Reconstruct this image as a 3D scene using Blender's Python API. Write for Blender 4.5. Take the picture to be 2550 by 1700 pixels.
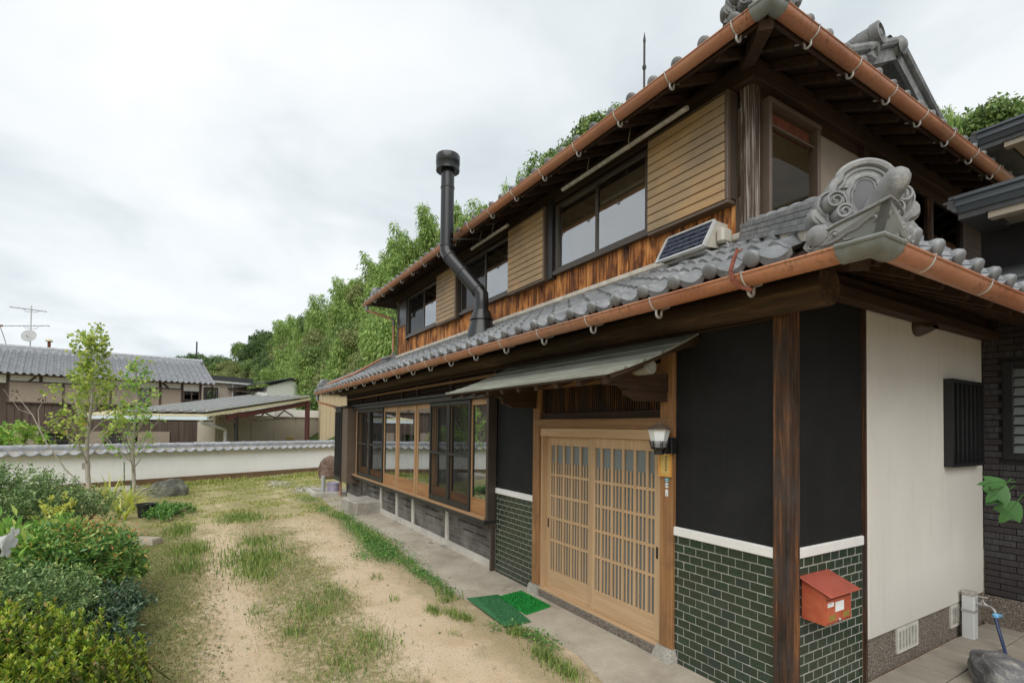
import bpy, math, random
import numpy as np
from mathutils import Vector, Matrix
random.seed(7); rng = np.random.default_rng(7)
for o in list(bpy.data.objects): bpy.data.objects.remove(o)
S = bpy.context.scene
COL = S.collection
R = math.radians
# ------------------------------------------------------------------ camera
CAM = Vector((1.931, -3.34, 1.93))
def cam_axes():
    yaw, pit, roll = R(31.1846), R(1.3414), R(0.6746)
    F = Vector((-math.cos(yaw)*math.cos(pit), math.sin(yaw)*math.cos(pit), math.sin(pit)))
    Rt = F.cross(Vector((0, 0, 1))).normalized(); U = Rt.cross(F)
    c, s = math.cos(roll), math.sin(roll)
    return F, c*Rt + s*U, -s*Rt + c*U
F_, R_, U_ = cam_axes()
cd = bpy.data.cameras.new('camera'); cam = bpy.data.objects.new('camera', cd); COL.objects.link(cam)
cam.matrix_world = Matrix(((R_.x, U_.x, -F_.x, CAM.x), (R_.y, U_.y, -F_.y, CAM.y), (R_.z, U_.z, -F_.z, CAM.z), (0, 0, 0, 1)))
cd.sensor_width = 36; cd.lens = 36*1261.46/2550; cd.shift_y = (1035.84-850)/2550
cd.clip_start = .05; cd.clip_end = 2000
S.camera = cam
# ------------------------------------------------------------------ sky, sun, exposure
SUN = Vector((.60, -.40, .82)).normalized()
W = bpy.data.worlds.new('World'); S.world = W; W.use_nodes = True
wn = W.node_tree.nodes; wl = W.node_tree.links
bg = wn['Background']; bg.inputs['Strength'].default_value = .1
sk = wn.new('ShaderNodeTexSky'); sk.sky_type = 'NISHITA'; sk.sun_disc = False
sk.sun_elevation = math.asin(SUN.z); sk.sun_rotation = math.atan2(SUN.x, SUN.y)
tc = wn.new('ShaderNodeTexCoord')
sep = wn.new('ShaderNodeSeparateXYZ'); wl.new(tc.outputs['Generated'], sep.inputs[0])
def wmath(op, a, b):
    n = wn.new('ShaderNodeMath'); n.operation = op
    for i, v in enumerate((a, b)):
        if isinstance(v, (int, float)): n.inputs[i].default_value = v
        else: wl.new(v, n.inputs[i])
    return n.outputs[0]
zz = wmath('ADD', wmath('MAXIMUM', sep.outputs[2], 0.0), .16)
cb = wn.new('ShaderNodeCombineXYZ')
wl.new(wmath('DIVIDE', sep.outputs[0], zz), cb.inputs[0]); wl.new(wmath('DIVIDE', sep.outputs[1], zz), cb.inputs[1])
def wnoise(scale, det, off):
    mp = wn.new('ShaderNodeMapping'); mp.inputs['Location'].default_value = off; wl.new(cb.outputs[0], mp.inputs[0])
    n = wn.new('ShaderNodeTexNoise'); n.inputs['Scale'].default_value = scale; n.inputs['Detail'].default_value = det
    n.inputs['Roughness'].default_value = .52; n.inputs['Distortion'].default_value = .35
    wl.new(mp.outputs[0], n.inputs['Vector']); return n.outputs[0]
cl = wmath('ADD', wmath('MULTIPLY', wnoise(.55, 5, (3.2, 1.4, 0)), .7), wmath('MULTIPLY', wnoise(1.9, 6, (7.1, 2.0, 0)), .3))
cr = wn.new('ShaderNodeValToRGB'); wl.new(cl, cr.inputs[0])
e = cr.color_ramp.elements
e[0].position = .37; e[0].color = (.60, .665, .695, 1); e[1].position = .63; e[1].color = (1, 1, 1, 1)
m_ = e.new(.49); m_.color = (.84, .88, .898, 1)
sc = wn.new('ShaderNodeVectorMath'); sc.operation = 'SCALE'; sc.inputs['Scale'].default_value = 6.15
wl.new(cr.outputs[0], sc.inputs[0])
mx = wn.new('ShaderNodeMix'); mx.data_type = 'RGBA'; mx.inputs[0].default_value = .94
wl.new(sk.outputs[0], mx.inputs[6]); wl.new(sc.outputs[0], mx.inputs[7]); wl.new(mx.outputs[2], bg.inputs[0])
sl = bpy.data.lights.new('sun', 'SUN'); sl.energy = 1.5; sl.angle = R(60); sl.color = (1, .965, .91)
so = bpy.data.objects.new('sun', sl); COL.objects.link(so)
so.rotation_euler = SUN.to_track_quat('Z', 'Y').to_euler()
S.view_settings.view_transform = 'Standard'; S.view_settings.look = 'None'
S.view_settings.exposure = 0.84; S.view_settings.gamma = 1; S.view_settings.use_curve_mapping = False
S.render.engine = 'CYCLES'
S.cycles.max_bounces = 7; S.cycles.diffuse_bounces = 3; S.cycles.glossy_bounces = 3
S.cycles.transparent_max_bounces = 12; S.cycles.transmission_bounces = 4
# ------------------------------------------------------------------ materials
class Sh:
    def __init__(s, name, col=None, rough=.7, spec=.35, metal=0.0):
        s.m = bpy.data.materials.new(name); s.m.use_nodes = True
        s.nt = s.m.node_tree; s.n = s.nt.nodes; s.l = s.nt.links; s.b = s.n['Principled BSDF']
        s.b.inputs['Roughness'].default_value = rough; s.b.inputs['Specular IOR Level'].default_value = spec
        s.b.inputs['Metallic'].default_value = metal
        if col: s.b.inputs['Base Color'].default_value = (*col, 1)
    def put(s, v, sock):
        if isinstance(v, (int, float)): sock.default_value = v
        elif isinstance(v, tuple): sock.default_value = (*v, 1) if len(v) == 3 and sock.type == 'RGBA' else v
        else: s.l.new(v, sock)
    def co(s, scale=(1, 1, 1), kind='Object', rnd=False, loc=(0, 0, 0)):
        t = s.n.new('ShaderNodeTexCoord').outputs[kind]
        if rnd:
            c = s.n.new('ShaderNodeVectorMath'); c.operation = 'ADD'; s.l.new(t, c.inputs[0])
            k = s.n.new('ShaderNodeVectorMath'); k.operation = 'SCALE'; k.inputs[0].default_value = (17, 31, 23)
            s.l.new(s.rand(), k.inputs['Scale']); s.l.new(k.outputs[0], c.inputs[1]); t = c.outputs[0]
        mp = s.n.new('ShaderNodeMapping'); mp.inputs['Scale'].default_value = scale; mp.inputs['Location'].default_value = loc
        s.l.new(t, mp.inputs[0]); return mp.outputs[0]
    def rand(s): return s.n.new('ShaderNodeObjectInfo').outputs['Random']
    def island(s): return s.n.new('ShaderNodeNewGeometry').outputs['Random Per Island']
    def noise(s, scale, det=4, rough=.6, vec=None, dist=0.0):
        n = s.n.new('ShaderNodeTexNoise'); n.inputs['Scale'].default_value = scale; n.inputs['Detail'].default_value = det
        n.inputs['Roughness'].default_value = rough; n.inputs['Distortion'].default_value = dist
        s.l.new(vec if vec is not None else s.co(), n.inputs['Vector']); return n.outputs[0]
    def vor(s, scale, vec=None, feat='F1', out='Distance'):
        n = s.n.new('ShaderNodeTexVoronoi'); n.feature = feat; n.inputs['Scale'].default_value = scale
        s.l.new(vec if vec is not None else s.co(), n.inputs['Vector']); return n.outputs[out]
    def ramp(s, f, stops, interp='LINEAR'):
        n = s.n.new('ShaderNodeValToRGB'); s.put(f, n.inputs[0]); n.color_ramp.interpolation = interp; e = n.color_ramp.elements
        for i, (p, c) in enumerate(stops):
            if isinstance(c, (int, float)): c = (c, c, c)
            q = e[i] if i < 2 else e.new(p)
            q.position = p; q.color = (*c, 1)
        return n.outputs[0]
    def mix(s, f, a, b, mode='MIX'):
        n = s.n.new('ShaderNodeMix'); n.data_type = 'RGBA'; n.blend_type = mode
        s.put(f, n.inputs[0]); s.put(a, n.inputs[6]); s.put(b, n.inputs[7]); return n.outputs[2]
    def math(s, op, a, b=0.0):
        n = s.n.new('ShaderNodeMath'); n.operation = op; s.put(a, n.inputs[0]); s.put(b, n.inputs[1]); return n.outputs[0]
    def col(s, c): s.put(c, s.b.inputs['Base Color']); return s
    def rgh(s, r): s.put(r, s.b.inputs['Roughness']); return s
    def bump(s, h, strength=.3, dist=.01):
        n = s.n.new('ShaderNodeBump'); n.inputs['Strength'].default_value = strength; n.inputs['Distance'].default_value = dist
        s.l.new(h, n.inputs['Height']); s.l.new(n.outputs[0], s.b.inputs['Normal']); return s
    def leafy(s, w=.35):
        t = s.n.new('ShaderNodeBsdfTranslucent'); x = s.n.new('ShaderNodeMixShader'); x.inputs[0].default_value = w
        src = s.b.inputs['Base Color'].links[0].from_socket if s.b.inputs['Base Color'].links else None
        if src: s.l.new(src, t.inputs[0])
        s.l.new(s.b.outputs[0], x.inputs[1]); s.l.new(t.outputs[0], x.inputs[2])
        s.l.new(x.outputs[0], s.n['Material Output'].inputs[0]); return s

def wood(name, stops, ax='x', fine=22, rnd=False, rough=.75, wear=None, bump=.25):
    k = {'x': (1.1, fine, fine), 'y': (fine, 1.1, fine), 'z': (fine, fine, 1.1)}[ax]
    s = Sh(name, rough=rough)
    v = s.co(k, rnd=rnd)
    g = s.noise(1.0, 6, .65, v, .6)
    f2 = s.noise(3.1, 3, .6, v)
    f = s.math('ADD', s.math('MULTIPLY', g, .7), s.math('MULTIPLY', f2, .3))
    c = s.ramp(f, stops)
    if wear: c = s.mix(s.ramp(s.noise(2.3, 5, .65, s.co((1, 1, 1), rnd=rnd)), [(.45, 0), (.68, 1)]), c, wear)
    if rnd: c = s.mix(s.math('MULTIPLY', s.rand(), .45), c, (stops[0][1][0]*.6, stops[0][1][1]*.6, stops[0][1][2]*.6))
    s.col(c); s.bump(f, bump, .004); return s.m
def plain(name, col, rough=.6, spec=.35, metal=0.0, var=.18, scale=6, bump=0.0, bscale=80, rnd=0.0, dirt=None):
    s = Sh(name, rough=rough, spec=spec, metal=metal)
    n = s.noise(scale, 5, .62)
    c = s.mix(s.ramp(n, [(.3, 0), (.7, 1)]), tuple(x*(1-var) for x in col), tuple(min(1, x*(1+var)) for x in col))
    if rnd: c = s.mix(s.math('MULTIPLY', s.rand(), rnd), c, tuple(x*.45 for x in col))
    if dirt: c = s.mix(s.ramp(s.noise(scale*.35, 6, .7), [(.5, 0), (.72, .8)]), c, dirt)
    s.col(c)
    if bump: s.bump(s.noise(bscale, 3, .6), bump, .004)
    return s.m
def speckle(name, stops, scale, rough=.8, bump=.6, dist=.006, big=None):
    s = Sh(name, rough=rough)
    v = s.vor(scale, out='Color'); g = s.n.new('ShaderNodeRGBToBW'); s.l.new(v, g.inputs[0])
    c = s.ramp(g.outputs[0], stops)
    if big: c = s.mix(s.ramp(s.noise(1.7, 5, .65), [(.42, 0), (.65, .75)]), c, big)
    s.col(c); s.bump(s.vor(scale), bump, dist); return s.m
M = {}
M['brown_wood'] = wood('brown_wood', [(.25, (.012, .007, .004)), (.5, (.034, .018, .010)), (.75, (.075, .038, .02))], 'x')
M['brown_wood_y'] = wood('brown_wood_y', [(.25, (.016, .009, .006)), (.5, (.045, .024, .014)), (.75, (.095, .05, .028))], 'y')
M['post_wood'] = wood('post_wood', [(.40, (.016, .011, .009)), (.52, (.07, .032, .015)), (.66, (.25, .105, .036))], 'z', 18, wear=(.055, .045, .04))
M['weathered_post'] = wood('weathered_post', [(.38, (.03, .02, .015)), (.5, (.085, .056, .04)), (.6, (.36, .33, .30))], 'z', 30)
M['door_post'] = wood('door_post', [(.28, (.13, .06, .024)), (.5, (.29, .145, .058)), (.75, (.42, .24, .11))], 'z', 24, wear=(.17, .09, .045))
M['door_wood'] = wood('door_wood', [(.25, (.34, .215, .115)), (.5, (.48, .325, .185)), (.78, (.58, .42, .26))], 'z', 26, rough=.6, bump=.12)
M['door_wood_x'] = wood('door_wood_x', [(.25, (.36, .23, .125)), (.5, (.50, .34, .195)), (.78, (.59, .43, .265))], 'x', 26, rough=.6, bump=.12)
M['lintel_wood'] = wood('lintel_wood', [(.25, (.10, .055, .025)), (.5, (.235, .13, .062)), (.75, (.34, .205, .105))], 'x', 22)
M['sash_wood'] = wood('sash_wood', [(.25, (.25, .14, .065)), (.5, (.39, .235, .12)), (.78, (.48, .31, .175))], 'z', 24, rough=.6, bump=.12)
M['sash_panel'] = wood('sash_panel', [(.28, (.19, .085, .035)), (.5, (.33, .165, .07)), (.75, (.45, .25, .12))], 'x', 16, rough=.6)
def charred():
    s = Sh('charred_board', rough=.72)
    v = s.co((17, 17, 1.6), rnd=True)
    g = s.noise(1.0, 6, .68, v, .8); b = s.noise(3.2, 4, .6, s.co((1.6, 1.6, .8), rnd=True))
    f = s.math('ADD', s.math('MULTIPLY', g, .55), s.math('MULTIPLY', b, .45))
    c = s.ramp(f, [(.36, (.010, .006, .005)), (.46, (.14, .045, .012)), (.525, (.46, .17, .04)), (.64, (.70, .35, .115))])
    c = s.mix(s.math('MULTIPLY', s.rand(), .3), c, (.09, .032, .011))
    s.col(c); s.bump(f, .35, .004); return s.m
M['charred_board'] = charred()
def oldskirt():
    s = Sh('grey_board', rough=.85); v = s.co((1.2, 20, 26))
    f = s.noise(1, 6, .68, v, .7)
    c = s.ramp(f, [(.3, (.030, .027, .025)), (.5, (.085, .077, .070)), (.72, (.19, .175, .155))])
    c = s.mix(s.ramp(s.noise(1.5, 4), [(.45, 0), (.7, .7)]), c, (.26, .245, .215))
    s.col(c); s.bump(f, .5, .004); return s.m
M['grey_board'] = oldskirt()
def blackplaster():
    s = Sh('black_plaster', rough=.78, spec=.28); a = s.noise(1.5, 7, .7); b = s.noise(1, 6, .7, s.co((7, 7, .7))); g = s.noise(160, 3, .6); d = s.noise(75, 2, .5)
    c = s.ramp(a, [(.3, (.0075, .0078, .0085)), (.55, (.0125, .0127, .013)), (.75, (.021, .0205, .020))])
    c = s.mix(s.ramp(b, [(.52, 0), (.78, .2)]), c, (.030, .029, .028)); c = s.mix(s.ramp(d, [(.72, 0), (.80, .5)]), c, (.10, .10, .095))
    s.col(c); s.bump(g, .35, .004); return s.m
M['black_plaster'] = blackplaster()
def stained(name, col, damp, h0, h1, bump, bs):
    s = Sh(name, rough=.9, spec=.15); a = s.noise(1.2, 6, .68); b = s.noise(1, 6, .7, s.co((9, 9, .8))); z = s.n.new('ShaderNodeSeparateXYZ'); s.l.new(s.co(), z.inputs[0])
    c = s.mix(s.ramp(a, [(.35, 0), (.7, .6)]), col, tuple(x*.86 for x in col)); c = s.mix(s.ramp(b, [(.52, 0), (.8, .45)]), c, tuple(x*.74 for x in col))
    hh = s.math('ADD', z.outputs[2], s.math('MULTIPLY', s.math('SUBTRACT', a, .5), .5)); f = s.ramp(s.math('DIVIDE', s.math('SUBTRACT', hh, h0), h1-h0), [(0, .7), (1, 0)])
    c = s.mix(f, c, damp); s.col(c); s.bump(s.noise(bs, 3, .6), bump, .004); return s.m
M['cream_plaster'] = stained('cream_plaster', (.66, .635, .585), (.50, .475, .43), .30, .75, .6, 95)
M['white_trim'] = plain('white_trim', (.72, .71, .69), .7, .3, var=.06, scale=7, bump=.25, bscale=40)
M['mortar'] = plain('mortar', (.52, .48, .42), .9, .1, var=.22, scale=9, bump=.6, bscale=30)
M['grout'] = plain('grout', (.33, .325, .29), .9, .1, var=.3, scale=12, dirt=(.19, .18, .15))
def gtile():
    s = Sh('green_tile', rough=.24, spec=.5)
    a = s.noise(190, 2, .6, s.co(rnd=True)); b = s.noise(420, 1, .5, s.co(rnd=True))
    c = s.ramp(a, [(.32, (.008, .016, .010)), (.5, (.022, .042, .026)), (.7, (.055, .088, .056))])
    c = s.mix(s.ramp(b, [(.66, 0), (.76, .75)]), c, (.26, .32, .25))
    c = s.mix(s.math('MULTIPLY', s.rand(), .55), c, (.030, .030, .016)); c = s.mix(s.ramp(s.rand(), [(.85, 0), (.95, .5)]), c, (.02, .04, .038)); s.rgh(s.ramp(s.rand(), [(0, .16), (1, .36)]))
    s.col(c); s.bump(a, .12, .002); return s.m
M['green_tile'] = gtile()
def kawara(name, lo, hi, rough=.42):
    s = Sh(name, rough=rough, spec=.5)
    f = s.noise(5.5, 6, .66, s.co(rnd=True)); g = s.noise(34, 3, .6, s.co(rnd=True))
    c = s.ramp(f, [(.3, tuple(x*.62 for x in lo)), (.5, lo), (.72, hi)])
    c = s.mix(s.ramp(g, [(.55, 0), (.72, .6)]), c, tuple(x*.4 for x in lo))
    c = s.mix(s.ramp(s.noise(9, 6, .75, s.co(rnd=True)), [(.56, 0), (.68, .65)]), c, tuple(min(.6, x*1.35) for x in hi)); c = s.mix(s.math('MULTIPLY', s.rand(), .4), c, tuple(x*.55 for x in lo))
    s.col(c); s.rgh(s.ramp(f, [(.3, rough+.22), (.7, rough-.06)])); s.bump(g, .12, .002); return s.m
M['roof_tile'] = kawara('roof_tile', (.20, .208, .216), (.33, .338, .348), .34)
M['old_tile'] = kawara('old_tile', (.17, .172, .172), (.29, .29, .285), .55)
M['silver_tile'] = kawara('silver_tile', (.34, .352, .375), (.47, .48, .50), .32)
M['carved_tile'] = kawara('carved_tile', (.225, .228, .228), (.345, .348, .348), .5)
M['ornament_dark'] = plain('ornament_dark', (.105, .107, .115), .5, .4)
def copper():
    s = Sh('copper_gutter', rough=.42, spec=.45)
    f = s.noise(3.0, 5, .6, s.co((.5, .5, 2)))
    c = s.ramp(f, [(.3, (.33, .132, .068)), (.5, (.44, .185, .098)), (.7, (.50, .235, .13))])
    d = s.noise(1.0, 6, .72, s.co((42, 42, 5)), .6)
    msk = s.math('MULTIPLY', s.ramp(d, [(.52, 0), (.64, 1)]), s.ramp(s.noise(1.1, 3), [(.42, 0), (.58, .8)]))
    c = s.mix(s.ramp(s.noise(.9, 6, .75), [(.45, 0), (.7, .55)]), c, (.36, .22, .155))
    c = s.mix(msk, c, (.085, .055, .03))
    s.col(c); return s.m
M['copper_gutter'] = copper()
M['grey_joint'] = plain('grey_joint', (.19, .205, .195), .5, .45, var=.2, scale=9, dirt=(.14, .13, .09))
M['zinc'] = plain('zinc', (.50, .50, .48), .45, .5, .5, var=.2, scale=30)
M['dark_metal'] = plain('dark_metal', (.022, .021, .020), .45, .4, var=.2)
M['bronze_frame'] = plain('bronze_frame', (.060, .045, .034), .42, .45, var=.18, scale=3)
M['brown_frame'] = plain('brown_frame', (.115, .083, .060), .45, .45, var=.15, scale=3)
def shutter():
    s = Sh('tan_slat', rough=.45, spec=.4)
    f = s.noise(1.6, 4, .6, s.co((1, 1, 1))); g = s.noise(1.0, 5, .6, s.co((3, 3, 30)))
    c = s.ramp(f, [(.35, (.27, .195, .115)), (.52, (.38, .255, .135)), (.68, (.48, .29, .125))])
    c = s.mix(s.ramp(g, [(.5, 0), (.75, .5)]), c, (.19, .13, .07)); s.col(c); return s.m
M['tan_slat'] = shutter()
M['soot_metal'] = plain('soot_metal', (.008, .009, .010), .3, .5, var=.2, scale=4)
M['verdigris'] = None
def verdigris():
    s = Sh('verdigris', rough=.6, spec=.35)
    f = s.noise(2.5, 6, .65, s.co((.7, 5, 5)))
    c = s.ramp(f, [(.3, (.17, .165, .135)), (.5, (.235, .24, .20)), (.72, (.33, .36, .315))]); s.col(c); s.bump(f, .15, .003); return s.m
M['verdigris'] = verdigris()
def concrete():
    s = Sh('concrete', rough=.88, spec=.2)
    f = s.noise(1.6, 7, .68); g = s.noise(55, 4, .6)
    c = s.ramp(f, [(.3, (.29, .25, .195)), (.5, (.415, .365, .29)), (.7, (.50, .455, .375))])
    c = s.mix(s.ramp(g, [(.35, .25), (.6, 0)]), c, (.2, .18, .15))
    dv = s.n.new('ShaderNodeVectorMath'); dv.operation = 'ADD'
    s.l.new(s.co(), dv.inputs[0])
    nn = s.n.new('ShaderNodeTexNoise'); nn.inputs['Scale'].default_value = 2.2; nn.inputs['Detail'].default_value = 5
    s.l.new(s.co(), nn.inputs['Vector']); s.l.new(nn.outputs[1], dv.inputs[1])
    e = s.vor(.72, dv.outputs[0], 'DISTANCE_TO_EDGE')
    crack = s.math('MULTIPLY', s.ramp(e, [(.003, 1), (.009, 0)]), s.ramp(s.noise(.8, 2), [(.45, 0), (.6, .75)]))
    c = s.mix(crack, c, (.09, .08, .06))
    s.col(c); s.bump(s.math('ADD', g, s.math('MULTIPLY', f, 2.0)), .35, .006); return s.m
M['concrete'] = concrete()
M['pale_concrete'] = plain('pale_concrete', (.50, .48, .44), .9, .15, var=.15, scale=6, bump=.3, bscale=50, dirt=(.34, .31, .26))
M['aggregate'] = speckle('aggregate', [(.1, (.05, .042, .036)), (.5, (.15, .125, .10)), (.9, (.34, .29, .245))], 150)
M['stone'] = speckle('stone', [(.1, (.26, .245, .215)), (.5, (.40, .375, .33)), (.9, (.50, .48, .44))], 120, big=(.20, .175, .135))
M['rock'] = None
def rock(name, a, b, c_):
    s = Sh(name, rough=.85, spec=.25); f = s.noise(2.6, 9, .7, None, .6); g = s.noise(1, 6, .7, s.co((3, 3, 16)), 1.2)
    c = s.ramp(s.math('ADD', s.math('MULTIPLY', f, .6), s.math('MULTIPLY', g, .4)), [(.36, a), (.5, b), (.66, c_)])
    s.col(c); s.bump(s.math('ADD', f, g), .9, .03); return s.m
M['rock'] = rock('rock', (.045, .045, .038), (.14, .14, .115), (.33, .34, .29))
M['red_rock'] = rock('red_rock', (.055, .036, .028), (.15, .098, .075), (.27, .215, .18))
M['dark_rock'] = rock('dark_rock', (.07, .07, .073), (.17, .17, .175), (.56, .53, .46))
def glass(name, tint, base=.10, gain=.95):
    s = Sh(name); n, l = s.n, s.l
    t = n.new('ShaderNodeBsdfTransparent'); t.inputs[0].default_value = (*tint, 1)
    g = n.new('ShaderNodeBsdfGlossy'); g.inputs['Roughness'].default_value = .01; g.inputs[0].default_value = (.95, .97, 1, 1)
    fr = n.new('ShaderNodeFresnel'); fr.inputs[0].default_value = 1.55
    x = n.new('ShaderNodeMixShader'); l.new(s.math('ADD', s.math('MULTIPLY', fr.outputs[0], gain), base), x.inputs[0])
    l.new(t.outputs[0], x.inputs[1]); l.new(g.outputs[0], x.inputs[2]); l.new(x.outputs[0], n['Material Output'].inputs[0]); return s.m
M['window_glass'] = glass('window_glass', (.86, .9, .88), .40, 1.1)
M['side_glass'] = glass('side_glass', (.97, .96, .93), .02, .1)
M['upper_glass'] = glass('upper_glass', (.94, .95, .94), .30, 1.0)
M['dark_glass'] = glass('dark_glass', (.5, .52, .52), .05)
M['frosted'] = plain('frosted', (.175, .195, .195), .28, .5, var=.06)
def screen():
    s = Sh('insect_screen'); n, l = s.n, s.l
    t = n.new('ShaderNodeBsdfTransparent'); d = n.new('ShaderNodeBsdfDiffuse'); d.inputs[0].default_value = (.022, .022, .022, 1)
    x = n.new('ShaderNodeMixShader'); x.inputs[0].default_value = .5
    l.new(t.outputs[0], x.inputs[1]); l.new(d.outputs[0], x.inputs[2]); l.new(x.outputs[0], n['Material Output'].inputs[0]); return s.m
M['insect_screen'] = screen()
M['curtain'] = plain('curtain', (.60, .62, .61), .8, .2, var=.1)
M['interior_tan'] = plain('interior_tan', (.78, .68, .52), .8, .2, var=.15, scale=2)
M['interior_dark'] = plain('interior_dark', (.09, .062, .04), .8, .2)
M['red_paint'] = None
def redpaint():
    s = Sh('red_paint', rough=.5, spec=.4); f = s.noise(5, 6, .68); g = s.noise(1, 5, .65, s.co((4, 60, 60)))
    c = s.ramp(f, [(.3, (.34, .066, .032)), (.5, (.42, .09, .042)), (.72, (.50, .15, .07))])
    c = s.mix(s.ramp(g, [(.5, 0), (.75, .35)]), c, (.36, .10, .06)); s.col(c); return s.m
M['red_paint'] = redpaint()
M['faded_red'] = plain('faded_red', (.36, .085, .055), .6, .35, var=.15, scale=8, dirt=(.30, .11, .08))
M['paper'] = plain('paper', (.74, .77, .76), .6, .3, var=.04)
M['brass'] = plain('brass', (.33, .22, .055), .5, .5, .2, var=.2, scale=40)
M['ink'] = plain('ink', (.03, .028, .03), .7, .2)
M['teal'] = plain('teal', (.05, .26, .33), .5, .4, var=.3, scale=90)
M['plate_gold'] = plain('plate_gold', (.60, .42, .13), .5, .4, var=.15, scale=60)
M['plate_wood'] = plain('plate_wood', (.62, .31, .07), .5, .4, var=.12)
M['white_glass'] = plain('white_glass', (.80, .83, .84), .35, .45, var=.03)
M['black_metal'] = plain('black_metal', (.012, .012, .013), .4, .5)
M['hood_brown'] = plain('hood_brown', (.14, .105, .078), .6, .3, var=.25, scale=30)
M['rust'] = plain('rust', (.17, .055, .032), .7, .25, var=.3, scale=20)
M['solar_cell'] = None
def solar():
    s = Sh('solar_cell', rough=.2, spec=.5); f = s.vor(34, s.co((1, 1, 1)), out='Color'); g = s.n.new('ShaderNodeRGBToBW'); s.l.new(f, g.inputs[0])
    s.col(s.ramp(g.outputs[0], [(.2, (.014, .018, .032)), (.8, (.036, .045, .075))])); return s.m
M['solar_cell'] = solar()
M['aluminium'] = plain('aluminium', (.58, .59, .58), .4, .5, .3, var=.1)
M['cream_plastic'] = plain('cream_plastic', (.46, .43, .37), .5, .4, var=.08)
M['grey_plastic'] = plain('grey_plastic', (.36, .37, .37), .5, .4, var=.1)
M['pole_grey'] = plain('pole_grey', (.33, .30, .25), .7, .3, var=.35, scale=14)
M['mat_bright'] = plain('mat_bright', (.018, .235, .042), .8, .25, var=.3, scale=120)
M['mat_dull'] = plain('mat_dull', (.04, .15, .06), .8, .25, var=.3, scale=60)
M['blue_hose'] = plain('blue_hose', (.018, .035, .10), .4, .5)
M['blue_clip'] = plain('blue_clip', (.16, .40, .62), .5, .4)
M['chrome'] = plain('chrome', (.60, .60, .60), .2, .5, .9, var=.1)
M['lavender'] = plain('lavender', (.42, .38, .50), .5, .4)
M['pot_black'] = plain('pot_black', (.018, .018, .019), .45, .45)
M['soil'] = plain('soil', (.07, .045, .03), .95, .1, var=.4, scale=20)
def darktile():
    s = Sh('dark_tile', rough=.5, spec=.4); f = s.noise(1, 3, .6, s.co((150, 2, 2), rnd=True)); g = s.noise(7, 4, .6, s.co(rnd=True))
    c = s.ramp(f, [(.35, (.022, .019, .021)), (.65, (.072, .068, .072))])
    c = s.mix(s.ramp(s.rand(), [(.35, 0), (.75, .7)]), c, (.030, .022, .022)); s.col(c); s.bump(f, .5, .003); return s.m
M['dark_tile'] = darktile()
M['blue_grey_metal'] = plain('blue_grey_metal', (.085, .10, .115), .38, .5, .2, var=.15, scale=3)
M['soffit_beige'] = plain('soffit_beige', (.36, .32, .255), .8, .2, var=.12, scale=5)
M['slate_dark'] = plain('slate_dark', (.085, .09, .094), .6, .35, var=.25, scale=9, rnd=.4)
M['paver'] = plain('paver', (.30, .27, .225), .85, .2, var=.15, scale=6, bump=.3, bscale=60, rnd=.25, dirt=(.22, .195, .155))
M['white_wall'] = stained('white_wall', (.88, .875, .865), (.70, .67, .62), .10, .42, .15, 60)
M['wall_base'] = plain('wall_base', (.16, .105, .062), .9, .1, var=.2, scale=5)
M['brown_siding'] = None
def siding():
    s = Sh('brown_siding', rough=.75); f = s.noise(1, 4, .6, s.co((3, 9, .5)), .2)
    s.col(s.ramp(f, [(.3, (.055, .037, .030)), (.7, (.11, .080, .066))])); return s.m
M['brown_siding'] = siding()
M['beige_panel'] = plain('beige_panel', (.275, .225, .18), .6, .3, var=.08)
M['nbr_white'] = plain('nbr_white', (.82, .82, .80), .85, .2, var=.06)
M['red_brown_steel'] = plain('red_brown_steel', (.105, .036, .032), .5, .4, var=.15)
M['cream_metal'] = plain('cream_metal', (.60, .54, .36), .5, .4, var=.07)
M['tan_cladding'] = plain('tan_cladding', (.46, .37, .235), .55, .35, var=.06)
M['grey_shutter'] = plain('grey_shutter', (.44, .40, .33), .55, .35, var=.06)
M['pinkish_siding'] = plain('pinkish_siding', (.50, .42, .36), .75, .25, var=.06)
M['pale_shed'] = plain('pale_shed', (.62, .64, .58), .8, .2, var=.06)
M['sheet_roof'] = plain('sheet_roof', (.15, .15, .155), .45, .45, .2, var=.3, scale=3, dirt=(.24, .24, .24))
M['pale_blue_metal'] = plain('pale_blue_metal', (.50, .57, .61), .5, .4, var=.05)
FOL = 2.05
def foliage(name, stops, w=.35, rough=.5, spec=.35):
    s = Sh(name, rough=rough, spec=spec); f = s.island(); stops = [(p, tuple(min(.62, x*FOL) for x in c)) for p, c in stops]
    s.col(s.ramp(f, stops)); s.leafy(w); return s.m
M['leaf_maple'] = foliage('leaf_maple', [(0, (.10, .155, .026)), (.5, (.18, .245, .045)), (.9, (.27, .31, .07)), (.985, (.44, .36, .09)), (1, (.55, .14, .05))], .45)
M['leaf_young'] = foliage('leaf_young', [(0, (.075, .165, .03)), (.5, (.15, .26, .05)), (1, (.27, .36, .08))], .4)
M['leaf_grey'] = foliage('leaf_grey', [(0, (.035, .065, .022)), (.45, (.075, .13, .045)), (.8, (.13, .19, .07)), (1, (.27, .31, .14))], .25, .4)
M['leaf_nandina'] = foliage('leaf_nandina', [(0, (.03, .075, .022)), (.5, (.065, .145, .032)), (.85, (.15, .24, .055)), (.96, (.30, .33, .08)), (1, (.22, .10, .03))], .3, .36, .5)
M['leaf_dark'] = foliage('leaf_dark', [(0, (.015, .032, .02)), (.6, (.035, .068, .036)), (1, (.11, .15, .09))], .2, .3, .5)
M['leaf_red'] = foliage('leaf_red', [(0, (.34, .085, .035)), (.6, (.42, .15, .06)), (1, (.40, .28, .09))], .3)
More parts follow.
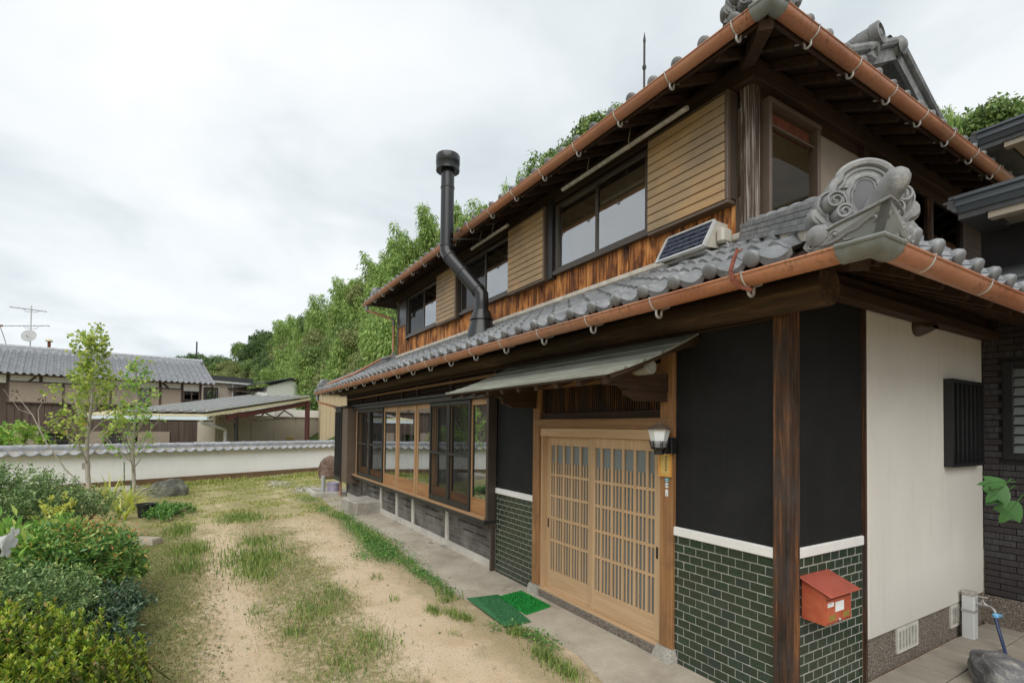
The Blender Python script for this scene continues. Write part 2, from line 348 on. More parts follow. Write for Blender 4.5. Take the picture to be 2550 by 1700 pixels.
M['leaf_azalea'] = foliage('leaf_azalea', [(0, (.035, .075, .012)), (.4, (.10, .165, .02)), (.75, (.24, .29, .03)), (.93, (.38, .41, .045)), (1, (.22, .14, .06))], .35, .38, .45)
M['leaf_azalea_low'] = foliage('leaf_azalea_low', [(0, (.022, .045, .010)), (.5, (.065, .10, .02)), (.8, (.13, .105, .045)), (1, (.20, .145, .07))], .3, .4, .4)
M['leaf_yellow'] = foliage('leaf_yellow', [(0, (.16, .23, .03)), (.5, (.36, .37, .05)), (1, (.52, .44, .09))], .35)
M['leaf_strap'] = foliage('leaf_strap', [(0, (.13, .20, .04)), (.5, (.30, .34, .07)), (1, (.50, .44, .13))], .35)
M['leaf_fig'] = foliage('leaf_fig', [(0, (.02, .065, .014)), (1, (.035, .095, .02))], .35, .38, .45)
M['petal'] = foliage('petal', [(0, (.80, .79, .72)), (1, (.88, .87, .82))], .4)
M['tree_dark'] = foliage('tree_dark', [(0, (.018, .036, .013)), (.5, (.04, .075, .022)), (1, (.085, .125, .035))], .25)
M['tree_mid'] = foliage('tree_mid', [(0, (.03, .06, .016)), (.5, (.07, .115, .03)), (1, (.15, .19, .055))], .3)
M['tree_olive'] = foliage('tree_olive', [(0, (.05, .068, .022)), (.5, (.105, .125, .042)), (1, (.18, .19, .07))], .3)
M['bamboo_leaf'] = foliage('bamboo_leaf', [(0, (.055, .10, .022)), (.5, (.13, .195, .05)), (1, (.24, .30, .10))], .4)
M['bark'] = plain('bark', (.16, .135, .105), .9, .1, var=.3, scale=14, bump=.5, bscale=30)
M['pale_bark'] = plain('pale_bark', (.36, .33, .28), .85, .15, var=.2, scale=20)
M['twig'] = plain('twig', (.10, .07, .05), .9, .1, var=.2)
M['grass_green'] = foliage('grass_green', [(0, (.04, .075, .016)), (.5, (.09, .135, .028)), (1, (.175, .205, .06))], .35, .5)
M['grass_dry'] = foliage('grass_dry', [(0, (.10, .10, .032)), (.4, (.165, .15, .06)), (.75, (.125, .15, .04)), (1, (.25, .21, .12))], .3, .6)
M['grass_field'] = foliage('grass_field', [(0, (.085, .11, .024)), (.5, (.165, .19, .048)), (1, (.28, .265, .10))], .35, .5)
M['weed_green'] = foliage('weed_green', [(0, (.025, .075, .016)), (.5, (.058, .13, .028)), (1, (.12, .205, .05))], .3, .45)
M['wire'] = plain('wire', (.05, .05, .05), .6, .3)
def ground_mat():
    s = Sh('yard_soil', rough=.95, spec=.12)
    xyz = s.n.new('ShaderNodeSeparateXYZ'); s.l.new(s.n.new('ShaderNodeTexCoord').outputs['Object'], xyz.inputs[0])
    X, Y = xyz.outputs[0], xyz.outputs[1]
    n1 = s.noise(1.3, 6, .68); n2 = s.noise(4.5, 5, .65); n3 = s.noise(60, 4, .7); n4 = s.noise(230, 2, .6)
    sand = s.ramp(n1, [(.3, (.46, .345, .22)), (.5, (.60, .47, .325)), (.72, (.66, .54, .40))])
    sand = s.mix(s.ramp(n3, [(.36, .45), (.55, 0)]), sand, (.30, .215, .13))
    sand = s.mix(s.ramp(n4, [(.6, 0), (.75, .45)]), sand, (.66, .58, .46))
    dry = s.ramp(n2, [(.3, (.20, .172, .075)), (.5, (.29, .25, .12)), (.7, (.41, .34, .2))])
    dry = s.mix(s.ramp(n3, [(.4, .5), (.6, 0)]), dry, (.10, .085, .04))
    grn = s.ramp(n2, [(.3, (.16, .165, .05)), (.55, (.27, .26, .105)), (.75, (.42, .36, .2))])
    wob = s.math('MULTIPLY', s.math('SUBTRACT', n1, .5), .9); wob2 = s.math('MULTIPLY', s.math('SUBTRACT', n2, .5), .8)
    y2 = s.math('ADD', s.math('ADD', Y, wob), wob2)
    left = s.ramp(s.math('DIVIDE', s.math('SUBTRACT', -3.22, y2), .7), [(0, 0), (.5, 1)])
    ctr = s.ramp(s.math('SUBTRACT', 1.0, s.math('DIVIDE', s.math('ABSOLUTE', s.math('ADD', y2, 2.36)), .58)), [(0, 0), (.45, .9)])
    edge = s.ramp(s.math('SUBTRACT', 1.0, s.math('DIVIDE', s.math('ABSOLUTE', s.math('ADD', y2, .92)), .42)), [(0, 0), (.6, .6)])
    brk = s.ramp(s.noise(16, 5, .7), [(.40, .25), (.56, 1)]); ctr = s.math('MULTIPLY', ctr, brk); left = s.math('MULTIPLY', left, s.ramp(s.noise(11, 5, .7), [(.36, .45), (.52, 1)]))
    c = s.mix(ctr, sand, dry); c = s.mix(left, c, dry); c = s.mix(edge, c, dry)
    far = s.ramp(s.math('DIVIDE', s.math('SUBTRACT', s.math('ADD', -8.2, wob), X), 2.6), [(0, 0), (1, .75)])
    far = s.math('MULTIPLY', far, s.ramp(n2, [(.36, .15), (.55, 1)]))
    c = s.mix(far, c, grn)
    s.col(c); s.bump(s.math('ADD', s.math('MULTIPLY', n3, .7), s.math('ADD', n4, s.math('MULTIPLY', n2, 3.0))), .55, .012); return s.m
M['yard_soil'] = ground_mat()
M['hill_soil'] = plain('hill_soil', (.05, .075, .022), .95, .1, var=.4, scale=.6)
M['plinth'] = plain('plinth', (.52, .49, .44), .8, .2, var=.1, scale=5, dirt=(.34, .31, .27))
M['log_wood'] = wood('log_wood', [(.28, (.018, .011, .006)), (.5, (.058, .033, .017)), (.72, (.16, .10, .052))], 'x', 14)
M['prow_grey'] = plain('prow_grey', (.215, .222, .208), .55, .4, var=.16, scale=10, dirt=(.30, .30, .285))
M['tap_grey'] = plain('tap_grey', (.56, .57, .56), .5, .4, var=.05)
M['asphalt'] = plain('asphalt', (.20, .195, .185), .9, .15, var=.15, scale=2)
# ------------------------------------------------------------------ mesh tools
class MB:
    def __init__(s): s.v = []; s.f = []; s.mi = []; s.cur = 0
    def add(s, vs, fs):
        o = len(s.v); s.v += [tuple(v) for v in vs]; s.f += [tuple(i+o for i in f) for f in fs]; s.mi += [s.cur]*len(fs); return s
    def box(s, x0, y0, z0, x1, y1, z1, c=0.0):
        return s.obox(((x0+x1)/2, (y0+y1)/2, (z0+z1)/2), (1, 0, 0), (0, 1, 0), (0, 0, 1), abs(x1-x0), abs(y1-y0), abs(z1-z0), c)
    def obox(s, ctr, ax, ay, az, lx, ly, lz, c=0.0):
        ctr, ax, ay, az = Vector(ctr), Vector(ax), Vector(ay), Vector(az); h = (lx/2, ly/2, lz/2)
        P = lambda a, b, d: ctr + ax*a + ay*b + az*d
        if c <= 0:
            vs = [P(i*h[0], j*h[1], k*h[2]) for i in (-1, 1) for j in (-1, 1) for k in (-1, 1)]
            return s.add(vs, [(0, 1, 3, 2), (4, 6, 7, 5), (0, 4, 5, 1), (2, 3, 7, 6), (0, 2, 6, 4), (1, 5, 7, 3)])
        c = min(c, min(h)*.9); vs = []; idx = {}
        for i in (-1, 1):
            for j in (-1, 1):
                for k in (-1, 1):
                    for a in range(3):
                        q = [i*h[0], j*h[1], k*h[2]]
                        for b in range(3):
                            if b != a: q[b] -= (i, j, k)[b]*c
                        idx[(i, j, k, a)] = len(vs); vs.append(P(*q))
        fs = []
        for a in range(3):
            for sg in (-1, 1):
                o = [b for b in range(3) if b != a]; loop = []
                for (u, w) in ((-1, -1), (1, -1), (1, 1), (-1, 1)):
                    q = [0, 0, 0]; q[a] = sg; q[o[0]] = u; q[o[1]] = w; loop.append(idx[(*q, a)])
                fs.append(loop if (sg > 0) == (a != 1) else loop[::-1])
        for a in range(3):
            o = [b for b in range(3) if b != a]
            for u in (-1, 1):
                for w in (-1, 1):
                    q = [0, 0, 0]; q[o[0]] = u; q[o[1]] = w
                    q[a] = -1; A = tuple(q); q[a] = 1; B = tuple(q)
                    fs.append([idx[(*A, o[0])], idx[(*A, o[1])], idx[(*B, o[1])], idx[(*B, o[0])]])
        for i in (-1, 1):
            for j in (-1, 1):
                for k in (-1, 1): fs.append([idx[(i, j, k, a)] for a in range(3)])
        return s.add(vs, fs)
    def beam(s, p0, p1, w, h, up=(0, 0, 1), c=0.0):
        p0, p1 = Vector(p0), Vector(p1); d = (p1-p0); L = d.length; d.normalize()
        side = d.cross(Vector(up)).normalized(); u = side.cross(d)
        return s.obox((p0+p1)/2, d, side, u, L, w, h, c)
    def tube(s, pts, r, n=8, cap=True, up=None):
        pts = [Vector(p) for p in pts]; m = len(pts); rs = r if isinstance(r, (list, tuple)) else [r]*m
        t0 = (pts[1]-pts[0]).normalized(); ref = Vector(up) if up else (Vector((0, 0, 1)) if abs(t0.z) < .9 else Vector((1, 0, 0)))
        a = t0.cross(ref).normalized(); vs = []; fs = []
        for i, p in enumerate(pts):
            t = (pts[min(i+1, m-1)]-pts[max(i-1, 0)]).normalized()
            a = (a - t*a.dot(t)); a = a.normalized() if a.length > 1e-6 else t.orthogonal().normalized(); b = t.cross(a)
            vs += [p + (a*math.cos(2*math.pi*k/n) + b*math.sin(2*math.pi*k/n))*rs[i] for k in range(n)]
        for i in range(m-1):
            for k in range(n): fs.append((i*n+k, i*n+(k+1) % n, (i+1)*n+(k+1) % n, (i+1)*n+k))
        if cap: fs.append(tuple(range(n))[::-1]); fs.append(tuple(range((m-1)*n, m*n)))
        return s.add(vs, fs)
    def lathe(s, ctr, prof, axis=(0, 0, 1), n=20):
        z = Vector(axis).normalized(); x = z.orthogonal().normalized(); y = z.cross(x); c = Vector(ctr); vs = []; fs = []
        for r, h in prof: vs += [c + z*h + (x*math.cos(2*math.pi*k/n)+y*math.sin(2*math.pi*k/n))*r for k in range(n)]
        for i in range(len(prof)-1):
            for k in range(n): fs.append((i*n+k, i*n+(k+1) % n, (i+1)*n+(k+1) % n, (i+1)*n+k))
        if prof[0][0] > 1e-4: fs.append(tuple(range(n))[::-1])
        if prof[-1][0] > 1e-4: fs.append(tuple(range((len(prof)-1)*n, len(prof)*n)))
        return s.add(vs, fs)
    def prism(s, poly, o, ax, ay, az, d):
        o, ax, ay, az = Vector(o), Vector(ax), Vector(ay), Vector(az); n = len(poly)
        vs = [o+ax*u+ay*v for u, v in poly]+[o+ax*u+ay*v+az*d for u, v in poly]
        fs = [tuple(range(n))[::-1], tuple(range(n, 2*n))]+[(i, (i+1) % n, n+(i+1) % n, n+i) for i in range(n)]
        return s.add(vs, fs)
    def quad(s, a, b, c, d): return s.add([a, b, c, d], [(0, 1, 2, 3)])
    def mesh(s, name, mats, smooth=None):
        me = bpy.data.meshes.new(name); me.from_pydata(s.v, [], s.f)
        for m in (mats if isinstance(mats, (list, tuple)) else [mats]): me.materials.append(M[m])
        if any(s.mi): me.polygons.foreach_set('material_index', s.mi)
        if smooth:
            me.polygons.foreach_set('use_smooth', [True]*len(me.polygons))
            me.set_sharp_from_angle(angle=R(smooth))
        me.update(); return me
    def build(s, name, mats, parent=None, smooth=None, loc=None):
        return obj(name, s.mesh(name, mats, smooth), parent, loc)
def obj(name, me, parent=None, loc=None, mat=None):
    o = bpy.data.objects.new(name, me); COL.objects.link(o)
    if parent: o.parent = parent
    if mat is not None: o.matrix_local = mat
    elif loc is not None: o.location = loc
    return o
def tag(o, label=None, cat=None, group=None, kind=None):
    for k, v in (('label', label), ('category', cat), ('group', group), ('kind', kind)):
        if v: o[k] = v
    return o
def thing(name, label, cat, loc=(0, 0, 0), rotz=0.0, group=None):
    o = bpy.data.objects.new(name, None); COL.objects.link(o); o.empty_display_size = .1
    o.location = loc; o.rotation_euler = (0, 0, rotz); return tag(o, label, cat, group)
def part(name, mat, parent, *boxes, c=0.0):
    b = MB()
    for q in boxes: b.box(*q, c=c)
    return b.build(name, mat, parent)
def npmesh(name, V, Fc, mats, smooth=False):
    """V (n,3) array, Fc (m,k) array of equal-size polygons"""
    me = bpy.data.meshes.new(name); n, (m, k) = len(V), Fc.shape
    me.vertices.add(n); me.vertices.foreach_set('co', np.ascontiguousarray(V, np.float32).ravel())
    me.loops.add(m*k); me.loops.foreach_set('vertex_index', np.ascontiguousarray(Fc, np.int32).ravel())
    me.polygons.add(m); me.polygons.foreach_set('loop_start', np.arange(0, m*k, k, dtype=np.int32))
    if smooth: me.polygons.foreach_set('use_smooth', np.ones(m, bool))
    for q in (mats if isinstance(mats, (list, tuple)) else [mats]): me.materials.append(M[q])
    me.update(calc_edges=True); me.validate(); return me
def frame(o, u, v, n):
    u, v, n = Vector(u), Vector(v), Vector(n)
    return Matrix(((u.x, v.x, n.x, o[0]), (u.y, v.y, n.y, o[1]), (u.z, v.z, n.z, o[2]), (0, 0, 0, 1)))
def put_tiles(parent, name, items, limit, stuff):
    """items: (mesh, local matrix); the ones nearest the camera become objects, the rest one stuff mesh"""
    W0 = parent.matrix_local if parent.parent is None else parent.parent.matrix_local @ parent.matrix_local
    if parent.parent is None: W0 = Matrix.LocRotScale(parent.location, parent.rotation_euler, None)
    else: W0 = Matrix.LocRotScale(parent.parent.location, parent.parent.rotation_euler, None)
    items = sorted(items, key=lambda t: (W0 @ t[1].translation - CAM).length)
    for me, mt in items[:limit]: obj(name, me, parent, mat=mt)
    rest = items[limit:]
    if rest:
        b = MB(); 
        for me, mt in rest: b.add([mt @ v.co for v in me.vertices], [tuple(p.vertices) for p in me.polygons])
        o = bpy.data.meshes.new(stuff); o.from_pydata(b.v, [], b.f); o.materials.append(rest[0][0].materials[0]); tag(obj(stuff, o, parent), kind='stuff')
def tile_profile(w, roll, rh, dip, n=10):
    out = []
    for i in range(n+1):
        u = w*i/n
        if u < roll: out.append((u, rh*math.sin(math.pi*u/roll)**.75))
        else: out.append((u, -dip*math.sin(math.pi*(u-roll)/(w-roll))))
    return out
def tile_mesh(name, mat, w=.28, l=.27, roll=.10, rh=.042, dip=.032, th=.022, lift=.03, n=10):
    pr = tile_profile(w, roll, rh, dip, n); b = MB(); k = len(pr); w3 = 1.02
    vs = [(u*w3, 0, h+lift) for u, h in pr]+[(u*w3, l, h+.004) for u, h in pr]+[(u*w3, 0, h+lift-th) for u, h in pr]
    fs = [(i, i+1, k+i+1, k+i) for i in range(k-1)]+[(2*k+i, 2*k+i+1, i+1, i) for i in range(k-1)]
    fs += [(0, k, 2*k), (k-1, 3*k-1, 2*k-1)]
    b.add(vs, fs); return b.mesh(name, mat, 50)
def eave_mesh(name, mat, w=.28, l=.30, roll=.11, rh=.034, dip=.036, drop=.06, disc=.056, n=10):
    pr = tile_profile(w, roll, rh, dip, n); b = MB(); k = len(pr); w3 = 1.02; lift = .03
    vs = [(u*w3, 0, h+lift) for u, h in pr]+[(u*w3, l, h+.004) for u, h in pr]
    vs += [(u*w3, 0, h*.9+lift-drop*(.55+.45*math.sin(math.pi*min(1, max(0, (u-roll*.5)/(w-roll*.5)))))) for u, h in pr]
    vs += [(u*w3, .03, z) for (u, _, z) in [(v[0]/w3, 0, v[2]) for v in vs[2*k:3*k]]]
    fs = [(i, i+1, k+i+1, k+i) for i in range(k-1)]+[(2*k+i, 2*k+i+1, i+1, i) for i in range(k-1)]+[(3*k+i, 3*k+i+1, 2*k+i+1, 2*k+i) for i in range(k-1)]
    b.add(vs, fs)
    b.lathe((roll*.5, .02, lift+rh-disc*.70), [(disc*.6, -.03), (disc*.97, 0), (disc*1.0, .028), (disc*.9, .036), (disc*.5, .041), (.0001, .042)], (0, -1, 0), 14)
    return b.mesh(name, mat, 45)
def gutter(parent, p0, p1, r, out, name='gutter', mat='copper_gutter', n=12, caps=False):
    """half-round gutter from p0 to p1 (rim centre line); out = outward horizontal direction"""
    p0, p1, o = Vector(p0), Vector(p1), Vector(out); b = MB(); vs = []; fs = []
    for rr in (r, r*.93):
        for p in (p0, p1):
            vs += [p + o*rr*math.cos(math.pi+math.pi*i/n) + Vector((0, 0, 1))*rr*math.sin(math.pi+math.pi*i/n) for i in range(n+1)]
    k = n+1
    fs += [(i, i+1, k+i+1, k+i) for i in range(n)]+[(2*k+i, 3*k+i, 3*k+i+1, 2*k+i+1) for i in range(n)]
    fs += [(0, 2*k, 3*k, k), (n, k+n, 3*k+n, 2*k+n)]
    b.add(vs, fs); b.tube([p0+o*r, p1+o*r], r*.12, 6); b.tube([p0-o*r, p1-o*r], r*.09, 5)
    if caps:
        for p in (p0, p1): b.add([p + o*r*math.cos(math.pi+math.pi*i/n) + Vector((0, 0, 1))*r*math.sin(math.pi+math.pi*i/n) for i in range(n+1)], [tuple(range(n+1))])
    return b.build(name, mat, parent, 50)
def bracket_mesh(r, name='gutter_bracket', hook=True):
    """local: x along the gutter, -y outward, origin at the gutter's rim centre"""
    b = MB(); q = r*1.04; hook_ = hook
    arc = [(0, -q*math.cos(a), -q*math.sin(a)) for a in [math.pi*i/12*.5 for i in range(13)]]
    b.tube([(0, -q*1.1, r*.14)]+arc, .0055, 6)
    b.tube([(0, -q*1.08, r*.12), (0, -q*.6, r*.2), (0, q*.9, r*.22)], .004, 5)
    h = r*.62; hook = [(0, .0, -q*.98), (0, .0, -q-h*.6)]
    hook += [(0, h*.62-h*.62*math.cos(a), -q-h*.6-h*.62*math.sin(a)) for a in [math.pi*i/8 for i in range(1, 9)]]
    hook += [(0, h*1.24, -q-h*.1), (0, h*1.5, -q+h*.35), (0, h*3.1, -q+h*.9)]
    if hook_: b.tube(hook, .0095, 7)
    return b.mesh(name, 'zinc', 40)
def gutter_sweep(parent, pts, outs, r, name, mat, n=14):
    b = MB(); k = n+1; m = len(pts); vs = []
    for rr in (r, r*.9):
        for p, o in zip(pts, outs): vs += [Vector(p)+Vector(o)*rr*math.cos(math.pi+math.pi*i/n)+Vector((0, 0, 1))*rr*math.sin(math.pi+math.pi*i/n) for i in range(k)]
    fs = []
    for j in range(m-1):
        for i in range(n): fs += [(j*k+i, j*k+i+1, (j+1)*k+i+1, (j+1)*k+i), ((m+j)*k+i, (m+j+1)*k+i, (m+j+1)*k+i+1, (m+j)*k+i+1)]
        fs += [(j*k, (m+j)*k, (m+j+1)*k, (j+1)*k), (j*k+n, (j+1)*k+n, (m+j+1)*k+n, (m+j)*k+n)]
    b.add(vs, fs); b.tube([Vector(p)+Vector(o)*r for p, o in zip(pts, outs)], r*.16, 6)
    return b.build(name, mat, parent, 40)
# leaves ------------------------------------------------------------
def leaf_cloud(P, N, size, aspect=.5, fold=.25, jitter=.35, stretch=None):
    """one folded diamond (two quads share a spine) per point; P,N (n,3); returns V, F(quads)"""
    n = len(P); N = N/np.linalg.norm(N, axis=1, keepdims=True).clip(1e-6)
    a = rng.normal(size=(n, 3)); a -= N*(a*N).sum(1, keepdims=True); a /= np.linalg.norm(a, axis=1, keepdims=True).clip(1e-6)
    b = np.cross(N, a); L = (size*(1+jitter*rng.uniform(-1, 1, n)))[:, None]
    w = L*aspect*.5; up = N*L*fold*.35
    V = np.stack([P, P+a*L*.5+b*w+up, P+a*L, P+a*L*.5-b*w+up], 1).reshape(-1, 3)
    i = np.arange(n)[:, None]*4
    return V, np.concatenate([i, i+1, i+2, i+3], 1)
def leaf_dir(P, D, Nn, size, aspect=.4, fold=.2, jitter=.25):
    n = len(P); D = D/np.linalg.norm(D, axis=1, keepdims=True).clip(1e-6); b = np.cross(D, Nn); b /= np.linalg.norm(b, axis=1, keepdims=True).clip(1e-6)
    nn = np.cross(b, D); L = (size*(1+jitter*rng.uniform(-1, 1, n)))[:, None]; w = L*aspect*.5
    V = np.stack([P, P+D*L*.45+b*w+nn*L*fold*.3, P+D*L-nn*L*.06, P+D*L*.45-b*w+nn*L*fold*.3], 1).reshape(-1, 3)
    i = np.arange(n)[:, None]*4
    return V, np.concatenate([i, i+1, i+2, i+3], 1)
def rand_dirs(n):
    v = rng.normal(size=(n, 3)); return v/np.linalg.norm(v, axis=1, keepdims=True)
def blades(name, P, h, mat, width=.006, lean=.45, parent=None, taper=3):
    """grass blades: bent strips of 2 quads ending in a tip (as quads)"""
    n = len(P); ang = rng.uniform(0, 2*math.pi, n); d = np.stack([np.cos(ang), np.sin(ang), np.zeros(n)], 1)
    s = np.stack([-np.sin(ang), np.cos(ang), np.zeros(n)], 1); H = (h*(rng.uniform(.45, 1.15, n)))[:, None]; ln = (lean*rng.uniform(.2, 1.3, n))[:, None]
    w = (width*rng.uniform(.7, 1.3, n))[:, None]; Z = np.array([0, 0, 1.])
    m = P+d*H*ln*.35+Z*H*.55; t = P+d*H*ln+Z*H*(1-.25*ln)
    V = np.stack([P-s*w, P+s*w, m+s*w*.75, m-s*w*.75, t], 1).reshape(-1, 3); i = np.arange(n)[:, None]*5
    F = np.concatenate([np.concatenate([i, i+1, i+2, i+3], 1), np.concatenate([i+3, i+2, i+4, i+4], 1)], 0)
    me = bpy.data.meshes.new(name); V = V.astype(np.float32)
    q = np.concatenate([i, i+1, i+2, i+3], 1).astype(np.int32); tr = np.concatenate([i+3, i+2, i+4], 1).astype(np.int32)
    me.vertices.add(len(V)); me.vertices.foreach_set('co', V.ravel()); me.loops.add(7*n); me.loops.foreach_set('vertex_index', np.concatenate([q.ravel(), tr.ravel()]))
    me.polygons.add(2*n); me.polygons.foreach_set('loop_start', np.concatenate([np.arange(n)*4, 4*n+np.arange(n)*3]).astype(np.int32))
    me.materials.append(M[mat]); me.update(calc_edges=True); me.validate()
    return obj(name, me, parent)
# ================================================================== GROUND AND PAVEMENTS
g = MB(); g.quad((-260, -200, 0), (120, -200, 0), (120, 220, 0), (-260, 220, 0)); tag(g.build('ground', 'yard_soil'), kind='structure')
pv = MB()
edge = [(-12.4, -.62), (-10.6, -.72), (-9.2, -.74), (-7.6, -.62), (-6.7, -.56), (-5.4, -.70), (-4.4, -.78), (-3.5, -.83), (-2.6, -.70), (-2.0, -.58), (-1.5, -.55), (-1.0, -.69), (-.3, -.78), (.5, -.95), (1.3, -1.3)]
pts = [(x, y+random.uniform(-.03, .03)) for x, y in edge]
n = len(pts); vs = [(x, y, .012) for x, y in pts]+[(x, .2, .03) for x, y in pts]+[(x, y-.02, -.05) for x, y in pts]
pv.add(vs, [(i, i+1, n+i+1, n+i) for i in range(n-1)]+[(2*n+i, 2*n+i+1, i+1, i) for i in range(n-1)]); pv.quad((1.3, -1.3, .012), (1.3, .2, .03), (1.3, .2, -.05), (1.3, -1.32, -.05))
PV = tag(pv.build('pavement', 'concrete'), kind='structure')
for i, (x0, x1) in enumerate(((-12.2, -6.9), (-6.88, -3.0))): pass
pp = tag(MB().quad((.0, .21, .008), (3.6, .21, .008), (3.6, 3.44, .008), (.0, 3.44, .008)).build('paved_court', 'concrete'), kind='structure')
u = MB().box(-.146, -.146, 0, .146, .146, .022, .004).mesh('paver', 'paver')
for i in range(10):
    for j in range(11): obj('paver', u, pp, (.16+.3*i, .37+.3*j-.02*(i % 2), .006+random.uniform(0, .003)))

# ================================================================== THE OLD HOUSE
H = thing('house', 'two storey wooden house with grey tiled roofs, copper gutters and green tiled dado', 'house')
# ---- enclosing walls and floors (closed against light leaks; unseen upper back wall left open to light the rooms)
part('wall', 'brown_wood', H, (-12.5, .3, 0, -12.4, 8, 3.2), (-12.5, 7.9, 0, -.1, 8, 3.2))
part('storey_floor', 'brown_wood', H, (-12.3, .10, 2.98, -.12, 7.8, 3.04))
part('upper_wall', 'brown_wood_y', H, (-10.5, .86, 3.3, -.86, .92, 3.66), (-10.5, .84, 4.98, -.84, .92, 5.4), (-10.52, .86, 3.3, -10.44, 7.6, 5.3), (-10.5, 7.52, 3.3, -.86, 7.6, 4.05), (-10.5, 7.52, 5.15, -.86, 7.6, 5.3),
     (-.9, .94, 3.3, -.84, 7.6, 3.9), (-.9, .94, 4.95, -.82, 7.6, 5.4), (-.9, 3.6, 3.9, -.86, 7.6, 4.95))
part('ceiling', 'interior_tan', H, (-10.4, .93, 5.3, -.92, 7.5, 5.34))
part('upper_floor', 'interior_tan', H, (-10.4, .93, 3.62, -.92, 7.5, 3.66))
part('room_wall', 'interior_tan', H, (-4.02, .93, 3.66, -3.96, 3.2, 5.3), (-7.8, .93, 3.66, -7.74, 3.2, 5.3))
# ---- lower front wall: black plaster over green tile dado
def tiled(parent, o, ux, width, rows, first, pitch=.1165, hgt=.0665, items=None):
    """running-bond tiles on a wall; o = lower corner on the tile face, ux = direction along the wall"""
    ux = Vector(ux); nrm = ux.cross(Vector((0, 0, 1)))
    for r in range(rows):
        x = -(pitch/2 if (r+first) % 2 else 0.0) - .02
        while x < width-.01:
            a, b = max(x+.0045, 0), min(x+pitch-.0045, width)
            if b-a > .015: items.append((Vector(o)+ux*((a+b)/2)+Vector((0, 0, hgt*(r+.5))), ux, nrm, b-a))
            x += pitch
    return items
TW = {}
def tile_box(w):
    k = round(w, 2)
    if k not in TW: TW[k] = MB().box(-k/2, -.0012, -.0292, k/2, 0.002, .0292, .0006).mesh('dado_tile', 'green_tile')
    return TW[k]
WL = part('plaster_wall', 'black_plaster', H, (-.972, .012, 1.13, -.102, .11, 2.95), (-3.972, .012, 1.13, -3.06, .11, 2.80), (-3.06, .06, 2.5, -.972, .12, 2.95), (-.11, .118, 1.13, -.032, 1.022, 3.04))
for q in ((-.972, .004, 0, -.102, .1, 1.062), (-3.972, .004, 0, -3.06, .1, 1.062), (-.11, .118, 0, -.030, 1.022, 1.062)): part('dado_backing', 'grout', H, q)
part('dado_cap', 'white_trim', H, (-.974, -.014, 1.062, -.100, .09, 1.134), c=.006); part('dado_cap', 'white_trim', H, (-3.975, -.014, 1.062, -3.058, .09, 1.134), c=.006)
part('dado_cap', 'white_trim', H, (-.1, .116, 1.062, -.014, 1.024, 1.134), c=.006)
part('trim_rail', 'door_post', H, (-3.06, -.006, 1.134, -3.03, .05, 2.4))
it = []
tiled(WL, (-.972, .003, -.002), (1, 0, 0), .868, 16, 0, items=it); tiled(WL, (-.031, .12, -.002), (0, 1, 0), .90, 16, 1, items=it)
tiled(WL, (-3.970, .003, -.002), (1, 0, 0), .908, 16, 0, items=it)
put_tiles(WL, 'dado_tile', [(tile_box(w), frame(c, ux, -nn, (0, 0, 1))) for c, ux, nn, w in it], 300, 'dado_tiles')
# ---- corner post and right-hand rendered wall
part('corner_post', 'post_wood', H, (-.112, -.022, .06, .002, .118, 2.80), c=.008)
part('post_stone', 'stone', H, (-.16, -.07, -.02, .04, .16, .06), c=.015)
part('end_post', 'post_wood', H, (-.10, 1.024, .02, -.006, 1.052, 3.03))
part('rendered_wall', 'cream_plaster', H, (-.1, 1.060, .328, 0.0, 3.43, 3.075), c=.012)
part('foundation', 'aggregate', H, (-.1, 1.056, 0, -.018, 3.43, .326))
for y0, y1 in ((1.54, 1.93), (2.62, 2.93)):
    v = part('foundation_vent', 'pale_concrete', H, (-.03, y0, .12, -.004, y1, .325)); s_ = MB()
    for k in range(6): s_.box(-.005, y0+.035+k*(y1-y0-.05)/6, .155, .0035, y0+.052+k*(y1-y0-.05)/6, .30)
    s_.build('vent_rib', 'grout', v)
gr = part('window_grille', 'black_metal', H, (0, 2.47, 1.62, .07, 2.50, 2.43), (0, 3.20, 1.62, .07, 3.23, 2.43), (0, 2.50, 1.62, .07, 3.20, 1.655), (0, 2.50, 2.395, .07, 3.20, 2.43))
bar = MB().box(.04, -.016, 1.657, .066, .016, 2.393).mesh('grille_bar', 'black_metal')
for k in range(6): obj('grille_bar', bar, gr, (0, 2.60+.105*k, 0))
part('window_frame', 'dark_metal', H, (0, 2.50, 1.66, .012, 3.20, 2.39)); MB().box(.010, 2.54, 1.72, .018, 2.83, 2.34).build('pane', 'frosted', gr); MB().box(.010, 2.88, 1.72, .018, 3.16, 2.34).build('pane', 'frosted', gr)
# ---- beams of the lower eave
lg = MB(); lg.tube([(-12.5, -.12, 2.825), (-6, -.10, 2.835), (-2, -.12, 2.82), (.32, -.14, 2.815)], [.085, .09, .10, .125], 14); lg.build('log_beam', 'log_wood', H, 40)
MB().beam((-.04, -.15, 2.975), (-.04, 3.42, 3.02), .16, .18, c=.01).build('side_beam', 'brown_wood_y', H)
part('beam', 'brown_wood', H, (-12.4, -.02, 2.70, -.1, .10, 2.77), (-12.4, .02, 2.9, -.1, .10, 3.16), c=.006)
part('side_beam', 'brown_wood_y', H, (.04, -.1, 2.86, .14, 3.4, 2.94))
part('wall_above', 'brown_wood_y', H, (-.14, .1, 3.05, -.05, 7.8, 3.2))
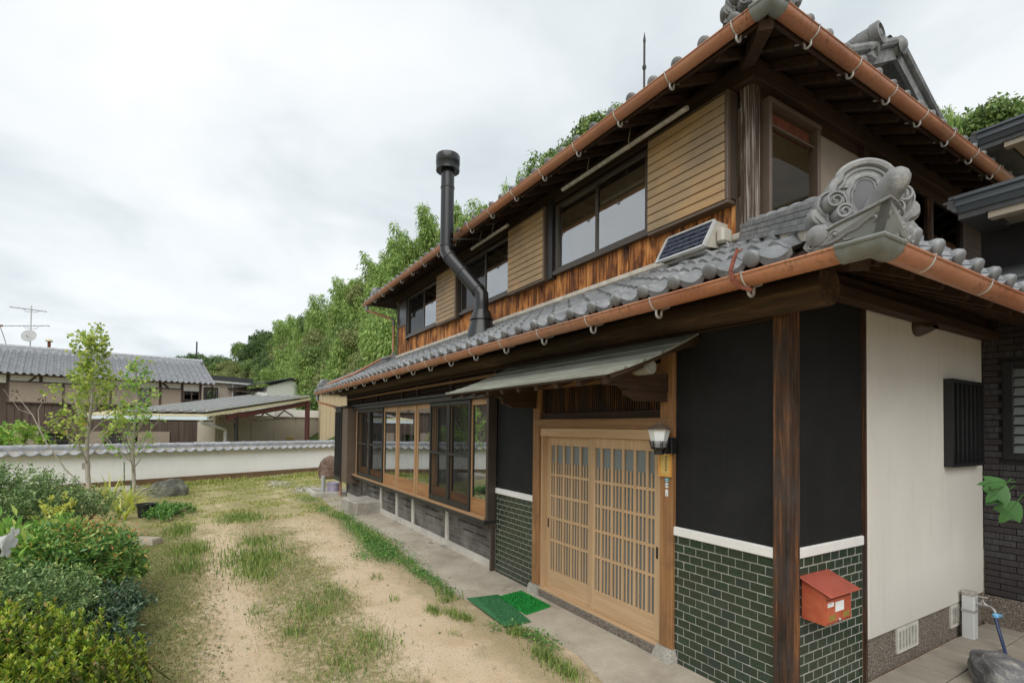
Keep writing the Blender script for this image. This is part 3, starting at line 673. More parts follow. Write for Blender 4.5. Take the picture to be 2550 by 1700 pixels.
# ---- entrance
D = H
part('door_post', 'door_post', D, (-1.105, -.03, .125, -.968, .12, 2.60), c=.006); part('door_post', 'door_post', D, (-3.058, -.03, .125, -2.925, .12, 2.60), c=.006)
for x in (-1.04, -2.99): MB().lathe((x, .03, -.01), [(.15, 0), (.145, .06), (.118, .138), (.0001, .14)], n=4).build('post_stone', 'stone', H, 30)
part('sill_step', 'aggregate', H, (-2.93, -.045, -.01, -1.10, .14, .10), c=.008)
part('lintel', 'lintel_wood', H, (-3.03, -.035, 1.935, -1.0, .10, 2.035), c=.006)
part('door_head', 'door_wood_x', H, (-2.925, -.015, 1.842, -1.105, .11, 1.933), c=.004)
part('door_sill', 'door_wood_x', H, (-2.925, -.03, .102, -1.105, .13, .118))
part('head_beam', 'lintel_wood', H, (-2.925, -.02, 2.385, -1.105, .09, 2.46), (-2.925, -.03, 2.465, -1.105, .06, 2.50))
part('door_jamb', 'door_wood', H, (-2.923, .0, .12, -2.895, .11, 1.84), (-1.135, .0, .12, -1.107, .11, 1.84))
def lattice_door(x0, x1, y, flip):
    z0, z1 = .12, 1.84; st = .075
    fr = part('sliding_door', 'door_wood', H, (x0, y, z0, x0+st, y+.034, z1), (x1-st, y, z0, x1, y+.034, z1), (x0+st, y+.002, z1-.10, x1-st, y+.032, z1), c=.003)
    part('kick_board', 'door_wood_x', fr, (x0+st, y+.003, z0, x1-st, y+.031, .325), c=.003)
    part('glass', 'frosted', fr, (x0+st, y+.022, .325, x1-st, y+.027, z1-.1))
    w = x1-x0-2*st
    for k in range(5):
        xc = x0+st+w*(k+.6)/5.2; part('bar', 'door_wood', fr, (xc-.0145, y+.004, .325, xc+.0145, y+.018, z1-.1))
    for k in range(11):
        if k % 2 == 0 or True:
            xc = x0+st+w*(.12+(k//2)+(.27 if k % 2 else -.08)+.38)/5.2
            xc = x0+st+w*((k//2)+.6+(.34 if k % 2 else -.34)-.0)/5.2
            if x0+st+.012 < xc < x1-st-.012: part('slat', 'door_wood', fr, (xc-.0065, y+.006, .325, xc+.0065, y+.016, 1.545))
    for z in (1.405, 1.165, .915, .66): part('rail', 'door_wood_x', fr, (x0+st, y+.007, z-.014, x1-st, y+.019, z+.014))
    return fr
dl = lattice_door(-2.895, -1.985, .065, 0); dr = lattice_door(-2.075, -1.135, .02, 1)
part('door_pull', 'dark_metal', dl, (-2.865, .060, .80, -2.845, .067, .90)); part('door_pull', 'dark_metal', dr, (-1.185, .015, .82, -1.165, .022, .92))
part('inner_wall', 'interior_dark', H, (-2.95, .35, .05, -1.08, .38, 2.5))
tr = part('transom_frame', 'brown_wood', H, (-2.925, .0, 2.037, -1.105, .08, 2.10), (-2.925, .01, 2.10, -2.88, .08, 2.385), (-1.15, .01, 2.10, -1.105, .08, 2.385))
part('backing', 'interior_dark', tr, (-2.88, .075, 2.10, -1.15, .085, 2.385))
b_ = MB()
for k in range(58):
    x = -2.865+k*.0298; b_.box(x-.006, .045, 2.10, x+.006, .06, 2.385)
tag(b_.build('slats', 'post_wood', tr), kind='stuff')
# ---- entrance canopy: sheet copper over rafters, a capped log purlin and two stepped brackets
CX0, CX1 = -3.68, -.72
def cprof(t): return (-.02-.86*t, 2.695-.46*t+.10*t*t)
cp = MB().box(CX0+.05, -.05, 2.60, CX1-.02, .04, 2.68).build('canopy', 'brown_wood', H)
for k in range(5):
    a, b2 = k/5, min(1, (k+1)/5+.03); sh = MB(); q = 6
    for j in range(q):
        t0, t1 = a+(b2-a)*j/q, a+(b2-a)*(j+1)/q; (y0, z0), (y1, z1) = cprof(t0), cprof(t1); up = .004*(5-k)+.006*(1-j/q) if False else .003*(4-k)*0 + .007*(1 if j == q-1 else 0)
        sh.add([(CX0, y0, z0+.004), (CX1-.10*t0, y0, z0+.004), (CX1-.10*t1, y1, z1+.004+up), (CX0, y1, z1+.004+up), (CX0, y0, z0-.012), (CX1-.10*t0, y0, z0-.012), (CX1-.10*t1, y1, z1-.012), (CX0, y1, z1-.012)],
               [(0, 1, 2, 3), (7, 6, 5, 4), (1, 5, 6, 2), (0, 3, 7, 4), (3, 2, 6, 7)])
    sh.build('copper_sheet', 'verdigris', cp, 35)
yf, zf = cprof(1.0)
part('fascia', 'brown_wood', cp, (CX0+.02, yf+.008, zf-.028, CX1-.12, yf+.03, zf-.013))
for k in range(10):
    x = CX0+.12+k*(CX1-.14-CX0-.12)/9-.03
    r_ = MB()
    for j in range(4):
        (y0, z0), (y1, z1) = cprof(j/4), cprof((j+1)/4)
        r_.beam((x, y0, z0-.045), (x, y1+.03*(j == 3), z1-.045), .05, .055)
    r_.build('canopy_rafter', 'brown_wood_y', cp)
MB().beam((CX1-.045, -.0, 2.645), (CX1-.13, -.84, 2.318), .035, .042).build('barge_board', 'brown_wood_y', cp)
pu = MB().tube([(CX0+.15, -.42, 2.412), (-.92, -.42, 2.412)], .050, 14).build('purlin', 'door_post', cp, 40)
MB().lathe((-.93, -.42, 2.412), [(.058, -.05), (.058, .09), (.054, .096), (.0001, .096)], (1, 0, 0), 18).build('purlin_cap', 'verdigris', cp, 40)
for x in (-1.06, -3.02):
    MB().prism([(0, .0), (0, .145), (-.25, .145), (-.66, .115), (-.70, .07), (-.66, .035), (-.5, .035), (-.44, .0)], (x-.04, -.03, 2.245), (0, 1, 0), (0, 0, 1), (1, 0, 0), .085).build('bracket_arm', 'brown_wood_y', cp)
    MB().prism([(0, 0), (0, .08), (-.46, .08), (-.44, .035), (-.36, .02), (-.33, 0)], (x-.03, -.03, 2.165), (0, 1, 0), (0, 0, 1), (1, 0, 0), .065).build('bracket_arm', 'brown_wood_y', cp)
# ---- glazed bay of the lower storey
by = -.10
part('bay_head', 'dark_metal', H, (-11.02, -.17, 2.335, -3.96, .04, 2.40), (-11.5, -.19, 2.41, -3.95, .03, 2.455), c=.004)
part('bay_jamb', 'bronze_frame', H, (-4.03, -.132, .60, -3.972, .0, 2.335), (-4.03, -.06, .03, -3.98, .0, .60), c=.004)
part('bay_sill', 'dark_metal', H, (-11.1, -.18, .655, -3.97, .04, .705), c=.004)
part('bay_track', 'sash_wood', H, (-11.05, -.16, .706, -4.032, .03, .738))
part('bay_jamb', 'sash_wood', H, (-10.86, -.12, .74, -10.78, .02, 2.33))
for x in (-6.76, -7.80): part('mullion', 'sash_wood', H, (x-.038, -.112, .67, x+.038, .03, 2.335), c=.004)
def sash(x0, x1, y, wood_='sash_wood'):
    f = part('glass_door', wood_, H, (x0, y, .74, x0+.042, y+.035, 2.33), (x1-.042, y, .74, x1, y+.035, 2.33), (x0+.042, y+.001, 2.25, x1-.042, y+.034, 2.33), c=.003)
    part('kick_panel', 'sash_panel', f, (x0+.042, y+.004, .742, x1-.042, y+.031, .955))
    MB().quad((x0+.042, y+.012, .955), (x1-.042, y+.012, .955), (x1-.042, y+.012, 2.25), (x0+.042, y+.012, 2.25)).build('pane', 'window_glass', f)
for i, (a, b2) in enumerate(((-4.56, -4.033), (-5.28, -4.54), (-6.0, -5.26), (-6.70, -5.98), (-7.755, -6.80), (-8.68, -7.84), (-9.74, -8.66), (-10.77, -9.72))): sash(a, b2, (-.098, -.098, -.06, -.098, -.094, -.098, -.098, -.06)[i])
def screen_door(x0, x1, mid):
    y = -.128; f = part('screen_door', 'dark_metal', H, (x0, y, .745, x0+.045, y+.022, 2.325), (x1-.045, y, .745, x1, y+.022, 2.325), (x0+.045, y+.001, 2.27, x1-.045, y+.021, 2.325), (x0+.045, y+.001, .745, x1-.045, y+.021, .83), (x0+.045, y+.001, mid, x1-.045, y+.021, mid+.04))
    MB().quad((x0+.045, y+.011, .83), (x1-.045, y+.011, .83), (x1-.045, y+.011, 2.27), (x0+.045, y+.011, 2.27)).build('mesh_panel', 'insect_screen', f)
for a, b2 in ((-5.28, -4.53), (-6.03, -5.29), (-9.70, -8.66), (-10.76, -9.72)): screen_door(a, b2, 1.50)
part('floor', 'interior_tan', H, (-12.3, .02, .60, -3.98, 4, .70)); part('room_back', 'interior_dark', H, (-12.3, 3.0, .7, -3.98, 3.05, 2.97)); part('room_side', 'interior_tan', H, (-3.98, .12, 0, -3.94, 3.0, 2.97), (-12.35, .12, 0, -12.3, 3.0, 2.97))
for k in range(17):
    x = -10.6+k*.405; w = .07+.05*((k*7) % 3); cm = MB(); q = 10
    vs = [(x+w*2*j/q, .16+.03*math.sin(j*1.9+k), z) for z in (.72, 2.36) for j in range(q+1)]
    cm.add(vs, [(j, j+1, q+2+j, q+1+j) for j in range(q)]); cm.build('curtain', 'curtain', H, 60)
# shutter store at the far end of the bay
sb = part('shutter_store', 'brown_frame', H, (-11.98, -.30, .50, -11.04, .02, 2.395), c=.004)
part('store_front', 'dark_metal', sb, (-12.28, -.33, .50, -11.6, -.302, 2.40)); rb = MB().box(-.014, -.352, .62, .014, -.331, 2.30).mesh('rib', 'black_metal')
for k in range(6): obj('rib', rb, sb, (-12.2+.1*k, 0, 0))
part('store_cap', 'dark_metal', sb, (-12.3, -.36, 2.402, -11.0, .02, 2.44))
# skirt below the bay
sp = [-12.2, -10.75, -9.1, -8.02, -7.1, -5.55, -4.06]
for x in sp: part('skirt_post', 'plinth', H, (x-.05, -.015, .02, x+.05, .05, .62)) if x > -9.2 else part('skirt_post', 'grey_board', H, (x-.05, -.015, .02, x+.05, .05, .62))
for a, b2 in zip(sp, sp[1:]):
    for z0, z1, dy in ((.142, .30, .007), (.303, .462, .004), (.465, .60, 0), (.603, .655, .006)):
        k = part('skirt_board', 'grey_board', H, (a+.05, .005+dy, z0, b2-.05, .035+dy, z1), c=.003)
        if z0 == .465 or z0 == .303:
            L = min(.75, (b2-a)*.55); c_ = (a+b2)/2+(.05 if z0 > .4 else .2)
            part('air_slot', 'ink', k, (c_-L/2, .002+dy, z0+.055 if z0 > .4 else z1-.055, c_-.02, .01+dy, z0+.075 if z0 > .4 else z1-.035), (c_+.02, .002+dy, z0+.055 if z0 > .4 else z1-.055, c_+L/2, .01+dy, z0+.075 if z0 > .4 else z1-.035))
    part('plinth', 'plinth', H, (a+.05, -.01, .03, b2-.05, .05, .138))
part('footing', 'concrete', H, (-12.4, -.05, -.02, -3.98, .05, .035))
for x in (-8.02, -7.1, -5.55): part('post_stone', 'stone', H, (x-.09, -.08, -.01, x+.09, .02, .05), c=.015)
part('back_wall', 'brown_wood', H, (-12.4, .05, 0, -3.98, .08, .62))
# lattice transom over the bay
for a, b2 in ((-12.3, -10.9), (-10.85, -9.6), (-9.52, -7.86), (-7.78, -7.0), (-6.92, -5.5), (-5.42, -4.08)):
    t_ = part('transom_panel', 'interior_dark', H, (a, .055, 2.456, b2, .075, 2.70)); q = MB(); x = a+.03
    while x < b2-.02: q.box(x-.007, .03, 2.47, x+.007, .045, 2.70); x += .042
    q.box(a, .025, 2.56, b2, .05, 2.575); tag(q.build('slats', 'brown_wood', t_), kind='stuff')
for x in (-12.32, -10.875, -9.56, -7.82, -6.96, -5.46, -4.03): part('stud', 'brown_wood', H, (x-.04, -.01, 2.456, x+.04, .08, 2.705))
part('ledge', 'lintel_wood', H, (-12.3, -.03, 2.62, -3.98, .03, 2.66))
# ================================================================== UPPER STOREY FRONT (y = .8)
x = -10.44; rows = []
while x < -.95:
    w = random.uniform(.155, .225); x1 = min(x+w, -.945); top = 4.40 if x1 < -9.72 else 4.09
    part('charred_board', 'charred_board', H, (x+.005, .775+random.uniform(0, .008), 3.715+random.uniform(-.006, .01), x1-.005, .80, top), c=.004); x = x1
part('corner_trim', 'weathered_post', H, (-.945, .765, 3.70, -.90, .81, 4.05))
part('corner_post', 'weathered_post', H, (-.925, .79, 3.62, -.805, .925, 5.2), c=.008)
part('corner_post', 'weathered_post', H, (-10.56, .77, 3.68, -10.45, .9, 5.2), c=.006)
part('mortar_strip', 'mortar', H, (-10.5, .72, 3.648, -.86, .80, 3.712), c=.012)
part('wall_plate', 'brown_wood', H, (-10.6, .72, 5.05, -.74, .82, 5.24), c=.006)
def up_window(x0, x1, z0, z1, split, y=.74, name='window', light=False):
    f = part(name, 'bronze_frame', H, (x0-.05, y-.03, z0-.075, x1+.05, .82, z0-.02), (x0-.04, y, z0-.02, x1+.04, .80, z0+.02), (x0-.04, y, z1-.015, x1+.04, .80, z1+.03), (x0-.04, y+.001, z0+.02, x0+.025, .80, z1-.015), (x1-.025, y+.001, z0+.02, x1+.04, .80, z1-.015), c=.003)
    part('stile', 'bronze_frame', f, (split-.022, y+.012, z0+.02, split+.022, y+.05, z1-.015))
    for a, b2, d in ((x0+.025, split-.022, .04), (split+.022, x1-.025, .025)): MB().quad((a, y+d, z0+.02), (b2, y+d, z0+.02), (b2, y+d, z1-.015), (a, y+d, z1-.015)).build('pane', 'upper_glass', f)
    return f
w1 = up_window(-3.68, -2.02, 4.11, 4.98, -2.865); w2 = up_window(-6.72, -4.94, 4.11, 4.98, -5.78); w3 = up_window(-9.66, -7.82, 4.11, 4.98, -8.66)
for a, b2, w in ((-6.68, -5.80, w2), (-9.62, -8.68, w3)): MB().quad((a, .745, 4.13), (b2, .745, 4.13), (b2, .745, 4.96), (a, .745, 4.96)).build('mesh_panel', 'insect_screen', w)
for x in (-3.72, -4.0): pass
part('window_post', 'dark_metal', H, (-3.84, .70, 4.0, -3.735, .82, 5.1), c=.004); part('window_post', 'dark_metal', H, (-6.79, .72, 4.0, -6.735, .82, 5.1)); part('window_post', 'dark_metal', H, (-9.76, .72, 4.0, -9.705, .82, 5.1))
sw = part('small_window', 'bronze_frame', H, (-10.42, .76, 4.40, -9.76, .82, 4.46), (-10.42, .76, 4.96, -9.76, .82, 5.02)); part('pane', 'blue_grey_metal', sw, (-10.42, .785, 4.46, -9.76, .80, 4.96))
def shutter_box(x0, x1, n=11):
    y = .655; z0, z1 = 4.0, 5.045
    f = part('shutter_box', 'brown_frame', H, (x0, y+.012, z0, x1, .80, z0+.03), (x0, y+.012, z1-.02, x1, .80, z1), (x0, y+.012, z0+.03, x0+.02, .80, z1-.02), (x1-.03, y+.008, z0+.03, x1, .80, z1-.02), (x0+.02, y+.035, z0+.03, x1-.03, y+.045, z1-.02), c=.003)
    part('side_panel', 'bronze_frame', f, (x1-.001, y+.05, z0+.04, x1+.012, .795, z1-.03))
    h = (z1-z0-.06)/n
    for k in range(n): part('slat', 'tan_slat', f, (x0+.004, y+.006*(k % 2 == 5), z0+.033+h*k, x1-.032, y+.034, z0+.033+h*(k+1)-.009), c=.004)
shutter_box(-1.93, -.955); shutter_box(-4.86, -3.87); shutter_box(-7.74, -6.80)
# ---- upper storey right-hand side (x = -.8)
f = part('window', 'brown_frame', H, (-.84, .955, 3.83, -.735, 1.83, 3.89), (-.84, .955, 4.915, -.735, 1.83, 4.96), (-.84, .955, 3.89, -.735, .995, 4.915), (-.84, 1.775, 3.89, -.745, 1.83, 4.915), (-.82, .995, 4.74, -.78, 1.775, 4.76), c=.003)
MB().quad((-.79, .995, 3.89), (-.79, 1.775, 3.89), (-.79, 1.775, 4.915), (-.79, .995, 4.915)).build('pane', 'side_glass', f)
part('red_brown_strip', 'rust', f, (-.86, 1.0, 4.76, -.83, 1.77, 4.91))  # red-brown strip behind the top of the pane
part('wall_panel', 'beige_panel', H, (-.84, 1.832, 3.9, -.80, 2.74, 4.93))
part('window_post', 'brown_wood_y', H, (-.86, 2.742, 3.6, -.76, 2.85, 5.1))
for y0, y1 in ((2.85, 3.6),): part('wall_panel', 'brown_wood_y', H, (-.86, y0, 3.6, -.82, y1, 5.0))
f = part('window', 'post_wood', H, (-.86, 3.62, 3.9, -.80, 3.70, 4.95), (-.86, 4.55, 3.9, -.80, 4.62, 4.95), (-.86, 5.6, 3.9, -.80, 5.68, 4.95), (-.86, 3.70, 3.92, -.81, 5.6, 3.98), (-.85, 3.70, 4.2, -.815, 5.6, 4.27)); part('pane', 'dark_glass', f, (-.85, 3.7, 3.98, -.84, 5.6, 4.95))
for k in range(14): part('charred_board', 'charred_board', H, (-.84, .93+.19*k, 3.56, -.805, 1.113+.19*k, 3.83))
part('wall_plate', 'brown_wood_y', H, (-.84, .74, 5.06, -.74, 7.6, 5.25), c=.006)
# ================================================================== ROOFS
SL = .5; ey, ez, ex = -.66, 2.885, .78; xl = -13.25
cs = 1/math.hypot(1, SL); V1 = Vector((0, cs, SL*cs)); N1 = Vector((0, -SL*cs, cs))
LR = MB()
def slab(b, P, th=.03):
    P = [Vector(p) for p in P]; nrm = (P[1]-P[0]).cross(P[2]-P[0]).normalized(); k = len(P); Q = [p-nrm*th for p in P]
    b.add(P+Q, [tuple(range(k)), tuple(range(k, 2*k))[::-1]]+[(i, k+i, k+(i+1) % k, (i+1) % k) for i in range(k)])
zt = ez+SL*(.80-ey)
slab(LR, [(xl, ey, ez-.02), (ex, ey, ez-.02), (-.8, .80, zt-.02), (-10.5, .80, zt-.02)])
slab(LR, [(ex, ey, ez-.02), (ex, 6.5, ez-.02), (-.8, 6.5, zt-.02), (-.8, .80, zt-.02)]); slab(LR, [(xl, 7.5, ez-.02), (xl, ey, ez-.02), (-10.5, .80, zt-.02), (-10.5, 7.5, zt-.02)])
lower = LR.build('lower_roof', 'brown_wood', H)
TL = tile_mesh('roof_tile', 'roof_tile'); EV = eave_mesh('eave_tile', 'roof_tile', disc=.050)
tw, tl = .28, .236
items = []; ends = []
ncol = int((ex-xl)/tw)
for c in range(ncol+1):
    x0 = ex-.10-tw*(c+1)
    if x0+tw*.5 < .44 and x0 > xl-.1: ends.append((EV, frame((x0, ey-.015, ez+.002), (1, 0, 0), V1, N1)))
    for r in range(1, 7):
        y = ey+r*tl*cs; z = ez+r*tl*cs*SL
        if x0+tw*.5 < ex-(y-ey)*1.08-.05 and x0+tw*.4 > xl+(y-ey)*1.9+.05: items.append((TL, frame((x0, y, z), (1, 0, 0), V1, N1)))
SR = (zt-ez)/(ex+.8); cr_ = 1/math.hypot(1, SR); V2 = Vector((-cr_, 0, SR*cr_)); N2 = Vector((SR*cr_, 0, cr_))
for c in range(18):
    y0 = ey+.30+tw*c
    ends.append((EV, frame((ex+.015, y0, ez+.002), (0, 1, 0), V2, N2)))
    for r in range(1, 7):
        x_ = ex-r*tl*cr_
        if y0 > ey+(ex-x_)*.92+.02 and c < 12: items.append((TL, frame((x_, y0, ez+r*tl*cr_*SR), (0, 1, 0), V2, N2)))
V3 = Vector((.965, 0, .262)); N3 = Vector((-.262, 0, .965))
for c in range(20):
    y0 = ey+.45+tw*c; ends.append((EV, frame((xl-.015, y0+tw, ez+.002), (0, -1, 0), V3, N3)))
    for r in range(1, 12):
        x_ = xl+r*tl*.965
        if y0 > ey+(x_-xl)*.53 and c < 9: items.append((TL, frame((x_, y0+tw, ez+r*tl*.262), (0, -1, 0), V3, N3)))
put_tiles(lower, 'roof_tile', items, 300, 'roof_tiles')
for me, mt in ends: obj('eave_tile', me, lower, mat=mt)
part('flashing', 'carved_tile', lower, (-10.5, .66, zt-.05, -.9, .735, zt+.002), (-10.5, .60, zt-.085, -.95, .66, zt-.045))
# ---- upper roof: hipped skirt below a gabled top
SU = .46; uy, uz, ux_ = .155, 5.115, -.245; ul = -11.25; ry = 4.2; gx = -1.27
UR = MB(); rz = uz+SU*(ry-uy); gy = uy+(ux_-gx); gz = uz+SU*(gy-uy); gl = ul+(ux_-gx)
slab(UR, [(ul, uy, uz-.02), (ux_, uy, uz-.02), (gx, gy, gz-.02), (gx, ry, rz-.02), (gl, ry, rz-.02), (gl, gy, gz-.02)])
yb = 2*ry-uy
slab(UR, [(ux_, yb, uz-.02), (ul, yb, uz-.02), (gl, yb-(gy-uy), gz-.02), (gl, ry, rz-.02), (gx, ry, rz-.02), (gx, yb-(gy-uy), gz-.02)])
slab(UR, [(ux_, uy, uz-.02), (ux_, yb, uz-.02), (gx, yb-(gy-uy), gz-.02), (gx, gy, gz-.02)]); slab(UR, [(ul, yb, uz-.02), (ul, uy, uz-.02), (gl, gy, gz-.02), (gl, yb-(gy-uy), gz-.02)])
upper = UR.build('upper_roof', 'brown_wood', H)
cu = 1/math.hypot(1, SU); V4 = Vector((0, cu, SU*cu)); N4 = Vector((0, -SU*cu, cu)); V5 = Vector((-cu, 0, SU*cu)); N5 = Vector((SU*cu, 0, cu)); V6 = Vector((cu, 0, SU*cu)); N6 = Vector((-SU*cu, 0, cu))
EV2 = eave_mesh('eave_tile', 'old_tile'); TL2 = tile_mesh('roof_tile', 'old_tile', n=6); up = []
for c in range(40):
    x0 = ux_-.05-tw*(c+1)
    if x0 < ul: break
    obj('eave_tile', EV2, upper, mat=frame((x0, uy-.015, uz), (1, 0, 0), V4, N4))
    for r in range(1, 19):
        y = uy+r*tl*cu
        if y > ry-.1: break
        if ul+min(y-uy, 1.3) < x0+.1 < ux_-min(y-uy, 1.3)-.15: up.append((TL2, frame((x0, y, uz+(y-uy)*SU), (1, 0, 0), V4, N4)))
for c in range(28):
    y0 = uy+.15+tw*c
    obj('eave_tile', EV2, upper, mat=frame((ux_+.015, y0, uz), (0, 1, 0), V5, N5)); 
    if c < 6: obj('eave_tile', EV2, upper, mat=frame((ul-.015, y0+tw, uz), (0, -1, 0), V6, N6))
    for r in range(1, 6):
        x_ = ux_-r*tl*cu
        if y0 > uy+(ux_-x_): up.append((TL2, frame((x_, y0, uz+(ux_-x_)*SU), (0, 1, 0), V5, N5)))
put_tiles(upper, 'roof_tile', up, 0, 'roof_tiles')
# ---- ridges
def hip_ridge(parent, p0, p1, layers, w, lh, pl, cap_r, mat='roof_tile', separate=True, mortar=True):
    p0, p1 = Vector(p0), Vector(p1); d = (p1-p0); L = d.length; d.normalize(); side = d.cross(Vector((0, 0, 1))).normalized(); upv = side.cross(d)
    if mortar: MB().obox((p0+p1)/2+upv*(layers*lh*.5-.03), d, side, upv, L, w*.86, layers*lh+.06).build('ridge_bed', 'mortar', parent)
    MS = {}; bag = MB()
    def pc(key, mk):
        if key not in MS: MS[key] = mk()
        return MS[key]
    for k in range(layers):
        s0 = -(pl*.5 if k % 2 else 0)
        while s0 < L:
            a, b2 = max(0, s0), min(L, s0+pl)
            if b2-a > .03:
                l_ = round(b2-a-.005, 2); c = p0+d*(a+b2)/2+upv*(lh*(k+.5))
                wk = w*(1.12 if k == 0 else 1.0)
                if separate: obj('ridge_tile', pc((l_, wk), lambda: MB().box(-l_/2, -wk/2, -lh*.46, l_/2, wk/2, lh*.46, .003).mesh('ridge_tile', mat)), parent, mat=frame(c, d, side, upv))
                else: bag.obox(c, d, side, upv, l_, wk, lh*.92)
            s0 += pl
    s0 = 0; top = layers*lh
    def capm(l_):
        b = MB(); q = 8; vs = []
        for xx, rr in ((-l_/2, cap_r*1.13), (-l_/2+.05, cap_r*1.13), (-l_/2+.052, cap_r), (l_/2+.02, cap_r)):
            vs += [(xx, rr*1.25*math.cos(math.pi*i/q), rr*math.sin(math.pi*i/q)-.006) for i in range(q+1)]
        fs = [(j*(q+1)+i, j*(q+1)+i+1, (j+1)*(q+1)+i+1, (j+1)*(q+1)+i) for j in range(3) for i in range(q)]
        b.add(vs, fs+[tuple(range(q+1))]); return b
    while s0 < L-.03:
        l_ = round(min(pl*.95, L-s0), 2); c = p0+d*(s0+l_/2)+upv*top
        if separate: obj('ridge_cap', pc(('c', l_), lambda: capm(l_).mesh('ridge_cap', mat, 50)), parent, mat=frame(c, d, side, upv))
        else:
            q = capm(l_); F4 = frame(c, d, side, upv); bag.add([F4 @ Vector(v) for v in q.v], q.f)
        s0 += l_
    if not separate: bag.build('ridge', mat, parent)
hip_ridge(lower, (-.80, .80, zt-.0), (.50, -.40, ez+SL*(-.40-ey)+.035), 4, .235, .038, .29, .05)
hip_ridge(lower, (-10.5, .80, zt), (-13.0, -.50, ez+.06), 3, .22, .038, .3, .05, separate=False)
hip_ridge(upper, (gx, gy, gz), (-.42, .33, uz+.09), 4, .22, .04, .3, .05, 'old_tile', separate=False); hip_ridge(upper, (gl, gy, gz), (ul+.2, uy+.2, uz+.09), 3, .22, .04, .3, .05, 'old_tile', separate=False)
hip_ridge(upper, (gl-.3, ry, rz-.08), (-1.10, ry, rz-.08), 3, .26, .045, .3, .075, 'old_tile', separate=False)
# ---- ridge-end ornaments: arched plate, cloud scrolls and a rising cylinder
def arch(w, h, n=22, foot=.45, cusp=0.0):
    pts = [(-w*foot, 0.0)]
    for i in range(n+1):
        a = math.pi*(1.08-1.16*i/n); r = 1.0-cusp*math.exp(-((abs(math.cos(a))-.86)/.07)**2)
        pts.append((w*math.cos(a)*r, h*.52+h*.48*math.sin(a)*r if math.sin(a) > 0 else h*.52+h*.9*math.sin(a)*r))
    return pts+[(w*foot, 0.0)]
ORN = {}
def ornament(parent, o, face, s=1.0, cyl=True, mat='carved_tile'):
    fx = Vector(face).normalized(); la = fx.cross(Vector((0, 0, 1))) * -1; F4 = frame(o, la, (0, 0, 1), fx)   # local: x lateral, y up, z outward
    def bld(nm, key, mk, mt=mat, sm=40):
        if key+mt not in ORN: ORN[key+mt] = mk().mesh(nm, mt, sm)
        return ORN[key+mt]
    X, Y, Z = (1, 0, 0), (0, 1, 0), (0, 0, 1)
    def plate():
        b = MB(); b.prism(arch(.165, .33), (0, .0, -.12), X, Y, Z, .10); b.prism(arch(.135, .295), (0, .012, -.025), X, Y, Z, .015); b.prism([(-.24, -.02), (.24, -.02), (.2, .07), (-.2, .07)], (0, 0, -.11), X, Y, Z, .08)
        return b
    base = obj('ridge_ornament', bld('ridge_ornament', 'plate', plate), parent, mat=F4 @ Matrix.Scale(s, 4))
    def rims():
        b = MB()
        for w, h, yo, r in ((.152, .315, .005, .021), (.122, .272, .016, .0085), (.078, .205, .045, .0125), (.060, .178, .056, .006)):
            b.tube([(x, y+yo, -.008) for x, y in arch(w, h, 30, .5, .10)], r, 7)
        return b
    kids = [('rim', bld('rim', 'rims', rims)), ('panel', bld('panel', 'panel', lambda: MB().prism(arch(.066, .185, 22, .5, .1), (0, .05, -.013), X, Y, Z, .006), 'ornament_dark'))]
    def scroll(sx):
        b = MB()
        for cx, cy, r, zo in ((.150, .115, .050, .012), (.115, .048, .044, .022)):
            b.lathe((sx*cx, cy, -.06), [(r*1.55, 0), (r*1.6, .04), (r*1.45, .062), (r*1.28, .066), (r*1.2, .052), (r*1.05, .05), (r, .07+zo), (r*.8, .09+zo), (.0001, .096+zo)], Z, 18)
            sp_ = []
            for i in range(26):
                a = i/25*2*math.pi*1.6; rr = r*(.9-.72*i/25); sp_.append((sx*(cx-rr*math.cos(a+.6)), cy+rr*math.sin(a+.6), .034+zo+.012*i/25))
            b.tube(sp_, [.0085*(1-.5*i/25) for i in range(26)], 6)
        b.lathe((sx*.20, .06, -.09), [(.055, 0), (.062, .05), (.045, .085), (.0001, .09)], Z, 14)
        b.tube([(sx*.205, .10, -.03), (sx*.215, .055, -.02), (sx*.18, .01, -.012), (sx*.11, -.012, -.005), (sx*.04, -.005, .0)], [.02, .024, .022, .018, .008], 7)
        b.tube([(sx*.03, .015, .0), (sx*.06, .03, .004), (sx*.085, .055, .0)], [.012, .02, .006], 6)
        return b
    kids += [('scroll', bld('scroll', 'sc-1', lambda: scroll(-1))), ('scroll', bld('scroll', 'sc1', lambda: scroll(1)))]
    if cyl:
        def cy():
            b = MB(); p0, p1 = Vector((.0, -.015, .02)), Vector((.085, .185, .225)); q = (p1-p0).normalized()
            b.lathe(p0, [(.058, 0), (.061, .12), (.060, .20), (.056, .235), (.044, .262), (.022, .278), (.0001, .281)], q, 20)
            b.tube([(-.07, -.045, .02), (-.02, -.03, .06), (.02, -.0, .1)], [.02, .03, .035], 8)
            return b
        kids.append(('cylinder', bld('cylinder', 'cyl', cy)))
    for nm, me in kids: obj(nm, me, base.parent, mat=F4 @ Matrix.Scale(s, 4))
    return base
OC = (.625, -.385, 3.03)
ornament(lower, OC, (1, -1, 0), 1.03); ornament(lower, (-13.02, -.52, ez+.07), (-1, -.5, 0), .85, False)
ornament(upper, (-.40, .31, uz+.10), (1, -1, 0), 1.15, True, 'old_tile'); ornament(upper, (ul+.18, uy+.18, uz+.1), (-1, -1, 0), .9, False, 'old_tile')
MB().lathe((gx+.18, ry, rz-.08), [(.10, 0), (.13, .05), (.10, .10), (.12, .13), (.05, .17), (.0001, .18)], (1, 0, 0), 9).build('ridge_flower', 'old_tile', upper, 30)
hip_ridge(upper, (gx-.02, ry-.15, rz-.02), (gx-.02, ry-1.0, rz-.02-.46*.85), 2, .22, .04, .3, .05, 'old_tile', separate=False)
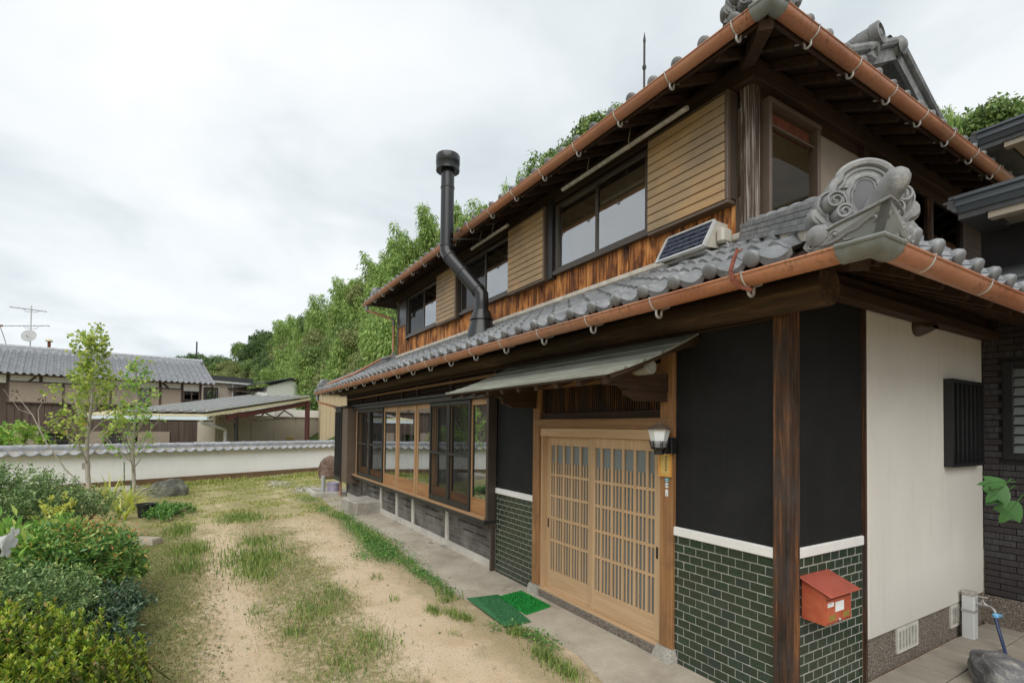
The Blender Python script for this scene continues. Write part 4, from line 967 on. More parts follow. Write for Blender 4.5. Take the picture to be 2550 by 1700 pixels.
MB().obox((gx+.14, ry-.72, rz-.46), (1, 0, 0), (0, 1, 0), (0, 0, 1), .30, .24, .20, .05).tube([(gx+.26, ry-.82, rz-.44), (gx+.3, ry-.72, rz-.36), (gx+.27, ry-.62, rz-.44)], .05, 7).build('ridge_ornament', 'old_tile', upper, 40)
MB().lathe((gx-.04, ry-.72, rz-.27), [(.105, 0), (.12, .16), (.125, .17), (.12, .30), (.135, .31), (.135, .40), (.10, .41), (.09, .37), (.05, .37), (.04, .40), (.0001, .40)], (1, .08, .10), 18).build('ridge_cylinder', 'old_tile', upper, 40)
# carved corner piece over the gutter corner
cx, cy_, cz = ex+.03, ey-.0, 2.862
prof = [(0, 0), (.33, 0), (.36, .035), (.345, .06), (.315, .05), (.285, .055), (.26, .082), (.235, .098), (.2, .102), (.13, .112), (.06, .122), (0, .132)]
def prow(b, p, swap):
    k = len(p); vs = []
    for dd in (0, .03):
        for a, h in p:
            f = max(0, 1-a/.30)**1.5*h/.135; q = (-a+.055*f, .045*-f+dd) if not swap else (.055*f-dd, a-.045*f)
            vs.append((cx+q[0], cy_+q[1], cz+h))
    b.add(vs, [tuple(range(k)), tuple(range(k, 2*k))[::-1]]+[(i, k+i, k+(i+1) % k, (i+1) % k) for i in range(k)]); return b
def pv_(a, h, swap):
    f = max(0, 1-a/.30)**1.5*h/.135
    return (cx-a+.055*f, cy_-.045*f-.005, cz+h*.86) if not swap else (cx+.055*f+.005, cy_+a-.045*f, cz+h)
prow(MB(), prof, False).build('carved_corner', 'prow_grey', lower)
rp = [(0, 0), (.33, 0), (.37, .03), (.35, .075), (.30, .07), (.27, .10), (.22, .112), (.19, .12), (0, .132)]
prow(MB(), rp, True).build('carved_corner', 'prow_grey', lower)
rl = MB()
def vine(P, f):
    for pts, r0 in P: rl.tube([f(*q) for q in pts], [r0*1.35*(1-.5*abs(2*i/(len(pts)-1)-1)) for i in range(len(pts))], 6)
def curl(cx_, cz_, r, t0, t1, n=14, k=.55): return [(cx_+r*(1-k*i/n)*math.cos(t0+(t1-t0)*i/n), cz_+r*(1-k*i/n)*math.sin(t0+(t1-t0)*i/n)) for i in range(n+1)]
vines = [([(.30, .045), (.27, .02), (.23, .018), (.18, .028), (.14, .05), (.10, .058), (.065, .085)], .0065), (curl(.2, .06, .032, -1.2, 3.6), .0055), ([(.12, .045), (.09, .075), (.06, .09), (.035, .11)], .006), (curl(.045, .075, .02, 0, 4.5), .005), ([(.26, .03), (.25, .055), (.225, .07)], .006), ([(.17, .03), (.15, .012), (.12, .012)], .005), (curl(.315, .03, .018, 3, 8), .005)]
vine(vines, lambda a, b2: pv_(a, b2, False)); vine(vines, lambda a, b2: pv_(a, b2, True))
for q, r in ((pv_(.2, .06, False), .014), (pv_(.2, .06, True), .014)): rl.lathe(Vector(q), [(r, 0), (r*.7, r*.7), (.0001, r)], (0, -1, 0) if q[1] < cy_+.05 else (1, 0, 0), 10)
rl.tube([pv_(.25, .10, False), pv_(.2, .119, False), pv_(.13, .13, False), pv_(.06, .143, False), pv_(0, .155, False), pv_(.1, .148, True), pv_(.2, .138, True)], .0075, 6)
rl.build('carved_vine', 'carved_tile', lower, 50)
slab2 = MB(); slab2.add([(cx+.03, cy_-.02, cz+.13), (cx-.30, cy_+.02, cz+.05), (cx-.30, cy_+.30, cz+.14), (cx-.02, cy_+.30, cz+.09)], [(0, 1, 2, 3)]); slab2.build('corner_cover', 'carved_tile', lower)
for q, ax in (((cx-.285, cy_+.05, cz+.075), (0, -1, 0)), ((cx-.06, cy_+.345, cz+.075), (1, 0, 0))):
    MB().lathe(q, [(.056, -.12), (.058, 0), (.060, .04), (.054, .062), (.035, .075), (.0001, .08)], ax, 18).build('round_end', 'carved_tile', lower, 40)
# ---- soffits, rafters, barge
def raft(parent, P0, P1, w=.055, h=.075): return MB().beam(P0, P1, w, h).build('rafter', 'brown_wood_y', parent)
for k in range(33):
    x = -12.9+k*.40
    if x < .45: yi = min(.25, ey+(ex-x)*.9-.05); raft(lower, (x, yi, ez+SL*(yi-ey)-.10), (x, ey+.10, ez+SL*.10-.10))
for k in range(12):
    y = -.35+k*.40; xi = max(-.2, ex-(y-ey)*.92+.06); raft(lower, (xi, y, ez+SR*(ex-xi)-.10), (ex-.10, y, ez+SR*.10-.10))
MB().beam((-.2, .25, ez+SR*.95-.14), (ex-.1, ey+.1, ez-.10), .09, .10).build('hip_rafter', 'brown_wood', lower)
part('eave_board', 'brown_wood', lower, (xl+.05, ey+.03, ez-.085, ex-.04, ey+.055, ez-.03)); part('eave_board', 'brown_wood_y', lower, (ex-.055, ey+.03, ez-.085, ex-.03, 6, ez-.03))
for k in range(29):
    x = -10.75+k*.37
    if x < -.55: yi = min(.95, uy+(ux_-x)*.95-.05); raft(upper, (x, yi, uz+SU*(yi-uy)-.105), (x, uy+.09, uz+SU*.09-.105))
for k in range(18):
    y = .62+k*.37; xi = max(-.95, ux_-(y-uy)*.95+.05); raft(upper, (xi, y, uz+SU*(ux_-xi)-.105), (ux_-.09, y, uz+SU*.09-.105))
MB().beam((-.9, .82, uz+SU*.66-.17), (ux_-.05, uy+.05, uz-.10), .10, .12).build('hip_rafter', 'brown_wood_y', upper)
part('eave_board', 'brown_wood', upper, (ul+.03, uy+.04, uz-.09, ux_-.04, uy+.065, uz-.035)); part('eave_board', 'brown_wood_y', upper, (ux_-.065, uy+.04, uz-.09, ux_-.04, yb, uz-.035))
part('gable_wall', 'carved_tile', upper, (gx-.12, gy+.1, gz-.1, gx-.04, yb-(gy-uy)-.1, gz+.3))
gb = MB(); gb.prism([(gy, gz), (yb-(gy-uy), gz), (ry, rz-.03)], (gx-.1, 0, 0), (0, 1, 0), (0, 0, 1), (1, 0, 0), .06); gb.build('gable_wall', 'carved_tile', upper)
for sgn in (-1, 1):
    P = [(gx+.22, ry+sgn*t*(ry-gy+.25), rz-.13-t*SU*(ry-gy+.25)+.05*math.sin(math.pi*t)*-1) for t in [i/8 for i in range(9)]]
    b_ = MB()
    for p, q in zip(P, P[1:]): b_.beam(p, q, .05, .17)
    b_.build('barge_board', 'old_tile', upper)
    b_ = MB()
    for p, q in zip(P, P[1:]): b_.beam((p[0]-.1, p[1], p[2]+.10), (q[0]-.1, q[1], q[2]+.10), .32, .05)
    b_.tube([(p[0]+.04, p[1], p[2]+.13) for p in P], .055, 8); b_.build('verge_tile', 'old_tile', upper)
# ---- gutters, brackets and pipes
GR = .065
GZ_ = lambda x: 2.828+.0024*(ex-x)
gutter(H, (xl-.02, ey-.005, GZ_(xl)), (ex-.12, ey-.005, GZ_(ex-.12)), GR, (0, -1, 0)); gutter(H, (ex+.005, ey+.12, 2.828), (ex+.005, 6.4, 2.86), GR, (1, 0, 0))
def elbow(x, y, z, l):
    gutter_sweep(H, [(x-l, y, z), (x-l+.03, y, z), (x-l+.031, y, z), (x, y, z), (x, y+l-.031, z), (x, y+l-.03, z), (x, y+l, z)], [(0, -1, 0), (0, -1, 0), (0, -.95, 0), (.95, -.95, 0), (.95, 0, 0), (1, 0, 0), (1, 0, 0)], GR*1.12, 'gutter_corner', 'grey_joint')
elbow(ex+.005, ey-.005, 2.829, .14)
gutter(H, (ul-.02, uy-.02, 5.085), (ux_-.10, uy-.02, 5.085), GR, (0, -1, 0)); gutter(H, (ux_+.02, uy+.10, 5.085), (ux_+.02, 8.0, 5.085), GR, (1, 0, 0)); elbow(ux_+.02, uy-.02, 5.086, .12)
BM = bracket_mesh(GR); QZ = Matrix.Rotation(math.pi/2, 4, 'Z')
for k in range(20):
    x = .14-.70*k
    if x > xl: obj('gutter_bracket', BM, H, mat=Matrix.Translation((x, ey-.005, GZ_(x))))
BS = bracket_mesh(GR, hook=False)
for y in (-.18, .62, 1.42, 2.22, 3.0): obj('gutter_bracket', BS, H, mat=Matrix.Translation((ex+.005, y, 2.832)) @ QZ)
for k in range(17):
    x = -.50-.66*k
    if x > ul: obj('gutter_bracket', BM, H, mat=Matrix.Translation((x, uy-.02, 5.085)))
for k in range(12): obj('gutter_bracket', BM, H, mat=Matrix.Translation((ux_+.02, .68+.655*k, 5.085)) @ QZ)
st = MB(); st.tube([(.055, -.60, 3.02), (.05, -.63, 3.0), (.06, -.66, 3.015)], .006, 6)
pts = [(.065, -.66, 3.0), (.075, -.70, 2.95), (.08, -.745, 2.86), (.095, -.75, 2.80), (.13, -.72, 2.755), (.17, -.68, 2.735)]
for p, q in zip(pts, pts[1:]): st.beam(p, q, .021, .012, up=(0, -1, .3))
st.build('iron_strap', 'rust', H)
dp = MB(); dp.tube([(-11.1, .15, 5.02), (-11.1, .16, 4.90), (-10.62, .66, 4.66), (-10.60, .70, 4.55), (-10.60, .70, 3.78), (-10.60, .62, 3.70)], .03, 10); dp.build('downpipe', 'copper_gutter', H, 50)
dj = MB(); dj.tube([(-11.1, .13, 5.06), (-11.1, .15, 4.9)], .045, 10); dj.tube([(-10.64, .64, 4.68), (-10.60, .70, 4.62), (-10.60, .70, 4.5)], .037, 10); dj.tube([(-10.60, .70, 3.82), (-10.60, .69, 3.72), (-10.62, .52, 3.66), (-10.66, .40, 3.62)], .037, 10); dj.build('pipe_joint', 'grey_joint', H, 50)
MB().tube([(-10.66, .42, 3.63), (-11.6, -.02, 3.30), (-12.9, -.52, 3.05)], .03, 10).build('roof_pipe', 'copper_gutter', H, 50)
MB().tube([(-13.05, -.66, 2.80), (-13.05, -.66, 2.62)], .045, 10).build('pipe_joint', 'grey_joint', H, 50)
MB().tube([(-13.05, -.66, 2.64), (-12.98, -.62, 2.58), (-12.42, -.18, 2.42), (-12.36, -.14, 2.36), (-12.36, -.14, .05)], .03, 10).build('downpipe', 'copper_gutter', H, 50)
part('closing_wall', 'interior_dark', H, (-13.0, .5, 2.6, -12.4, .55, 2.9))
# ================================================================== THINGS ON AND AROUND THE HOUSE
# ---- stove flue
t = thing('stove_flue', 'black metal stove flue rising past the upper eave with a round cap', 'chimney', (-4.9, .23, 3.30))
def fl(name, pts, r, n=20): return MB().tube([Vector(p)-Vector((-4.9, .23, 3.30)) for p in pts], r, n).build(name, 'soot_metal', t, 45)
A, B2, C2, T2 = Vector((-4.88, .22, 3.95)), Vector((-5.50, -.10, 4.70)), Vector((-5.50, -.10, 6.12)), None
MB().lathe((.02, -.01, -.05), [(.245, 0), (.155, .34), (.150, .36)], n=24).build('flashing_cone', 'soot_metal', t, 45)
MB().lathe((.02, -.01, .26), [(.185, 0), (.150, .09), (.128, .13), (.125, .15)], n=24).build('storm_collar', 'soot_metal', t, 45)
fl('pipe', [(-4.88, .22, 3.5), (-4.88, .22, 3.80), A, A+(B2-A)*.12], .106); fl('pipe', [A+(B2-A)*.04, A+(B2-A)*.94], .106); fl('pipe', [A+(B2-A)*.9, B2+Vector((0, 0, .03)), B2+Vector((0, 0, .2))], .106); fl('pipe', [B2+Vector((0, 0, .1)), C2], .106)
for p, d in ((A+(B2-A)*.1, B2-A), (A+(B2-A)*.52, B2-A), (A+(B2-A)*.9, B2-A), (B2+Vector((0, 0, .12)), Vector((0, 0, 1))), (B2+Vector((0, 0, 1.06)), Vector((0, 0, 1)))): MB().lathe(p-Vector((-4.9, .23, 3.30)), [(.106, -.016), (.113, -.012), (.113, .012), (.106, .016)], d, 20).build('clamp_band', 'dark_metal', t, 45)
MB().lathe((-.60, -.33, 2.73), [(.12, 0), (.188, .0), (.188, .11), (.192, .115), (.192, .235), (.184, .25), (.06, .262), (.0001, .262)], n=26).build('cap', 'soot_metal', t, 45)
MB().tube([(-.50, -.30, 1.72), (-.1, .3, 1.86)], .008, 6).tube([(-.50, -.3, 1.60), (-.25, .2, 1.64)], .008, 6).build('stay', 'dark_metal', t)
# ---- solar lamp panel
t = thing('solar_panel', 'small tilted solar panel on the charred boards above the lower roof', 'solar panel', (-1.4, .78, 3.6))
P0, P1 = Vector((-.20, -.36, -.035)), Vector((-.08, -.14, .235)); 
ex1 = Vector((1, 0, 0)); 
def sp(u, v, w): return Vector((-.17+.545*u, -.36+.16*v, -.03+.265*v)) + Vector((0, -.855, .517))*w
fr = MB()
for a, b2 in (((0, 0), (1, 0)), ((0, 1), (1, 1)), ((0, 0), (0, 1)), ((1, 0), (1, 1))): fr.beam(sp(*a, 0), sp(*b2, 0), .02, .028, up=(0, -.855, .517))
fr.build('frame', 'aluminium', t)
MB().quad(sp(0, 0, .006), sp(1, 0, .006), sp(1, 1, .006), sp(0, 1, .006)).build('cell_sheet', 'solar_cell', t)
ln = MB()
for k in range(1, 5): ln.beam(sp(.02, k/5, .0075), sp(.98, k/5, .0075), .0022, .0015, up=(0, -.855, .517))
ln.build('grid_line', 'aluminium', t)
MB().prism([(0, 0), (.16, .265), (.34, .265), (.34, .03)], (.37, -.36, -.03), (0, 1, 0), (0, 0, 1), (1, 0, 0), .006).build('side_plate', 'cream_plastic', t)
MB().prism([(0, 0), (.16, .265), (.34, .265), (.34, .03)], (-.17, -.36, -.03), (0, 1, 0), (0, 0, 1), (1, 0, 0), .006).build('side_plate', 'cream_plastic', t)
part('junction_box', 'cream_plastic', t, (.38, -.20, .02, .46, -.06, .16), c=.02)
part('bracket', 'aluminium', t, (-.1, -.30, -.06, .36, -.02, -.045)); MB().tube([(.44, -.13, .03), (.48, -.15, -.01), (.46, -.19, -.08), (.43, -.23, -.13)], .007, 6).tube([(.1, -.25, -.05), (.1, -.28, -.1), (.12, -.3, -.16)], .005, 6).tube([(.52, -.1, .03), (.62, -.06, .05), (.72, -.08, .13), (.78, -.1, .16)], .004, 5).build('cable', 'grey_plastic', t)
# ---- poles hung under the upper eave
def pole(p0, p1, lbl):
    p0, p1 = Vector(p0), Vector(p1); t = thing('hanging_pole', lbl, 'pole', p0, group='drying poles hung under the upper eave'); d = p1-p0
    MB().tube([(0, 0, 0), d], .024, 10).build('pole', 'pole_grey', t, 40)
    for f in (.25, .6): q = d*f; MB().tube([q+Vector((0, 0, -.03)), q+Vector((.02, .02, 0)), q+Vector((0, 0, .05)), q+Vector((.0, .03, .22))], .005, 6).build('hanger', 'pole_grey', t)
pole((-3.15, .44, 4.93), (-1.22, .44, 4.93), 'long weathered drying pole hung under the eave above the largest upper window')
pole((-5.70, .44, 4.94), (-4.50, .44, 4.94), 'short pale drying pole hung under the eave just right of the flue')
# ---- entrance lantern
t = thing('wall_lantern', 'white glass lantern with brown hood on a black bracket beside the entrance', 'lantern', (-.99, -.165, 1.765)); t.scale = (.74, .74, .74)
hx = [math.pi/6+math.pi/3*k for k in range(6)]
MB().lathe((0, 0, .03), [(.075, 0), (.085, .05), (.118, .20), (.0001, .20)], n=6).build('shade', 'white_glass', t)
MB().lathe((0, 0, .232), [(.155, -.008), (.155, .0), (.05, .042), (.02, .055), (.018, .078), (.0001, .08)], n=6).build('hood', 'hood_brown', t)
gb = MB()
for z, r in ((.03, .083), (.05, .092), (.07, .099), (.093, .106)):
    for a, b2 in zip(hx, hx[1:]+hx[:1]):
        rr = r+.004; gb.beam((rr*math.cos(a-math.pi/6), rr*math.sin(a-math.pi/6), z), (rr*math.cos(b2-math.pi/6), rr*math.sin(b2-math.pi/6), z), .006, .007)
for a in hx:
    for d in (-.10, .10): gb.beam((.083*math.cos(a+d), .083*math.sin(a+d), .02), (.105*math.cos(a+d), .105*math.sin(a+d), .10), .008, .006)
gb.build('grid', 'black_metal', t)
MB().lathe((0, 0, -.05), [(.05, 0), (.056, .05), (.085, .062), (.09, .08), (.0001, .08)], n=6).build('base', 'black_metal', t)
part('bracket', 'black_metal', t, (-.02, .02, -.04, .07, .182, .0), (.03, .10, -.04, .09, .18, .14), c=.004)
# ---- name board and stickers on the right door post
t = thing('name_board', 'gold faced name board in an orange wooden frame on the right door post', 'sign', (-1.035, -.032, 1.645))
part('board', 'plate_gold', t, (-.05, -.012, -.085, .05, -.001, .085)); part('frame', 'plate_wood', t, (-.066, -.02, -.105, -.05, 0, .105), (.05, -.02, -.105, .066, 0, .105), (-.05, -.02, -.105, .05, 0, -.085), (-.05, -.02, .085, .05, 0, .105))
def strokes(parent, segs, w=.0035, y=-.0135, mat='ink', name='lettering'):
    b = MB()
    for (x0, z0), (x1, z1) in segs: b.beam((x0, y, z0), (x1, y, z1), w, .0012, up=(0, -1, 0))
    return b.build(name, mat, parent)
random.seed(3)
sg = []
for k in range(5):
    z = .058-.026*k; x = .012
    sg += [((x-.012, z+.006), (x+.012, z+.007)), ((x, z+.011), (x-.002, z-.009)), ((x-.01, z-.003), (x+.011, z-.002)), ((x-.009, z-.010), (x+.008, z-.006))]
for k in range(2): sg += [((-.028, .06-.02*k), (-.018, .064-.02*k)), ((-.024, .066-.02*k), (-.026, .052-.02*k))]
strokes(t, sg, .0022)
def sticker(lbl, z, shape, x=-1.025):
    t = thing('sticker', lbl, 'sticker', (x, -.0315, z))
    if shape == 'teal':
        MB().lathe((0, 0, 0), [(.024, 0), (.024, .0015), (.0001, .0015)], (0, -1, 0), 18).build('disc', 'teal', t); part('print', 'paper', t, (-.014, -.0025, .002, .012, -.0018, .008), (-.01, -.0025, -.014, .014, -.0018, -.008)); part('print', 'red_paint', t, (-.012, -.0025, -.006, .0, -.0018, -.001))
    elif shape == 'white':
        MB().lathe((0, 0, 0), [(.021, 0), (.021, .0015), (.0001, .0015)], (0, -1, 0), 10).build('disc', 'paper', t); part('print', 'ink', t, (-.024, -.0025, -.005, .024, -.0018, .006)); part('print', 'paper', t, *[(-.019+.010*k, -.0031, -.002, -.013+.010*k, -.0026, .003) for k in range(4)])
    else:
        part('card', 'paper', t, (-.015, -.003, -.028, .015, 0, .028), c=.002); part('print', 'ink', t, *[(-.008, -.0036, -.004-.007*k, .006, -.0031, -.002-.007*k) for k in range(3)])
sticker('round teal sticker with red mark, uppermost of those below the name board', 1.515, 'teal'); sticker('round white sticker with a black band on the door post', 1.468, 'white'); sticker('small white upright card stuck on the door post below the round stickers', 1.405, 'card')
# ---- red mailbox
t = thing('mailbox', 'red metal letter box with sloping lid on the green tiles', 'mailbox', (-.02, .38, .60))
X0, X1, Y0, Y1 = .0, .155, -.21, .12
b = MB(); b.add([(X0, Y0, .06), (X1, Y0, .055), (X1, Y1, .055), (X0, Y1, .06), (X0, Y0, .325), (X1, Y0, .255), (X1, Y1, .255), (X0, Y1, .325)], [(0, 3, 2, 1), (4, 5, 6, 7), (0, 1, 5, 4), (1, 2, 6, 5), (2, 3, 7, 6), (3, 0, 4, 7)]); b.build('body', 'red_paint', t)
MB().obox((.095, -.042, .297), Vector((.94, 0, -.36)).normalized(), (0, 1, 0), Vector((.36, 0, .94)).normalized(), .235, .385, .010, .004).build('lid', 'faded_red', t)
d = part('door', 'red_paint', t, (X1, Y0+.012, .068, X1+.004, Y1-.012, .215)); part('door_gap', 'ink', t, (X1+.0005, Y0+.010, .217, X1+.0015, Y1-.010, .220), (X1+.0005, Y0+.010, .063, X1+.0015, Y1-.010, .0665))
part('label', 'paper', d, (X1+.004, Y0+.02, .172, X1+.0052, Y0+.095, .20)); part('label', 'paper', d, (X1+.004, Y0+.115, .13, X1+.0052, Y0+.225, .195)); part('print', 'ink', d, (X1+.0054, Y0+.028, .19, X1+.006, Y0+.033, .194), (X1+.0054, Y0+.045, .191, X1+.006, Y0+.07, .1935), (X1+.0054, Y0+.028, .181, X1+.006, Y0+.034, .186))
for y in (Y0+.035, Y0+.215): part('window', 'brass', d, (X1+.004, y, .078, X1+.0062, y+.082, .115), c=.001)
MB().lathe((X1+.004, -.045, .075), [(.012, 0), (.013, .006), (.006, .012), (.0001, .012)], (1, 0, 0), 12).build('latch', 'chrome', d)
# ---- security light on the rendered wall
t = thing('wall_light', 'bronze hooded downlight on the cream rendered wall', 'lamp', (0.0, 1.90, 2.84))
MB().lathe((0, 0, 0), [(.075, 0), (.075, .012), (.05, .018)], (1, 0, 0), 18).build('backplate', 'bronze_frame', t, 40)
b = MB(); q = 14; vs = []
for i in range(7):
    a = i/6; r = .082*(1-.35*a*a)
    vs += [(.015+.13*a*(.55+.45*math.cos(max(-1.57, min(1.57, 2*math.pi*j/q-math.pi/2)) if False else 0)), r*math.cos(2*math.pi*j/q), r*math.sin(2*math.pi*j/q)-.03*a + (0 if math.sin(2*math.pi*j/q) > -.2 else .05*a)) for j in range(q)]
b.add(vs, [(i*q+j, i*q+(j+1) % q, (i+1)*q+(j+1) % q, (i+1)*q+j) for i in range(6) for j in range(q)]); b.add(vs[-q:], [tuple(range(q))]); b.build('hood', 'bronze_frame', t, 50)
# ---- door mats
def door_mat(lbl, P, mat, seed, grain):
    r_ = np.random.default_rng(seed); t = thing('door_mat', lbl, 'door mat', (P[0][0], P[0][1], .02)); O = Vector(P[0])
    L = [Vector(p)-O for p in P]; b = MB(); b.add([(*v, .0) for v in L]+[(*v, .012) for v in L], [(3, 2, 1, 0), (4, 5, 6, 7)]+[(i, (i+1) % 4, 4+(i+1) % 4, 4+i) for i in range(4)]); b.build('backing', mat, t)
    n = 2600; uu = r_.uniform(.01, .99, (n, 2)); A_, B_, D_ = (np.array([*L[1]]), np.array([*L[3]]), 0); p = np.zeros((n, 3)); p[:, :2] = uu[:, :1]*A_+uu[:, 1:]*B_; p[:, 2] = .011
    tag(blades('pile', p, grain, mat, .004, .5, t), kind='stuff')
door_mat('bright green artificial grass mat beside the entrance step', [(-2.52, -.13), (-2.46, -.49), (-3.07, -.47), (-3.11, -.13)], 'mat_bright', 1, .022)
door_mat('dull green ribbed mat lying half on the soil', [(-2.28, -.55), (-2.30, -.83), (-3.19, -.80), (-3.13, -.43)], 'mat_dull', 2, .010)
# ---- stones, drain, tap
def blob(name, lbl, loc, dims, mat, seed, flat=.25, cat='rock', rough=.22, sub=4, rot=0.0, ang=None):
    import mathutils
    bm = __import__('bmesh').new(); __import__('bmesh').ops.create_icosphere(bm, subdivisions=sub, radius=1)
    for v in bm.verts:
        p = v.co.copy(); nz = mathutils.noise
        k = 1+rough*1.6*nz.noise(p*1.2+Vector((seed, 0, 0)))+rough*.7*nz.noise(p*2.9+Vector((0, seed, 0)))+rough*.3*nz.noise(p*7+Vector((0, 0, seed)))
        p = p*k; p = Vector([math.copysign(abs(c)**.8, c) for c in p]); p.z = max(p.z, -flat); v.co = Vector((p.x*dims[0], p.y*dims[1], (p.z+flat)*dims[2]/(1+flat)))
    me = bpy.data.meshes.new(name); bm.to_mesh(me); bm.free(); me.materials.append(M[mat]); me.polygons.foreach_set('use_smooth', [True]*len(me.polygons)); me.set_sharp_from_angle(angle=R(38))
    o = obj(name, me, None, loc); o.rotation_euler = (0, 0, rot); return tag(o, lbl, cat)
blob('rock', 'low grey banded rock on the grass before the white garden wall', (-14.6, -4.15, -.03), (.30, .46, .46), 'rock', 4, rot=.25)
blob('rock', 'upright reddish boulder at the far end of the house near the garden wall', (-17.6, .78, -.05), (.42, .48, .85), 'red_rock', 9, .5)
blob('rock', 'pale flat stone beside the slim young tree', (-15.2, -5.3, -.03), (.35, .75, .28), 'stone', 14)
blob('rock', 'grey white veined boulder in the lower right corner of the paved court', (.66, 1.82, -.04), (.27, .34, .30), 'dark_rock', 21, .3, rot=.4)
blob('rock', 'small dark stone tucked behind the veined boulder by the hose', (.80, 2.45, -.02), (.2, .2, .26), 'dark_rock', 31, .3, sub=3)
blob('rock', 'flat stone half buried in the soil under the left shrubs', (-3.6, -4.72, .45), (.14, .16, .10), 'rock', 17, sub=3)
import bmesh
s_ = MB().box(-.5, -.32, -.02, .5, .31, .30, .03); me = s_.mesh('stepping_block', 'stone'); bm = bmesh.new(); bm.from_mesh(me); bmesh.ops.subdivide_edges(bm, edges=bm.edges[:], cuts=5, use_grid_fill=True)
from mathutils import noise as mnoise
for v in bm.verts: v.co += Vector((mnoise.noise(v.co*3), mnoise.noise(v.co*3+Vector((5, 0, 0))), mnoise.noise(v.co*4+Vector((0, 9, 0)))*.6))*.035
bm.to_mesh(me); bm.free(); o = obj('stepping_block', me, None, (-9.58, -.27, 0)); o.rotation_euler = (0, 0, .08); tag(o, 'rough hewn stone step block below the glazed bay', 'step')
t = thing('drain_basin', 'square concrete drain basin set in the gravel by the house corner', 'drain', (-13.1, -.35, 0))
part('rim', 'pale_concrete', t, (-.62, -.45, -.02, .62, -.36, .12), (-.62, .36, -.02, .62, .45, .12), (-.62, -.36, -.02, -.52, .36, .12), (.52, -.36, -.02, .62, .36, .12), c=.008); part('floor', 'concrete', t, (-.52, -.36, -.02, .52, .36, .03))
o = MB().tube([(0, 0, 0), (0, 0, .52)], .055, 14).build('standpipe', 'grey_plastic', None, 40, (-12.75, -.52, .03)); tag(o, 'short grey plastic pipe standing in the concrete drain basin', 'pipe')
t = thing('flower_pot', 'lavender plastic pot of soil standing in the concrete drain basin', 'pot', (-12.95, -.2, .03)); MB().lathe((0, 0, 0), [(.15, 0), (.185, .28), (.2, .28), (.2, .31), (.185, .31), (.18, .27)], n=20).build('pot', 'lavender', t, 40); MB().lathe((0, 0, .26), [(.18, 0), (.0001, .02)], n=16).build('soil', 'soil', t)
t = thing('flower_pot', 'black plastic plant pot beside the strap leaved plants', 'pot', (-11.0, -4.36, 0)); MB().lathe((0, 0, 0), [(.12, 0), (.155, .25), (.175, .25), (.175, .28), (.155, .28), (.15, .24)], n=22).build('pot', 'pot_black', t, 40); MB().lathe((0, 0, .23), [(.15, 0), (.0001, .02)], n=16).build('soil', 'soil', t)
t = thing('edging_block', 'grey ribbed concrete edging block lying at the edge of the shrubs', 'edging', (-8.1, -4.12, 0), .9)
part('slab', 'concrete', t, (-.22, -.11, 0, .22, .11, .09), c=.01); [part('ridge', 'concrete', t, (-.22, -.10+.05*k, .09, .22, -.075+.05*k, .11), c=.005) for k in range(4)]
t = thing('tap_post', 'light grey plastic tap post strapped against the rendered wall', 'tap', (.07, 2.82, 0)); part('post', 'tap_grey', t, (-.045, -.05, 0, .045, .05, .42), c=.004); part('top_block', 'stone', t, (-.047, -.052, .42, .047, .052, .455), c=.004); part('band', 'zinc', t, (-.048, -.053, .27, .048, .053, .295))
f = MB().tube([(.045, 0, .36), (.10, -.01, .36), (.135, -.02, .365)], .014, 10).lathe((.10, -.01, .36), [(.018, 0), (.018, .035), (.008, .04), (.008, .055), (.0001, .055)], n=10).tube([(.13, -.02, .365), (.165, -.025, .36), (.185, -.03, .335), (.19, -.03, .31)], .010, 8); f.build('faucet', 'chrome', t, 40); MB().tube([(.065, -.01, .425), (.135, -.012, .43)], .008, 8).build('handle', 'chrome', t)
t = thing('garden_hose', 'dark blue garden hose hanging from the tap with a pale blue clip', 'hose', (.26, 2.79, .31)); MB().tube([(0, 0, .0), (.0, -.005, -.035), (.04, -.06, -.14), (.09, -.14, -.24), (.14, -.26, -.31)], .013, 8).build('tube', 'blue_hose', t, 40); MB().lathe((0, 0, -.03), [(.024, 0), (.026, .02), (.018, .035), (.0001, .035)], n=10).obox((.02, 0, -.005), (1, 0, 0), (0, 1, 0), (0, 0, 1), .05, .012, .02).build('clip', 'blue_clip', t)
for (x, y, h, lbl) in ((-13.1, -4.93, 1.02, 'tall thin green plant stake between the two young trees'), (-12.7, -4.75, .62, 'short thin green plant stake leaning beside the taller stake')):
    tag(MB().tube([(0, 0, 0), (.02, -.03, h)], .011, 7).build('plant_stake', 'leaf_dark', None, None, (x, y, 0)), lbl, 'stake', 'plant stakes')
o = MB().tube([(0, 0, -.3), (0, 0, 2.6)], .022, 8).lathe((0, 0, 2.0), [(.03, 0), (.045, .05), (.03, .1)], n=8).lathe((0, 0, 2.55), [(.022, 0), (.03, .05), (.0001, .25)], n=8).build('lightning_rod', 'dark_metal', None, 40, (-5.45, 4.2, 7.3)); tag(o, 'thin dark lightning rod standing on the roof ridge', 'rod')
